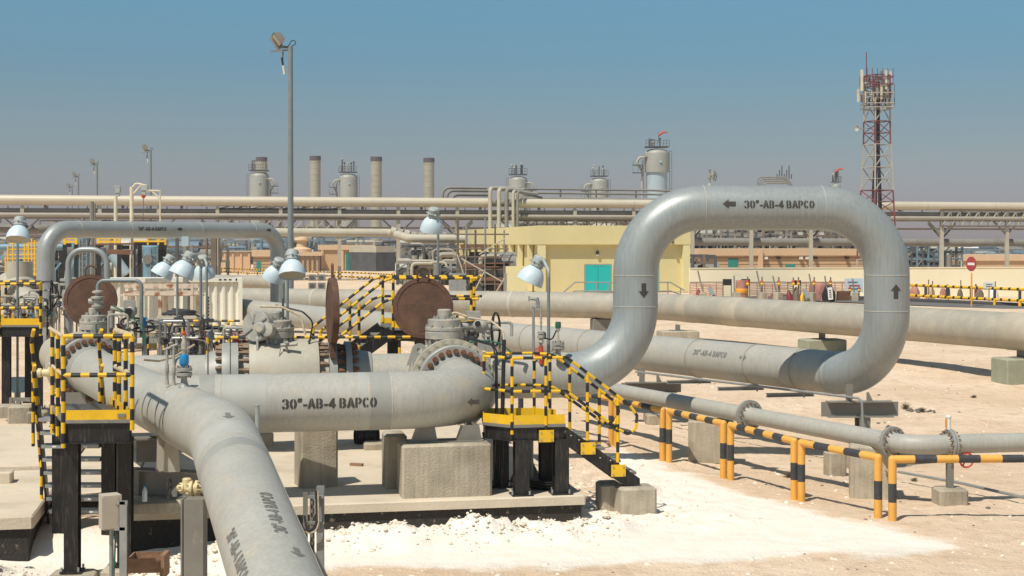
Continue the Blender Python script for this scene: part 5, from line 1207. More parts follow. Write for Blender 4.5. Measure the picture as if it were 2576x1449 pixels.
# ------------------------------------------------------------------ buildings and walls
def bldg_box(mb, a, b, depth, z0, z1, m):      # front face from a to b, extends back
    d_ = (b - a); d_.z = 0; L_ = d_.length; d_.normalize(); n_ = vec(-d_.y, d_.x, 0); c_ = (a + b) / 2 + n_ * depth / 2
    mb.obox(vec(c_.x, c_.y, (z0 + z1) / 2), d_ * L_ / 2, n_ * depth / 2, Z * (z1 - z0) / 2, m)
t = thing('building', K(1545, 36, GF), 'pale yellow flat roofed building with a turquoise door, left of the loop', 'building')
ya = K(1355, 35.8, GF); yb = ya + U * 11.15; off = .44
bd, dp = (yb - ya).normalized(), vec(-U.y, U.x, 0)
ztp = HC + 48 / 35.8; zov = HC + .0
mb = MB(); bldg_box(mb, ya + dp * off + bd * off, yb + dp * off - bd * off, 37.4, GF, zov, 'yellow_wall'); mb.build('wall', t, 30)
mb = MB(); bldg_box(mb, ya, yb, 38.2, zov, ztp, 'yellow_wall'); bldg_box(mb, ya + dp * .3 + bd * .3, yb + dp * .3 - bd * .3, 27, ztp - .1, ztp + .003, 'yellow_wall'); mb.build('roof', t, 30)
for s_ in (.0, 10.60):
    mb = MB(); bldg_box(mb, ya + bd * (s_ + .02) + dp * .03, ya + bd * (s_ + .52) + dp * .03, .5, GF, zov - .004, 'yellow_wall_pale'); mb.build('pilaster', t, 30)
mb = MB(); bldg_box(mb, ya + bd * 6.2 + dp * .05, ya + bd * 6.7 + dp * .05, .4, GF, zov - .006, 'yellow_wall_pale'); mb.build('pilaster', t, 30)
for k in range(1, 11):
    mb = MB(); q = ya + dp * (3.6 * k); bldg_box(mb, q + bd * .02, q + bd * .3, .5, GF, zov - .005, 'yellow_wall_pale'); mb.build('pilaster', t, 30)
FRM = MB()
for x0, x1, nm in ((1474, 1538, 'l'), (1600, 1659, 'r')):
    k_ = 35.3; a = ya + bd * ((x0 - 1355) / k_ * 1.03) + dp * (off - .03); b = ya + bd * ((x1 - 1355) / k_ * 1.03) + dp * (off - .03)
    bldg_box(FRM, a - bd * .07 + dp * .012, b + bd * .07 + dp * .012, .07, .22, HC - 49 / k_, 'rack_mid'); mb = MB(); bldg_box(mb, a, b, .08, .22, HC - 51.5 / k_, 'teal'); o = mb.build('door', t, 30)
    mb = MB(); bldg_box(mb, a.lerp(b, .49) - dp * .01, a.lerp(b, .51) - dp * .01, .02, .45, HC - 52 / k_, 'teal_dark')
    if nm == 'l':
        for x_, w_ in ((.33, .10), (.36, .02), (.58, .12), (.76, .06)): bldg_box(mb, a.lerp(b, x_) - dp * .012, a.lerp(b, x_ + w_) - dp * .012, .02, 2.04, 2.07, 'stencil_faded')
    mb.build('door_marking', o, 30)
FRM.build('door_frame', t, 30)
mb = MB(); q = K(1500, 35.6, 0); q = ya + bd * 4.35 + dp * (off - .12); mb.box(at_(q, 3.02), .16, .24, .22, 'black'); mb.box(at_(q, 2.86), .14, .18, .1, 'white_paint'); mb.build('wall_lamp', t)
mb = MB(); q = ya + bd * 5.1 + dp * (off - .1); mb.cyl(at_(q, 3.84), at_(q - dp * .15, 3.84), .12, 'red_device', 14); mb.build('alarm_bell', t)
mb = MB(); q = ya + bd * 9.75 + dp * -.02; mb.tube([at_(q, 4.5), at_(q - dp * .1, 4.1), at_(q - dp * .1, 3.85)], .05, 'black', 6); mb.sphere(at_(q - dp * .1, 3.82), .12, 'black', 8); mb.build('wall_lamp', t)
t = thing('ramp_rail', K(1470, 38, GF), 'grey tubular handrails of the steps in front of the turquoise door', 'handrail')
for y0 in (0, 1.0):
    pz = lambda x_, y_: P(x_, y_, F / 37.5 + y0)
    for dy in (0, 22): mb = MB(); mb.tube([pz(1418, 735 + dy * .6), pz(1447, 710 + dy), pz(1600, 711 + dy), pz(1686, 710 + dy), pz(1722, 731 + dy * .6)], .045, 'galv', 6); mb.build('rail', t)
    for x_ in (1471, 1501, 1532, 1560, 1600, 1640, 1680, 1712): q = pz(x_, 711); mb = MB(); mb.cyl(at_(q, .3), at_(q, q.z - (0 if x_ < 1690 else .4)), .04, 'galv', 6); mb.build('post', t)
# cream perimeter wall
wa, wb = K(1736, 32.5, GF), K(2700, 29.0, GF)
wa = G(1736, 745, .25); wa.z = GF; wb = vec(wa.x + 31, wa.y + 5.6, GF)
t = thing('boundary_wall', (wa + wb) / 2, 'long smooth cream wall from the yellow building to the right edge', 'wall')
mb = MB(); bldg_box(mb, wa, wb, .25, -.2, 2.03, 'cream_wall'); mb.build('panel', t, 30)
mb = MB(); bldg_box(mb, wa - vec(0, .04, 0), wb - vec(0, .04, 0), .33, 2.03, 2.08, 'cream_wall'); mb.build('coping', t, 30)
def low_building(xa, xb, yt, d, depth, label, wm='tan_wall', pm='tan_light', band=.9, grooves=True, doors=(), rot=None, cat='building'):
    a = P(xa, 0, d); b = P(xb, 0, d * (1 + .17 * (xb - xa) / F)); a.z = b.z = GF; zt = HC - (yt - HY) / F * d
    t = thing('building', (a + b) / 2, label, cat); n_ = (b - a).normalized(); n_ = vec(-n_.y, n_.x, 0); dd = (b - a).normalized()
    mb = MB(); bldg_box(mb, a + n_ * .25 + dd * .2, b + n_ * .25 - dd * .2, depth, GF, zt - band, wm); mb.build('wall', t, 30)
    mb = MB(); bldg_box(mb, a, b, depth + .4, zt - band, zt, pm); mb.build('roof', t, 30)
    if grooves:
        mb = MB(); z_ = zt - band - .28
        while z_ > GF + .2: bldg_box(mb, a + n_ * .235 + dd * .2, b + n_ * .235 - dd * .2, .03, z_, z_ + .06, 'rack_brown'); z_ -= .36
        mb.build('wall_groove', t, 30)
    for x0, x1, y0, m_ in doors:
        p0 = a.lerp(b, (x0 - xa) / (xb - xa)); p1 = a.lerp(b, (x1 - xa) / (xb - xa)); mb = MB(); bldg_box(mb, p0 + n_ * .2, p1 + n_ * .2, .1, GF, HC - (y0 - HY) / F * d, m_); mb.build('door', t, 30)
    return t, a, b, n_, dd
t, a, b, n_, dd = low_building(1758, 2178, 626, 156, 14, 'long low tan building with grooved walls seen over the cream wall inside the loop', band=.75, doors=((1832, 1857, 651, 'teal_dark'), (1975, 2000, 665, 'teal_dark')))
for x_ in (1925, 1957, 2013, 2029, 2050, 2130): mb = MB(); q = a.lerp(b, (x_ - 1758) / 420) + n_ * .0; mb.box(at_(q, 2.1), .35, .3, .28, 'white_paint' if x_ in (1925, 2013, 2029) else 'black'); mb.bar(at_(q, 2.1), at_(q + n_ * .3, 2.2), .05, .05, 'black'); mb.build('wall_lamp', t, 30)
for x_ in (1906,): mb = MB(); q = a.lerp(b, (x_ - 1758) / 420) - n_ * .25; bldg_box(mb, q, q + dd * .45, .5, GF, 3.05, 'tan_light'); mb.build('pilaster', t, 30)
low_building(2390, 2640, 641, 190, 10, 'low tan building at the right edge beyond the cream wall', band=.8, grooves=False, doors=((2415, 2424, 658, 'teal_dark'),))
t, a, b, n_, dd = low_building(806, 944, 616, 186, 9, 'tan building with a teal door right of the tall mast', band=.65, grooves=False, doors=((870, 903, 637, 'teal_dark'),))
for x_ in (808, 858, 905, 938): mb = MB(); q = a.lerp(b, (x_ - 806) / 138); bldg_box(mb, q + n_ * .05, q + n_ * .05 + dd * .3, .3, GF, 2.95, 'tan_light'); mb.build('pilaster', t, 30)
t, a, b, n_, dd = low_building(700, 810, 634, 184, 7, 'low tan building with vertical ribs behind the tall mast', band=.5, grooves=False)
for k in range(9): mb = MB(); q = a.lerp(b, (k + .4) / 9.2); bldg_box(mb, q + n_ * .05, q + n_ * .05 + dd * .16, .3, GF, 2.35, 'rack_brown'); mb.build('pilaster', t, 30)
low_building(633, 683, 629, 176, 6, 'small tan gatehouse with a green door left of the right leg of the far loop', band=.8, grooves=True, doors=((645, 656, 657, 'teal_dark'),))
t, a, b, n_, dd = low_building(540, 634, 631, 180, 6, 'beige ribbed shed beyond the white container', wm='tan_light', pm='rack_light', band=.15, grooves=False, doors=((568, 577, 655, 'teal_dark'),))
for k in range(5): mb = MB(); q = a.lerp(b, (k + .1) / 4.6); bldg_box(mb, q + n_ * .1, q + n_ * .1 + dd * .25, .3, GF, 2.55, 'tan_light'); mb.build('pilaster', t, 30)
low_building(462, 505, 629, 170, 5, 'small beige hut behind the tilted floodlights', wm='tan_light', pm='rack_light', band=.15, grooves=False)
low_building(1788, 1840, 630, 240, 5, 'pale shed behind the low tan building inside the loop', wm='rack_light', pm='rack_light', band=.3, grooves=False)
t = thing('water_tank', P(760, 0, 190), 'small tan domed tank on the ribbed building beside the tall mast', 'tank')
b_ = P(759, 640, 188); mb = MB(); mb.lathe([(1.35, 0), (1.35, .7), (.7, 1.0), (.65, 1.7), (1.0, 1.9), (.9, 2.2), (0, 2.4)], b_, Z, 'tan_light', 20); mb.build('shell', t, 40)
t = thing('storage_shed', K(970, 20, GF), 'dark netted enclosure with a pale roof right of the tan building', 'shed')
a, b = P(946, 0, 182), P(994, 0, 184); mb = MB(); bldg_box(mb, at_(a, 0), at_(b, 0), 6, GF, 2.6, 'plant_dark'); mb.build('wall', t, 30); mb = MB(); bldg_box(mb, at_(a, 0), at_(b, 0), 6, 2.6, 3.4, 'rack_light'); mb.build('roof', t, 30)
t = thing('shed', P(2400, 0, 260), 'distant grey gabled shed right of the lattice tower', 'shed')
q = P(2372, 0, 250); mb = MB(); w_ = 3.4; mb.prism([vec(q.x - w_, q.y, GF), vec(q.x + w_, q.y, GF), vec(q.x + w_, q.y, 1.6), vec(q.x, q.y, 3.6 - 5 * .07 + .3), vec(q.x - w_, q.y, 1.6)], 8, 'plant_blue', vec(0, 1, 0)); mb.build('wall', t, 30)

# ------------------------------------------------------------------ process units: steel frames full of pipes
def unit(xa, xb, yt, d, label, seed, cols_m=('rack_grey', 'rack_brown', 'plant_dark', 'rack_light'), lv=3, np=14, depth=8, nm='process_unit', bays=None, z0=GF, drums=2):
    rnd = random.Random(seed); a = P(xa, 0, d); b = P(xb, 0, d); zt = HC - (yt - HY) / F * d; Wd = b.x - a.x; h = zt - z0
    t = thing(nm, vec((a.x + b.x) / 2, d, z0), label, 'process unit')
    bays = bays or max(2, int(Wd / 5))
    for k in range(bays + 1):
        for dy in (0, depth):
            mb = MB(); x_ = a.x + Wd * k / bays; mb.bar(vec(x_, d + dy, z0), vec(x_, d + dy, zt - rnd.uniform(0, .25) * h), .24, .24, cols_m[k % 2]); mb.build('column', t, 30)
    for l in range(1, lv + 1):
        z_ = z0 + h * l / (lv + .25)
        for dy in (0, depth): mb = MB(); mb.bar(vec(a.x, d + dy, z_), vec(b.x, d + dy, z_), .2, .25, cols_m[l % 2]); mb.build('beam', t, 30)
    for k in range(bays):
        if rnd.random() < .7: mb = MB(); l = rnd.randint(0, lv - 1); x_ = a.x + Wd * k / bays; mb.bar(vec(x_, d - .1, z0 + h * l / (lv + .25)), vec(x_ + Wd / bays, d - .1, z0 + h * (l + 1) / (lv + .25)), .13, .13, cols_m[rnd.randint(0, 2)]); mb.build('brace', t, 30)
    for k in range(np):
        x0 = rnd.uniform(a.x, b.x); x1 = min(b.x, max(a.x, x0 + rnd.uniform(-.4, .4) * Wd)); z1 = z0 + rnd.uniform(.15, 1.0) * h; y_ = d + rnd.uniform(-.6, depth * .8); mb = MB(); r_ = rnd.choice([.1, .13, .18, .28])
        if rnd.random() < .5: pts_ = [vec(x0, y_, z0), vec(x0, y_, z1), vec(x1, y_, z1)]
        else: pts_ = [vec(x0, y_, z1 - .3 * h), vec(x0, y_, z1), vec(x1, y_, z1), vec(x1, y_ , z1 - rnd.uniform(.1, .4) * h)]
        if abs(x1 - x0) < 1: pts_ = [vec(x0, y_, z0), vec(x0, y_, z1)]
        mb.tube(fil(pts_, .35, 3) if len(pts_) > 2 else pts_, r_, cols_m[rnd.randint(0, len(cols_m) - 1)], 8); mb.build('pipe', t)
    for k in range(drums):
        x0 = rnd.uniform(a.x + 1, b.x - 1); z_ = z0 + rnd.uniform(.1, .7) * h; mb = MB(); r_ = rnd.uniform(.5, 1.0); mb.cyl(vec(x0 - 1.6, d + depth * .4, z_ + r_), vec(x0 + 1.6, d + depth * .4, z_ + r_), r_, rnd.choice(['vessel', 'rack_grey', 'plant_blue']), 16); mb.build('drum', t)
    return t
unit(1300, 1700, 553, 215, 'grey pipework and frames just above the roof of the yellow building', 1, np=26, drums=5, lv=3)
unit(1742, 1960, 549, 195, 'dense grey process structure behind the low tan building, left part inside the loop', 2, np=26, lv=4)
unit(1960, 2190, 556, 205, 'dense dark process structure behind the low tan building, right part inside the loop', 3, cols_m=('rack_brown', 'rack_brown', 'plant_dark', 'rack_grey'), np=24, lv=4)
unit(2275, 2400, 605, 215, 'low blue grey pump structure right of the lattice tower beyond the wall', 4, cols_m=('plant_blue', 'rack_grey', 'plant_dark', 'white_paint'), np=18)
unit(2430, 2600, 625, 260, 'low distant pipework at the far right edge', 5, cols_m=('plant_blue', 'rack_grey', 'plant_dark', 'rack_light'), np=16, lv=2)
unit(690, 800, 590, 235, 'blue grey machinery behind the ribbed tan building', 6, cols_m=('plant_blue', 'plant_dark', 'rack_grey', 'rack_light'), np=22, lv=3)
unit(800, 1000, 592, 250, 'distant pipework above the roof of the tan building with the teal door', 7, cols_m=('plant_dark', 'plant_blue', 'rack_grey', 'rack_light'), np=24, lv=3)
unit(540, 700, 602, 240, 'distant dark blue machinery between the lamps and the right leg of the far loop', 8, cols_m=('plant_blue', 'plant_dark', 'rack_grey', 'white_paint'), np=18, lv=2)
unit(-60, 110, 585, 160, 'distant pipework behind the left edge floodlight', 9, np=18, lv=3)
unit(100, 330, 596, 170, 'distant frames and pipes seen under the far left pipe loop', 10, np=20, lv=3)
unit(1000, 1245, 608, 150, 'grey valve manifold frames left of the yellow building', 11, np=34, lv=4, cols_m=('rack_grey', 'rack_grey', 'plant_dark', 'rack_light'), depth=5, bays=8, drums=1)
unit(1236, 1310, 520, 200, 'narrow pipe tower hidden behind the upright pipe bundle', 12, np=10, lv=3)
# scaffolding beside the yellow building
t = thing('scaffold', K(1215, 37, GF), 'brown planked tube scaffold standing against the left side of the yellow building', 'scaffold')
for i, x_ in enumerate((1150, 1172, 1195, 1220, 1245, 1268)):
    for dy in (0, 2.2): mb = MB(); q = K(x_, 37, GF); q.y += dy; mb.cyl(q, at_(q, 5.4 - (i % 3) * .4), .045, 'galv' if i % 2 else 'rack_brown', 6); mb.build('upright', t)
for i, z_ in enumerate((.9, 1.9, 2.75, 3.3, 4.3)):
    for dy in (0, 2.2): mb = MB(); a, b = K(1142, 37, z_), K(1280, 37, z_); a.y += dy; b.y += dy; mb.cyl(a, b, .04, 'rack_brown', 6); mb.build('ledger', t)
for x0, x1, z_ in ((1155, 1280, 1.95), (1180, 1275, 1.05), (1218, 1285, 2.05), (1160, 1225, 3.3)):
    mb = MB(); a, b = K(x0, 37, z_), K(x1, 37, z_); mb.obox((a + b) / 2 + vec(0, 1.1, 0), (b - a) / 2, vec(0, 1.0, 0), Z * .05, 'brown_scaf'); mb.obox((a + b) / 2 + vec(0, .05, .2), (b - a) / 2, vec(0, .03, 0), Z * .12, 'brown_scaf'); mb.build('plank', t, 30)
for a, b in (((1160, 650), (1262, 708)), ((1205, 640), (1270, 600)), ((1170, 700), (1150, 640)), ((1190, 740), (1220, 680)), ((1248, 735), (1275, 690))):
    mb = MB(); mb.cyl(P(*a, 96), P(*b, 96), .045, 'rack_light', 6); mb.build('brace', t)
t = thing('electrical_cabinet', K(1130, 38, GF), 'pale grey cabinets under the scaffold behind the striped rail', 'cabinet')
mb = MB(); mb.box(K(1297, 39, 1.2), 1.2, .6, 2.0, 'yellow_wall_pale'); mb.build('body', t, 30)
for x_ in (1140, 1160, 1280):
    mb = MB(); mb.box(K(x_, 39, 1.0), .5, .5, 1.5, 'galv'); mb.build('door', t, 30)
for i, (a, b) in enumerate((((985, 690), (1048, 640)),)):
    t = thing('guy_cable', P(*a, 120), 'slanting pale stay running down beside the dark netted enclosure', 'cable'); mb = MB(); mb.cyl(P(*a, 150), P(*b, 150), .06, 'rope', 6); mb.build('cable', t)

# ------------------------------------------------------------------ yard clutter far away
def low_fence(pts, h, label, step=.5, tape=True):
    t = thing('low_fence', pts[0], label, 'fence'); mb = MB(); mb.stripe([at_(p_, p_.z + h) for p_ in pts], .06, step, n=6); mb.build('rail', t)
    mb = MB(); mb.stripe([at_(p_, p_.z + h * .5) for p_ in pts], .06, step, n=6, off=.2); mb.build('rail', t)
    for i in range(len(pts) - 1):
        n = max(1, int((pts[i + 1] - pts[i]).length / 2.4))
        for k in range(n): q = pts[i].lerp(pts[i + 1], k / n); mb = MB(); mb.stripe([q, q + Z * h], .06, .25, n=6); mb.build('post', t)
g2 = lambda x, y: G(x, y, GF)
low_fence([g2(530, 692), g2(700, 700), g2(760, 704), g2(800, 706)], .8, 'yellow and black striped rail fence along the sand beyond the white container', .35)
low_fence([g2(800, 703), g2(930, 708), g2(1065, 718)], .75, 'yellow and black striped rail fence left of the scaffold', .35)
t = thing('safety_fence', g2(2400, 765), 'yellow double rail safety fence along the road at the right edge', 'fence')
fp_ = [K(2277, 35.8, GF), K(2330, 36.8, GF), K(2387, 37.8, GF), K(2443, 38.8, GF), K(2501, 39.9, GF), K(2564, 41, GF), K(2630, 42.2, GF)]
fp_ = [G((2480 + x_ / 4.53) * .8944, (560 + y_ / 4.53) * .8944, .12) for x_, y_ in ((280, 1300), (560, 1316), (840, 1332), (1140, 1348), (1440, 1364), (1760, 1380), (2080, 1396))]
for z_ in (.50, 1.12):
    mb = MB(); mb.stripe([at_(p_, z_) for p_ in fp_], .085, .30, n=8, duty=.72); mb.build('rail', t)
for p_ in fp_: mb = MB(); mb.rings([p_, at_(p_, .55), at_(p_, .62), at_(p_, 1.12)], .085, 8, 'yellow', True, False, ['yellow', 'black', 'tar']); mb.box(p_, .4, .4, .08, 'concrete'); mb.build('post', t)
wy = wa.y
jz = lambda zx, zy, d=None: P((1900 + zx / 4.95) * .8944, (660 + zy / 4.95) * .8944, d or wy - 6)
def junk_gnd(zx, d): q = jz(zx, 0, d); q.z = GF - .02; return q
jd = wy - 7
for i, (zx, a, b) in enumerate(((370, (310, 500), (380, 790)), (835, (815, 570), (822, 810)), (1195, (1130, 505), (1190, 790)), (1410, (1355, 575), (1405, 800)), (1880, (1860, 545), (1905, 800)), (2100, (2078, 575), (2112, 800)), (2490, (2465, 615), (2490, 830)))):
    lb = ['leftmost leaning rod in a concrete weight before the cream wall', 'upright rod in a concrete weight right of the black board', 'tallest leaning rod in a concrete weight before the middle of the cream wall', 'leaning rod in a concrete weight just right of the tallest leaning rod', 'leaning rod left of the big pink drum', 'dark leaning rod among the black bags', 'rod and weight before the white notice board'][i]
    t = thing('marker_rod', junk_gnd(zx, jd), lb, 'marker rod', 'rods in concrete weights before the cream wall'); mb = MB(); mb.cyl(jz(*a, jd), jz(*b, jd), .045, 'rack_grey', 6); mb.build('rod', t)
    q = junk_gnd(zx + 15, jd); mb = MB(); mb.cbox(q, .42, .42, .55, 'concrete', .2 * i, .03); mb.build('weight', t)
for i, (zx, y0) in enumerate(((1005, 585), (1205, 588), (1438, 590), (1640, 595), (1712, 590), (1930, 588), (2160, 590), (2430, 700), (2555, 700))):
    lb = 'warning beacon post before the cream wall, ' + ['leftmost', 'second from the left', 'third from the left', 'fourth from the left', 'fifth from the left', 'sixth from the left', 'seventh from the left', 'second from the right', 'rightmost'][i]
    t = thing('beacon_post', junk_gnd(zx, jd + .4), lb, 'beacon post', 'warning beacons before the cream wall'); mb = MB(); mb.cyl(junk_gnd(zx, jd + .4), jz(zx, y0, jd + .4), .04, 'rack_brown', 6); mb.build('post', t)
    mb = MB(); mb.sphere(jz(zx - 4, 655 + (i > 6) * 90, jd + .3), .10, 'red_device', 8); mb.build('red_light', t); mb = MB(); mb.sphere(jz(zx, 685 + (i > 6) * 90, jd + .3), .11, 'yellow', 8); mb.build('yellow_light', t)
for i, (x0, x1) in enumerate(((200, 660), (1030, 1560), (1560, 1640), (1720, 2420))):
    t = thing('barrier_net', junk_gnd((x0 + x1) / 2, wy - 2), ['left', 'middle', 'short', 'right'][i] + ' stretch of faded red mesh barrier hung before the cream wall', 'mesh barrier'); mb = MB()
    a = junk_gnd(x0, wy - 2); b = junk_gnd(x1, wy - 1.4); n = int((b - a).length / .45)
    for k in range(n + 1): q = a.lerp(b, k / n); mb.bar(q, q + Z * (.95 + .06 * math.sin(k * 1.7)), .05, .05, 'net')
    for l in range(9): mb.tube([a.lerp(b, k / n) + Z * (.12 + .10 * l + .02 * math.sin(k + l)) for k in range(n + 1)], .025, 'net', 4)
    mb.build('mesh', t); mb = MB(); mb.cyl(a + Z * 1.02, b + Z * 1.02, .03, 'rack_brown', 6); mb.build('top_tube', t)
for i, (x0, x1, y0, y1) in enumerate(((663, 777, 618, 706), (920, 1032, 618, 708), (1636, 1742, 635, 700))):
    t = thing('board', junk_gnd((x0 + x1) / 2, wy - 3), ['leftmost', 'middle', 'rightmost'][i] + ' square black backed board on legs before the cream wall', 'board'); c0, c1 = jz(x0, y0, wy - 3), jz(x1, y1, wy - 3)
    mb = MB(); mb.obox((c0 + c1) / 2, vec((c1.x - c0.x) / 2, 0, 0), vec(0, .04, 0), Z * (c0.z - c1.z) / 2, 'black'); mb.build('panel', t, 30)
    for x_ in (c0.x, c1.x): mb = MB(); mb.bar(vec(x_, wy - 3, GF), vec(x_, wy - 3, c0.z), .05, .05, 'rack_brown'); mb.build('leg', t, 30)
t = thing('drum', junk_gnd(920, jd + 1), 'faded pink drum with a yellow band standing before the cream wall', 'drum'); q = junk_gnd(920, jd + 1); mb = MB(); mb.lathe([(.36, 0), (.36, .42), (.37, .43), (.37, .75), (.36, .76), (.36, 1.25), (0, 1.25)], q, Z, 'net', 20); mb.build('shell', t); mb = MB(); mb.lathe([(.375, .45), (.382, .46), (.382, .74), (.375, .75)], q, Z, 'orange', 20); mb.build('band', t)
t = thing('drum', junk_gnd(2010, jd + 2), 'big faded pink bulk drum left of the black bags', 'drum'); q = junk_gnd(2010, jd + 2); mb = MB(); mb.lathe([(.62, 0), (.66, .3), (.66, .9), (.6, 1.05), (0, 1.1)], q, Z, 'net', 22); mb.build('shell', t)
t = thing('bag_pile', junk_gnd(2130, jd), 'heap of black bags with a white printed card before the cream wall', 'bags')
for k in range(5): mb = MB(); mb.sphere(junk_gnd(2085 + k * 24, jd - .1 * k) + Z * (.3 + .25 * (k % 2)), .3, 'black', 10, (.7, .7, 1.5)); mb.build('bag', t)
mb = MB(); c_ = jz(2155, 820, jd - 1); mb.obox(c_, vec(.14, 0, .02), vec(0, .02, 0), vec(-.03, 0, .36), 'white_paint')
for k in range(4): mb.obox(c_ + vec(.01 - .01 * k, -.03, -.2 + .13 * k), vec(.06, 0, 0), vec(0, .01, 0), Z * .025, 'black')
mb.build('card', t, 30)
t = thing('crate', junk_gnd(2290, jd + 1), 'brown wooden crate before the cream wall right of the black bags', 'crate'); mb = MB(); mb.box(junk_gnd(2290, jd + 1) + Z * .3, 1.0, .6, .6, 'brown_scaf'); mb.build('box', t, 30); mb = MB(); mb.bar(junk_gnd(2220, jd + .6), junk_gnd(2240, jd + .6) + Z * .8, .1, .1, 'tan_light'); mb.build('board', t, 30)
t = thing('notice_board', junk_gnd(2490, jd + 2), 'white blue notice board before the cream wall beside the right leg of the loop', 'sign'); mb = MB(); c_ = jz(2485, 705, jd + 1); mb.obox(c_, vec(.55, 0, 0), vec(0, .03, 0), Z * .42, 'lamp_white'); mb.build('panel', t, 30); mb = MB(); mb.bar(vec(c_.x, c_.y + .1, GF), c_, .06, .06, 'rack_grey')
for k in range(3): mb.obox(c_ + vec(-.1 + .1 * k, -.045, .2 - .2 * k), vec(.3, 0, 0), vec(0, .01, 0), Z * .03, 'red_device' if k == 1 else 'plant_blue')
mb.build('post', t, 30)
nmz = ['cone', 'cone', '', 'cone', '', 'cone', '', '']
for i, (zx, m_, s_) in enumerate(((545, 'maroon', .3), (320, 'maroon', .42), (1270, 'net', .22), (1245, 'yellow', .25), (2040, 'net', .14), (1750, 'yellow', .3), (1600, 'maroon', .4), (1680, 'rack_brown', .5))):
    q = junk_gnd(zx, jd - (1.2 if m_ == 'pink' else -.5)); mb = MB(); mb.lathe([(s_ * .6, 0), (s_ * .55, s_ * .3), (s_ * .2, s_ * 1.6), (0, s_ * 1.8)], q, vec(.2 * (i % 3 - 1), 0, 1), m_, 8)
    tag(mb.build('traffic_cone' if 'cone' in nmz[i] else 'debris_heap', at=q), ['dark red folded cone left of the black board', 'tall dark red cone beside the leftmost leaning rod', 'faded red bundle on the ground before the wall', 'small yellow cone beside the faded red bundle', 'small faded lump on the sand before the black bags', 'yellow cone left of the leaning white plate', 'dark red heap under the rightmost black board', 'brown heap under the rightmost black board'][i], 'cone')
t = thing('steel_plate', junk_gnd(1820, jd - 1), 'pale steel plate leaning forward before the cream wall', 'plate'); mb = MB(); a, b = jz(1800, 765, jd), jz(1845, 885, jd - 1); mb.bar(a, b, .28, .03, 'galv', vec(0, -1, 0)); mb.build('panel', t, 30)
t = thing('steel_plate', junk_gnd(490, jd - 1), 'grey steel plate leaning forward at the left end of the cream wall', 'plate'); mb = MB(); a, b = jz(470, 735, jd), jz(520, 840, jd - 1); mb.bar(a, b, .28, .03, 'galv', vec(0, -1, 0)); mb.build('panel', t, 30)
a, b = jz(430, 822, jd - 1), jz(2560, 888, jd - 12); a.z = b.z = .22; b = b + (b - a) * 1.0
mb = MB(); mb.tube([G(1745, 737, .25), G(2200, 752, .25), G(2640, 772, .2)], .15, 'tar', 12); tag(mb.build('ground_pipe'), 'dark grey pipe lying along the road edge before the cream wall', 'pipe')
mb = MB(); mb.prism([G(1745, 744, GF + .01), G(2700, 785, GF + .01), G(2700, 776, GF + .01), G(1745, 736, GF + .01)], .01, 'road'); tag(mb.build('road', smooth=30), kind='structure')
t = thing('no_entry_sign', G(2444, 770, GF), 'red round no entry sign on a yellow post at the right', 'road sign')
b_ = G(2444, 772, GF); mb = MB(); mb.cyl(b_, at_(b_, 2.05), .045, 'orange', 8); mb.build('post', t); mb = MB(); c_ = at_(b_, HC - (664 - HY) / F * b_.y); sx = vec(-.92, -.38, 0); mb.lathe([(0, 0), (.40, 0), (.40, .03), (0, .03)], c_, sx, 'red_sign', 28); mb.build('disc', t, 30)
mb = MB(); s2 = vec(.38, -.92, 0); mb.obox(c_ + sx * .035, s2 * .27, sx * .004, Z * .07, 'white_paint'); mb.build('bar_mark', t, 30)
t = thing('notice_board', G(2488, 768, GF), 'small white notice on the yellow safety fence at the right', 'sign'); b_ = G(2488, 766, GF); c_ = at_(b_, HC - (718 - HY) / F * b_.y); mb = MB(); mb.obox(c_, vec(.31, 0, 0), vec(0, .02, 0), Z * .18, 'white_paint'); mb.build('panel', t, 30); mb = MB(); mb.bar(b_, c_, .05, .05, 'rack_grey')
for k in range(2): mb.obox(c_ + vec(0, -.03, .07 - .12 * k), vec(.18, 0, 0), vec(0, .006, 0), Z * .022, 'plant_blue')
mb.build('post', t, 30)
for i, (x_, y_, h_) in enumerate(((2336, 727, 2.0), (2346, 727, 2.0), (2417, 722, 1.9), (2504, 722, 1.8))):
    q = G(x_, 752, GF); mb = MB(); mb.cyl(q, at_(q, HC - ((y_ - 42 + 3 * i) - HY + 55) / F * q.y + .9), .035, 'rack_brown', 6); tag(mb.build('stake', at=q), ['thin stake before the cream wall right of the loop, left of a close pair', 'thin stake before the cream wall right of the loop, right of a close pair', 'thin stake between the loop and the no entry sign', 'thin stake behind the small white notice'][i], 'stake')
for i, (x_, w_, h_, m_) in enumerate(((2300, 26, .8, 'net'), (2340, 22, .8, 'tan_wall'), (2384, 12, .9, 'plant_dark'), (2372, 16, .7, 'net'), (2415, 14, .6, 'rack_brown'), (2455, 8, .95, 'maroon'), (2463, 22, .6, 'rack_brown'), (2500, 22, .6, 'white_paint'))):
    q = G(x_, 750, GF); mb = MB(); rr = w_ / 37 / 2; mb.lathe([(rr, 0), (rr * .95, h_ * .5), (rr * .6, h_ * .85), (0, h_)], q, Z, m_, 7); tag(mb.build('material_heap', at=q), ['faded red heap', 'tan sack heap', 'dark narrow sack', 'small faded red heap', 'brown sack heap', 'dark red upright bundle', 'wide brown heap', 'white bag heap'][i] + ' behind the yellow safety fence', 'heap')
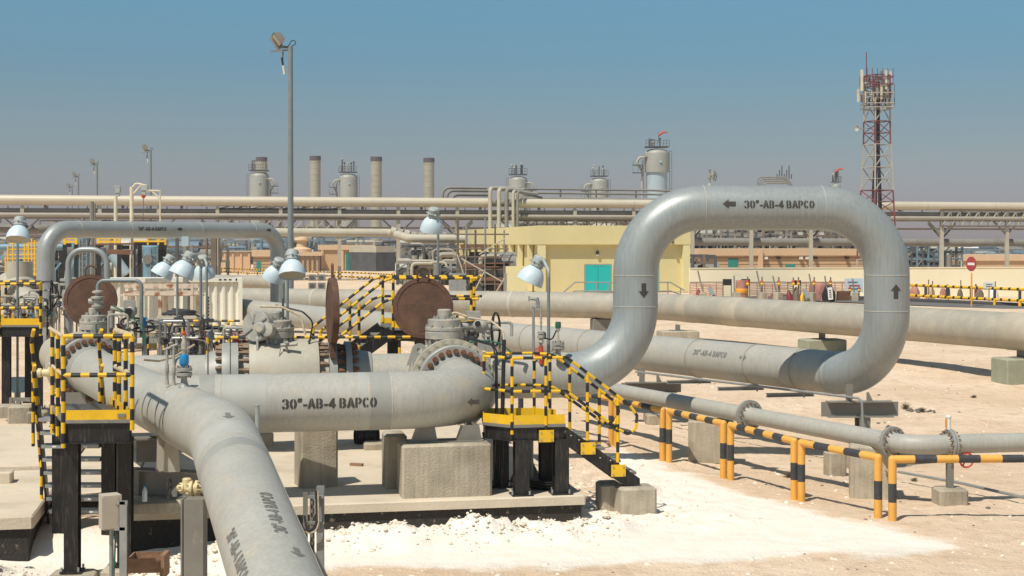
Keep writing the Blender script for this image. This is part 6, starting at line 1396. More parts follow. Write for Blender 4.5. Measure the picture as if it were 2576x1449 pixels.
for i, x_ in enumerate((783, 806)):
    t = thing('plastic_barrier', g2(x_ + 2, 730), ('left' if i == 0 else 'right') + ' of two grey stacked barrier units on the sand right of the tall mast', 'barrier unit'); q = G(x_ + 3, 733, GF); mb = MB()
    for z_ in (.15, .75): mb.box(q + Z * (z_ + .25), .55, .5, .45, 'rack_grey'); mb.box(q + vec(0, -.27, z_ + .27), .3, .05, .2, 'plant_dark')
    mb.build('body', t, 30); mb = MB(); mb.box(q + vec(-.15, 0, .05), .12, .5, .2, 'plant_dark'); mb.box(q + vec(.15, 0, .05), .12, .5, .2, 'plant_dark'); mb.build('foot', t, 30)
low_fence([K(1150, 62, .3), K(1290, 62, .3)], 1.0, 'short striped rail behind the right disc beside the far pipeline', .12)

# ------------------------------------------------------------------ container, racks and vessels at the left
t = thing('shipping_container', K(430, 60, .2), 'dirty white corrugated shipping container behind the floodlights at the left', 'container')
ca, cb = K(240, 72, .2), K(609, 72, .2); n_ = vec(0, 1, 0); mb = MB(); n = int((cb.x - ca.x) / .28); top = HC - (701 - HY) / 72
vs = []; prof = []
for k in range(n):
    x0 = ca.x + .12 + (cb.x - ca.x - .24) * k / n; w_ = (cb.x - ca.x - .24) / n
    prof += [(x0, 0), (x0 + w_ * .25, 0), (x0 + w_ * .5, .09), (x0 + w_ * .75, .09)]
prof.append((cb.x - .12, 0))
for x_, y_ in prof: vs += [vec(x_, ca.y + y_, .3), vec(x_, ca.y + y_, top - .08)]
mb.add(vs, [(2 * i, 2 * i + 2, 2 * i + 3, 2 * i + 1) for i in range(len(prof) - 1)], 'container'); mb.spin(cb, GA).build('side_panel', t, 15)
mb = MB(); c_ = (ca + cb) / 2; wd = cb.x - ca.x
mb.box(vec(c_.x, ca.y - .02, top - .04), wd, .10, .14, 'container', 0); mb.box(vec(c_.x, ca.y - .02, .28), wd, .10, .16, 'container', 0)
for x_ in (ca.x + .06, cb.x - .06): mb.box(vec(x_, ca.y - .01, (top + .2) / 2), .14, .14, top - .2, 'container', 0)
mb.box(vec(c_.x, ca.y + 1.25, top - .02), wd, 2.4, .06, 'container', 0); mb.box(vec(c_.x, ca.y + 2.44, (top + .2) / 2), wd, .06, top - .3, 'container', 0); mb.box(vec(cb.x - .04, ca.y + 1.2, (top + .2) / 2), .05, 2.3, top - .3, 'container', 0); mb.spin(cb, GA).build('frame', t, 30)
mb = MB()
for k in range(9): mb.box(vec(cb.x - 1.15, ca.y - .012, 1.75 - .12 * k), .05, .02, .07, 'black', 0)
for k in range(3): mb.box(vec(cb.x - .75 + .17 * k, ca.y - .075, top - .03), .09, .01, .045, 'black', 0)
mb.box(vec(cb.x - .2, ca.y - .075, top - .03), .05, .01, .07, 'black', 0); mb.spin(cb, GA).build('marking', t, 30)
t = thing('steel_rack', K(430, 66, .2), 'rusty white steel rack standing in front of the container', 'rack')
k_ = 78
for z_ in (2.27, 2.05):
    for y_ in (0, .8): mb = MB(); a, b = K(330, k_, z_), K(500, k_, z_); a.y -= y_; b.y -= y_; mb.bar(a, b, .10, .13, 'rusty_white'); mb.build('beam', t, 30)
for x_ in (335, 418, 497): mb = MB(); q = K(x_, k_, .2); mb.bar(q, at_(q, 2.0), .1, .1, 'rusty_white'); mb.build('leg', t, 30); q = K(x_, k_, .2); q.y -= .8; mb = MB(); mb.bar(q, at_(q, 2.0), .1, .1, 'rusty_white'); mb.build('leg', t, 30)
mb = MB(); mb.obox(K(415, k_, 1.98) - vec(0, .4, 0), vec(1.3, 0, 0), vec(0, .35, 0), Z * .02, 'rusty_white'); mb.build('shelf', t, 30)
t = thing('equipment_box', K(455, 70, .2), 'plain grey metal box with a dark top below the rusty white rack', 'box'); q = K(455, 86, .2); mb = MB(); mb.box(q + Z * .65, 1.05, 1.0, 1.2, 'steel_grey', 0); mb.build('body', t, 30); mb = MB(); mb.box(q + Z * 1.29, 1.15, 1.1, .08, 'rack_light', 0); mb.build('lid', t, 30)
t = thing('cable_heap', K(455, 68, 1.5), 'dark coil of cable lying on the grey metal box', 'cable'); mb = MB()
for k in range(3): mb.torus(q + vec(-.1 + .1 * k, 0, 1.36 + .05 * k), vec(.05 * k, .1, 1), .42 - .05 * k, .045, 'tar', 20, 6)
mb.build('coil', t)
# yellow caged ladders
t = thing('ladder_platform', K(55, 44, .2), 'bright yellow caged ladders and rails at the left edge behind the lamp', 'ladder platform')
k_ = 44; Y = lambda x, y, dd=0: P(x, y, F / k_ + dd)
for x_, y0, y1 in ((20, 618, 697), (33, 612, 697), (62, 607, 697), (72, 607, 697), (88, 604, 695), (98, 607, 690), (14, 645, 697), (80, 600, 660)):
    mb = MB(); mb.cyl(Y(x_, y0), Y(x_, y1), .055, 'yellow', 6); mb.build('upright', t)
for y_ in (612, 627, 641, 650, 662, 678, 690): mb = MB(); mb.bar(Y(14 if y_ > 640 else 22, y_), Y(100, y_ - 1), .07, .06 if y_ != 690 else .14, 'yellow'); mb.build('rail', t)
for k in range(12): mb = MB(); mb.bar(Y(62, 608 + 7 * k), Y(72, 608 + 7 * k), .04, .04, 'yellow'); mb.build('rung', t)
mb = MB(); mb.box(Y(100, 680, .4), .5, .3, 1.6, 'plant_dark', 0); mb.box(Y(60, 702, .4), 1.8, .8, .6, 'brown_scaf', 0); mb.build('dark_base', t, 30)
# blue vessels
def post_vessel(x, y0, y1, w, k, label, m='blue_paint'):
    r = w / 2 / k; a = P(x, y0, F / k); t = thing('process_vessel', at_(a, GF), label, 'vessel'); h = a.z - GF; mb = MB(); mb.lathe([(r, 0), (r, h - r * .4), (r * .7, h - .08), (0, h)], at_(a, GF), Z, m, 28); mb.build('shell', t, 40)
    mb = MB(); q = vec(a.x - r * .2, a.y - r * .95, a.z - 1.0); mb.cyl(q, q + vec(0, -.12, 0), .3, 'steel_grey', 14); mb.build('manhole', t)
    for s_ in (-.2, .2): pass
    mb = MB()
    for s_ in (-.2, .2): mb.bar(vec(a.x + r * .5 + s_, a.y - r * 1.05, GF), vec(a.x + r * .5 + s_, a.y - r * 1.05, a.z - .3), .05, .05, 'galv')
    z_ = GF + .3
    while z_ < a.z - .4: mb.bar(vec(a.x + r * .5 - .2, a.y - r * 1.05, z_), vec(a.x + r * .5 + .2, a.y - r * 1.05, z_), .04, .04, 'galv'); z_ += .35
    mb.build('ladder', t, 30)
post_vessel(205, 590, 700, 48, 42, 'tall blue grey vessel standing under the left end of the far loop')
post_vessel(382, 612, 700, 44, 40, 'slate blue vessel under a yellow railed platform right of the hoist frame')
t = thing('process_pipe', P(300, 665, 86), 'slanting pale blue duct between the two blue vessels', 'duct'); mb = MB(); mb.tube([P(282, 640, 86), P(318, 690, 86)], .32, 'vessel_blue', 18); mb.build('duct', t)
t = thing('process_pipe', P(60, 622, 84), 'blue grey horizontal pipe passing behind the yellow ladders', 'pipe'); mb = MB(); mb.tube([P(-20, 622, 84), P(165, 621, 84)], .2, 'blue_paint', 14); mb.build('pipe', t)
t = thing('raised_platform', P(370, 604, 84), 'yellow railed platform on dark legs above the slate blue vessel', 'platform')
for a, b in (((327, 607), (417, 607)), ((327, 598), (417, 598))): mb = MB(); mb.bar(P(*a, 84), P(*b, 84), .12, .1, 'yellow'); mb.build('rail', t, 30)
for x_ in (330, 372, 398, 416): mb = MB(); mb.bar(P(x_, 594, 84), P(x_, 616, 84), .1, .08, 'yellow'); mb.build('rail_post', t, 30)
for x_ in (336, 352, 404, 414): mb = MB(); q = P(x_, 612, 85); mb.bar(at_(q, GF), q, .22, .2, 'black_steel'); mb.build('column', t, 30)
mb = MB(); mb.bar(P(327, 612, 84.5), P(418, 612, 84.5), .3, .25, 'black_steel'); mb.build('beam', t, 30)
for i, (x0, x1, nm) in enumerate(((163, 192, 'small yellow railed landing left of the tall blue vessel'), (248, 300, 'small yellow railed landing right of the tall blue vessel'))):
    t = thing('raised_platform', P((x0 + x1) / 2, 604, 82), nm, 'platform')
    for y_ in (599, 608): mb = MB(); mb.bar(P(x0, y_, 82), P(x1, y_, 82), .1, .12, 'yellow'); mb.build('rail', t, 30)
    for x_ in (x0, x1): mb = MB(); q = P(x_, 596, 82); mb.bar(P(x_, 615, 82), q, .14, .12, 'yellow'); mb.build('rail_post', t, 30); mb = MB(); q = P(x_, 612, 82.3); mb.bar(at_(q, GF), q, .2, .2, 'black_steel'); mb.build('column', t, 30)
t = thing('scaffold_beam', P(305, 634, 70), 'brown beam spanning two poles behind the rusty left disc', 'frame'); mb = MB(); mb.bar(P(273, 633, 70), P(336, 635, 70), .2, .24, 'brown_scaf'); mb.build('beam', t, 30)
for i, (x_, y0) in enumerate(((208, 545), (231, 507), (238, 512), (331, 560))):
    q = P(x_, y0, 62); mb = MB(); mb.cyl(at_(q, GF), q, .045 if i != 1 else .09, 'rack_grey', 8); tag(mb.build('scaffold_tube', at=at_(q, GF)), ['thin scaffold upright standing over the left valve pipework', 'thick grey upright just left of centre of the far loop', 'grey upright touching the thick upright over the far loop', 'scaffold upright in line with the hoist frame'][i], 'scaffold tube')
for i, (a, b) in enumerate((((180, 584), (340, 583)), ((237, 615), (338, 613)))):
    mb = MB(); mb.cyl(P(*a, 61.6), P(*b, 61.6), .04, 'brown_scaf', 6); tag(mb.build('scaffold_tube'), ['rusty level scaffold tube crossing in front of the far loop', 'rusty level scaffold tube just below the far loop'][i], 'scaffold tube')
t = thing('cable', P(240, 560, 61), 'black cable looping over the far left pipe loop', 'cable'); mb = MB(); mb.tube(fil([P(222, 618, 61), P(230, 588, 61), P(250, 560, 61), P(270, 540, 61), P(275, 552, 61)], .3, 4), .03, 'cable', 6); mb.build('cable', t)
t = thing('junction_box', P(468, 600, 48), 'small pale box on a steel post below the middle of the far loop', 'junction box'); mb = MB(); mb.box(P(467, 607, 49), .24, .2, .34, 'vessel_blue', 0); mb.build('box', t, 30); mb = MB(); q = P(467, 612, 49.3); mb.bar(at_(q, GF), P(467, 598, 49.3), .16, .14, 'rack_grey'); mb.build('post', t, 30)
for i, (x0, x1, m_) in enumerate(((549, 553, 'rack_brown'), (531, 545, 'rack_brown'), (518, 522, 'rack_brown'), (442, 449, 'plant_dark'))):
    a = P((x0 + x1) / 2, 590, 110); mb = MB(); mb.bar(at_(a, GF), a, (x1 - x0) / F * 110, .3, m_, vec(0, 1, 0)); tag(mb.build('steel_column', at=at_(a, GF)), ['thin brown steel column, rightmost of three behind the tilted lamps', 'broad brown steel column in the middle of three behind the tilted lamps', 'thin brown steel column, leftmost of three behind the tilted lamps', 'dark steel column under the far loop near its middle'][i], 'column')

# ------------------------------------------------------------------ denser plant behind and under the far loop
unit(120, 260, 606, 92, 'dark steel frame packed with pipes under the left half of the far loop', 21, cols_m=('plant_dark', 'black_steel', 'blue_paint', 'rack_grey'), np=26, lv=3, depth=4, bays=4, drums=2)
unit(258, 345, 612, 96, 'dark skid with vertical pipes between the two blue vessels', 22, cols_m=('plant_dark', 'black_steel', 'rack_grey', 'blue_paint'), np=22, lv=3, depth=4, bays=4, drums=2)
unit(-30, 100, 640, 100, 'dark pump skid behind the yellow ladders', 23, cols_m=('plant_dark', 'blue_paint', 'rack_grey', 'rack_light'), np=18, lv=3, depth=4, drums=2)
unit(420, 545, 612, 150, 'brown steel frame under the middle of the far loop', 24, cols_m=('rack_brown', 'rack_grey', 'plant_dark', 'rack_light'), np=16, lv=2, depth=6, drums=2)
unit(150, 560, 598, 260, 'far off refinery pipework spread behind the left loop', 25, cols_m=('plant_dark', 'plant_blue', 'rack_grey', 'rack_light'), np=60, lv=3, depth=12, bays=16, drums=8)
unit(1000, 1240, 585, 235, 'far off refinery frames behind the valve manifold', 26, cols_m=('plant_dark', 'rack_grey', 'rack_brown', 'rack_light'), np=40, lv=4, depth=12, bays=10, drums=6)
unit(1740, 2190, 575, 250, 'far off refinery pipework seen through the loop behind the process structure', 27, cols_m=('plant_dark', 'rack_grey', 'rack_brown', 'rack_light'), np=60, lv=4, depth=14, bays=18, drums=10)
unit(2250, 2600, 622, 300, 'far off low refinery pipework along the horizon at the right', 28, cols_m=('plant_dark', 'plant_blue', 'rack_grey', 'white_paint'), np=60, lv=2, depth=14, bays=18, drums=10)
unit(540, 1000, 606, 320, 'far off blue grey refinery pipework along the horizon left of the yellow building', 29, cols_m=('plant_dark', 'plant_blue', 'rack_grey', 'rack_light'), np=70, lv=2, depth=14, bays=22, drums=12)
unit(1742, 1800, 640, 125, 'dark pipe rack end beside the right corner of the yellow building', 30, cols_m=('plant_dark', 'rack_brown', 'rack_grey', 'rack_light'), np=14, lv=4, depth=5, drums=1)
def sheds(lst):
    for x0, x1, yt, d, m_, lb in lst:
        a, b = P(x0, 0, d), P(x1, 0, d); t = thing('storage_tank', at_((a + b) / 2, GF), lb, 'tank'); r = (b.x - a.x) / 2; zt = HC - (yt - HY) / F * d
        mb = MB(); mb.lathe([(r, 0), (r, zt - GF - r * .12), (r * .5, zt - GF - r * .03), (0, zt - GF)], at_((a + b) / 2, GF), Z, m_, 40); mb.build('shell', t, 30)
        mb = MB(); mb.lathe([(r + .05, zt - GF - r * .12 - .5), (r + .3, zt - GF - r * .12 - .5), (r + .3, zt - GF - r * .12 - .3), (r + .05, zt - GF - r * .12 - .3)], at_((a + b) / 2, GF), Z, 'plant_dark', 40); mb.build('wind_girder', t, 30)
sheds([(560, 690, 607, 420, 'plant_blue', 'wide dark blue tank on the horizon behind the tilted floodlights'), (770, 900, 605, 450, 'plant_dark', 'wide dark tank on the horizon behind the tall mast'), (1020, 1150, 600, 460, 'plant_dark', 'wide dark tank on the horizon behind the sagging pipe'), (2270, 2370, 609, 430, 'plant_blue', 'wide dark blue tank on the horizon right of the tower'),
       (1760, 1960, 590, 470, 'plant_dark', 'wide dark tank far behind the left part of the loop opening'), (1970, 2170, 592, 480, 'rack_brown', 'wide brownish tank far behind the right part of the loop opening'), (140, 330, 604, 430, 'plant_dark', 'wide dark tank on the horizon behind the far left loop'), (340, 540, 606, 440, 'plant_blue', 'wide dark blue tank on the horizon behind the middle of the far loop'), (2400, 2600, 612, 440, 'plant_dark', 'wide dark tank on the horizon at the right edge'), (-80, 130, 604, 440, 'plant_dark', 'wide dark tank on the horizon at the left edge'), (900, 1015, 606, 430, 'plant_blue', 'wide blue grey tank on the horizon behind the teal door building')])

# ------------------------------------------------------------------ instruments on and beside the front pipes
def nozzle(root, b, s=1.0, m='flange_grey'):
    mb = MB(); mb.lathe([(.07 * s, -.03), (.05 * s, .0), (.035 * s, .07 * s), (.045 * s, .10 * s), (.10 * s, .11 * s), (.10 * s, .15 * s), (.04 * s, .152 * s), (.04 * s, .165 * s), (.10 * s, .168 * s), (.10 * s, .205 * s), (.03 * s, .21 * s)], b, Z, m, 18); o = mb.build('flange', root)
    bolts(o, b + Z * .205 * s, Z, .078 * s, 6, bolt_mesh(.013, .03, 'bolt')); bolts(o, b + Z * .11 * s, -Z, .078 * s, 6, bolt_mesh(.013, .03, 'bolt')); return o
tb = K(463, 203, 3.6 - 352 / 203)
t = thing('pressure_transmitter', tb, 'bright blue instrument on a bolted nozzle on top of the curving front pipe', 'instrument'); nozzle(t, tb)
mb = MB(); mb.lathe([(.015, .20), (.05, .24), (.058, .26), (.058, .35), (.05, .37), (.02, .375)], tb, Z, 'blue_device', 18); mb.build('body', t)
mb = MB(); mb.lathe([(.028, .37), (.028, .42), (.04, .44), (.034, .47), (.04, .50), (.026, .54), (.02, .60), (.02, .64), (0, .65)], tb, Z, 'cast_paint', 12); mb.sphere(tb + Z * .63, .03, 'red_device', 8); mb.build('stem', t)
for x_, y0, y1, lb in ((420, 958, 880, 'slim grey bleed valve on the curving pipe, left of a pair beside the blue instrument'), (437, 962, 872, 'slim grey bleed valve on the curving pipe, right of a pair beside the blue instrument')):
    b_ = P(x_, y0, F / 200); h_ = (y0 - y1) / 200; t = thing('bleed_valve', b_, lb, 'valve'); mb = MB(); mb.lathe([(.03, -.05), (.022, 0), (.018, .08), (.026, .1), (.026, .2), (.016, .22), (.02, .3), (.014, h_), (0, h_ + .01)], b_, Z, 'cast_paint', 12); mb.build('body', t); mb = MB(); mb.tube([b_ + Z * h_ + vec(-.04, 0, 0), b_ + Z * h_ + vec(.05, 0, .03)], .016, 'cast_paint', 8); mb.build('lever', t)
mb = MB(); mb.tube(fil([P(523, 985, 18.6), P(523, 868, 18.6), P(515, 858, 18.7), P(470, 850, 19.2)], .06, 4), .010, 'rack_brown', 6); tag(mb.build('conduit'), 'thin brown tube bent over the left end of the front pipe', 'tube')
b_ = P(647, 1080, 17.2); t = thing('pipe_stub', b_, 'short pale upright stub in front of the left part of the level pipe', 'stub'); mb = MB(); mb.cyl(b_ - Z * .6, b_ + Z * .28, .028, 'lamp_cast', 12); mb.build('tube', t); mb = MB(); mb.cyl(b_ + Z * .28, b_ + Z * .30, .033, 'lamp_cast', 12); mb.build('cap', t)
# cluster by the rising elbow
t = thing('vent_assembly', K(1342, 150, 1.6), 'slim pipe post with small fittings and a nozzle left of the nearest floodlight', 'vent'); mb = MB(); mb.cyl(K(1342, 152, 1.2), K(1342, 152, 2.58), .022, 'galv', 10); mb.build('post', t)
mb = MB(); mb.tube([K(1342, 152, 2.57), K(1356, 152, 2.56), K(1356, 152, 2.66)], .02, 'galv', 8); mb.tube([K(1352, 152, 2.56), K(1352, 152, 2.72)], .028, 'galv', 8); mb.tube([K(1352, 152, 2.69), K(1334, 152, 2.70)], .024, 'galv', 8); mb.box(K(1331, 152, 2.70), .03, .04, .09, 'galv', 0); mb.build('fitting', t)
t = thing('gate_valve', K(1358, 150, 1.4), 'small valve stack with a red handwheel left of the nearest floodlight post', 'valve'); b_ = K(1361, 152, 1.62)
mb = MB(); mb.lathe([(.03, 0), (.03, .12), (.045, .14), (.035, .3)], b_, Z, 'red_device', 12); mb.torus(b_ + vec(-.06, -.02, .2), vec(-.3, -1, 0), .06, .010, 'red_device', 18, 6); mb.cyl(b_ + vec(0, 0, .2), b_ + vec(-.06, -.02, .2), .012, 'red_device', 6); mb.build('handwheel', t)
mb = MB(); mb.lathe([(.02, .3), (.03, .34), (.05, .36), (.03, .42), (.06, .44), (.06, .48), (.03, .49), (.06, .5), (.06, .54), (.015, .56), (.015, .66), (.022, .68), (.014, .72), (.022, .76), (.012, .8), (.02, .84), (.012, .9), (.02, .94), (0, 1.0)], b_, Z, 'cast_paint', 12); mb.build('body', t)
t = thing('transmitter', K(1405, 150, 1.5), 'green capped instrument on a bolted nozzle right of the nearest floodlight post', 'instrument'); b_ = K(1404, 152, 1.76); nozzle(t, b_, 1.05)
mb = MB(); mb.lathe([(.02, .2), (.02, .34), (.012, .36), (.012, .40), (.035, .42), (.035, .48)], b_, Z, 'cast_paint', 12); mb.build('stem', t); mb = MB(); mb.lathe([(.045, .46), (.05, .48), (.05, .52), (.045, .56), (0, .565)], b_, Z, 'green_device', 14); mb.build('cap', t)
mb = MB(); mb.tube(fil([b_ + Z * .48, b_ + vec(-.10, 0, .26), b_ + vec(-.26, 0, .30)], .06, 4), .012, 'black', 6); mb.build('cable', t)
t = thing('switch_box', K(1370, 149, 1.9), 'small dark switch box on the post of the nearest floodlight', 'box'); mb = MB(); q = K(1366, 148, 2.05); mb.lathe([(0, -.04), (.06, -.04), (.06, .04), (0, .04)], q, vec(1, -.3, 0), 'black', 14); mb.build('body', t)
# steelwork under the curving pipe
t = thing('pipe_support', K(420, 195, .2), 'grey steel beam and stiffened brackets under the curving front pipe', 'pipe support')
mb = MB(); a, b = K(345, 199, .60), K(560, 203, .60); mb.ibeam(a, b, .34, .22, 'steel_grey', t=.02); mb.build('beam', t, 30)
mb = MB(); mb.bar(K(338, 200, .42), K(338, 200, .80), .02, .12, 'steel_grey', vec(1, 0, 0)); mb.build('end_plate', t, 30)
mb = MB(); mb.box(K(385, 193, .92), .42, .05, .30, 'steel_grey'); mb.box(K(385, 194, 1.09), .48, .2, .025, 'steel_grey'); mb.build('bracket', t, 30)
mb = MB(); q = K(432, 203, .78); mb.prism([q - U * .10, q + U * .10, q + U * .07 + Z * .42, q - U * .08 + Z * .50], .02, 'valve_paint', V); mb.bar(q - U * .10 + V * .1, q - U * .09 + V * .1 + Z * .5, .02, .18, 'valve_paint', U); mb.build('saddle_plate', t, 30)
block(K(405, 203, .28) + V * .1, .72, .34, .15, 'low concrete plinth beneath the grey beam under the curving pipe')
t = thing('pipe_support', K(493, 228, -.6), 'tall grey box column under the curving pipe near the cream valve', 'pipe support')
mb = MB(); q = K(492, 232, 0); mb.box(vec(q.x, q.y, .10), .21, .22, 1.5, 'steel_grey', .0); mb.bar(vec(q.x - .13, q.y, -.65), vec(q.x - .13, q.y, .85), .2, .02, 'steel_grey', vec(1, 0, 0)); mb.build('column', t, 30)
for s_ in (-1, 1): mb = MB(); mb.prism([vec(q.x + s_ * .1, q.y, -.62), vec(q.x + s_ * .36, q.y, -.62), vec(q.x + s_ * .1, q.y, -.30)][::s_], .02, 'steel_grey', vec(0, 1, 0)); mb.build('gusset', t, 30)
mb = MB(); mb.box(vec(q.x, q.y, -.64), 1.0, .6, .03, 'steel_grey', 0); mb.build('base_plate', t, 30)
t = thing('water_bottle', K(364, 205, .45), 'clear plastic water bottle with a blue cap standing on the grey steel beam', 'bottle'); b_ = K(364, 207, .62 - .0) - V * .0; b_ = K(364, 205.5, .44)
mb = MB(); mb.lathe([(.0, 0), (.030, 0), (.032, .01), (.030, .05), (.032, .09), (.032, .12), (.022, .15), (.012, .165), (.012, .175)], vec(b_.x, b_.y - .0, .455), Z, 'plastic_clear', 16); mb.build('body', t); mb = MB(); mb.cyl(vec(b_.x, b_.y, .63), vec(b_.x, b_.y, .65), .015, 'blue_device', 12); mb.build('cap', t)
# cream valve with black handwheel
t = thing('globe_valve', P(470, 1228, 15.6), 'small cream painted valve with a black handwheel left of the curving pipe', 'valve'); c_ = P(470, 1228, 15.6); xx_ = vec(1, .05, -.04).normalized()
mb = MB(); mb.lathe([(.02, -.11), (.035, -.10), (.035, -.06), (.06, -.055), (.06, -.035), (.045, -.03), (.05, .02), (.085, .03), (.085, .06), (.05, .065), (.05, .085), (.09, .09), (.09, .12), (.04, .13), (.04, .25)], c_, xx_, 'cream_valve', 20)
mb.lathe([(.05, -.0), (.05, .10), (.04, .11), (0, .115)], c_ + xx_ * 0, Z, 'cream_valve', 14); mb.build('body', t)
f_ = mb; me_b = bolt_mesh(.012, .03, 'cream_valve'); bodyo = [c for c in t.children][0]; bolts(bodyo, c_ + xx_ * .03, -xx_, .07, 8, me_b); bolts(bodyo, c_ - xx_ * .055, -xx_, .048, 6, me_b); bolts(bodyo, c_ + xx_ * .12, xx_, .075, 8, me_b)
handwheel(t, c_ - xx_ * .19, -xx_, .10, 'black', .012, 4)
# junction box and channel post in front of the left platform
t = thing('junction_box', P(276, 1285, 15.6), 'beige metal junction box with a yellow sticker stain at the left front', 'junction box'); c_ = P(277, 1286, 15.5)
mb = MB(); mb.obox(c_, vec(.085, .05, 0) * 1.0, vec(-.05, .085, 0), Z * .185, 'cabinet'); mb.build('box', t, 30)
mb = MB(); mb.obox(c_ + vec(.05, -.10, 0) * .93 + vec(-.018, 0, 0), vec(.078, .046, 0), vec(-.004, .007, 0), Z * .172, 'cabinet'); mb.build('lid', t, 30)
mb = MB(); mb.cyl(c_ + vec(0, .05, -.18), c_ + vec(0, .05, -1.1), .025, 'galv', 10); mb.build('conduit', t)
mb = MB(); mb.tube(fil([c_ + vec(.06, 0, -.18), c_ + vec(.05, 0, -.5), c_ + vec(.02, 0, -1.1)], .1, 3), .010, 'green_device', 6); mb.build('cable', t)
mb = MB(); q = P(311, 1260, 15.45); mb.ibeam(vec(q.x, q.y, -.6), q, .05, .08, 'galv', up=vec(0, 1, 0), t=.008); mb.build('channel_post', t, 30)
for dz in (-.02, -.30): mb = MB(); mb.box(q + vec(-.05, 0, dz), .14, .05, .035, 'galv', 0); mb.build('bracket', t, 30)
# slotted channel posts in the foreground
t = thing('channel_post', P(800, 1449, 14.6), 'grey post pair with slotted channel and looped cable beside the curving pipe', 'post')
for x_, y0, w_, m_ in ((806, 1222, .075, 'galv'),): q = P(x_, y0, 14.6); mb = MB(); mb.ibeam(vec(q.x, q.y, -.3), q, .055, w_, m_, up=vec(0, 1, 0), t=.008); mb.build('post', t, 30)
q = P(778, 1238, 14.7); mb = MB(); mb.bar(vec(q.x - .04, q.y, -.3), vec(q.x - .04, q.y, q.z), .008, .05, 'steel_grey', vec(1, 0, 0)); mb.bar(vec(q.x + .03, q.y, -.3), vec(q.x + .03, q.y, q.z), .05, .01, 'steel_grey', vec(0, 1, 0))
for k in range(16): mb.box(vec(q.x + .03, q.y - .03, q.z - .06 - .085 * k), .018, .006, .045, 'black', 0)
mb.build('slotted_channel', t, 30)
mb = MB(); q = P(795, 1235, 14.5); mb.tube(fil([q, q + vec(.01, -.02, -.30), q + vec(-.02, -.02, -.44), q + vec(-.09, -.02, -.40), q + vec(-.12, 0, -.25)], .08, 5), .013, 'cable', 6); mb.tube(fil([q + vec(.02, 0, 0), q + vec(.03, -.02, -.32), q + vec(-.02, -.02, -.48), q + vec(-.12, -.02, -.40)], .08, 5), .010, 'rope', 6); mb.build('cable', t)
for y_ in (1250, 1315): mb = MB(); q = P(795, y_, 14.55); mb.box(q, .16, .05, .025, 'galv', 0); mb.build('clamp', t, 30)
b_ = G(897, 1172, .26); tag(MB().box(b_ + Z * .02, .20, .07, .04, 'wood', -.35).build('timber_offcut'), 'short brown timber offcut lying on the slab between the pedestals', 'timber')
t = thing('wooden_crate', P(372, 1449, 16.2), 'open dark wooden box on the ground below the curving pipe at the left', 'crate'); q = P(372, 1420, 16.0)
for (dx, dy, sx, sy, dz, sz) in ((0, -.15, .38, .02, .02, .16), (.19, 0, .05, .32, .0, .26), (-.18, 0, .02, .3, .02, .18), (0, .15, .38, .02, .02, .18)): mb = MB(); mb.box(q + vec(dx, dy, dz), sx, sy, sz, 'wood', .05); mb.build('board', t, 30)
t = thing('pipe_flange', P(72, 1440, 17.6), 'dark bolted blind flange lying on the sand at the bottom left', 'flange'); c_ = P(72, 1445, 17.3); mb = MB(); mb.lathe([(0, -.03), (.095, -.03), (.095, .03), (.06, .03), (.055, .015), (0, .015)], c_, vec(.1, -.8, .6), 'tar', 24); f_ = mb.build('disc', t); bolts(f_, c_ + vec(.1, -.8, .6).normalized() * .025, vec(.1, -.8, .6), .078, 8, bolt_mesh(.010, .018, 'galv'))
t = thing('gate_valve', K(495, 138, .9), 'large thin black handwheel standing behind the striped rails left of the middle valve', 'valve'); c_ = P(478, 838, 28.5)
handwheel(t, c_, vec(.25, -.9, .35), .40, 'black', .018, 4); mb = MB(); mb.cyl(c_ + vec(0, .1, -.05), c_ + vec(-.1, .5, -.15), .08, 'tar', 14); mb.box(c_ + vec(-.1, .5, -.45), .4, .3, .7, 'tar', 0); mb.build('body', t)
handwheel(t, P(500, 885, 27.5), vec(.1, -.9, .2), .30, 'black', .015, 3, 'lower_handwheel')
t = thing('pressure_transmitter', P(362, 805, 25.6), 'small bright blue instrument behind the left valve vent tube', 'instrument'); c_ = P(362, 808, 25.6); mb = MB(); mb.lathe([(.03, -.10), (.06, -.06), (.065, .03), (.05, .07), (0, .075)], c_, Z, 'blue_device', 16); mb.build('body', t); mb = MB(); mb.cyl(c_ - Z * .1, c_ - Z * 1.2, .02, 'galv', 8); mb.build('post', t)
t = thing('skid', K(650, 122, .2), 'dark red low tank between the white container and the middle valve', 'tank'); a, b = P(588, 845, 30.5), P(712, 842, 30.5); mb = MB(); mb.cyl(a, b, .17, 'maroon', 20); mb.build('shell', t)
for f_ in (.2, .8): q = a.lerp(b, f_); mb = MB(); mb.box(vec(q.x, q.y, q.z / 2 - .08), .12, .3, q.z - .1, 'black_steel', 0); mb.build('saddle', t, 30)
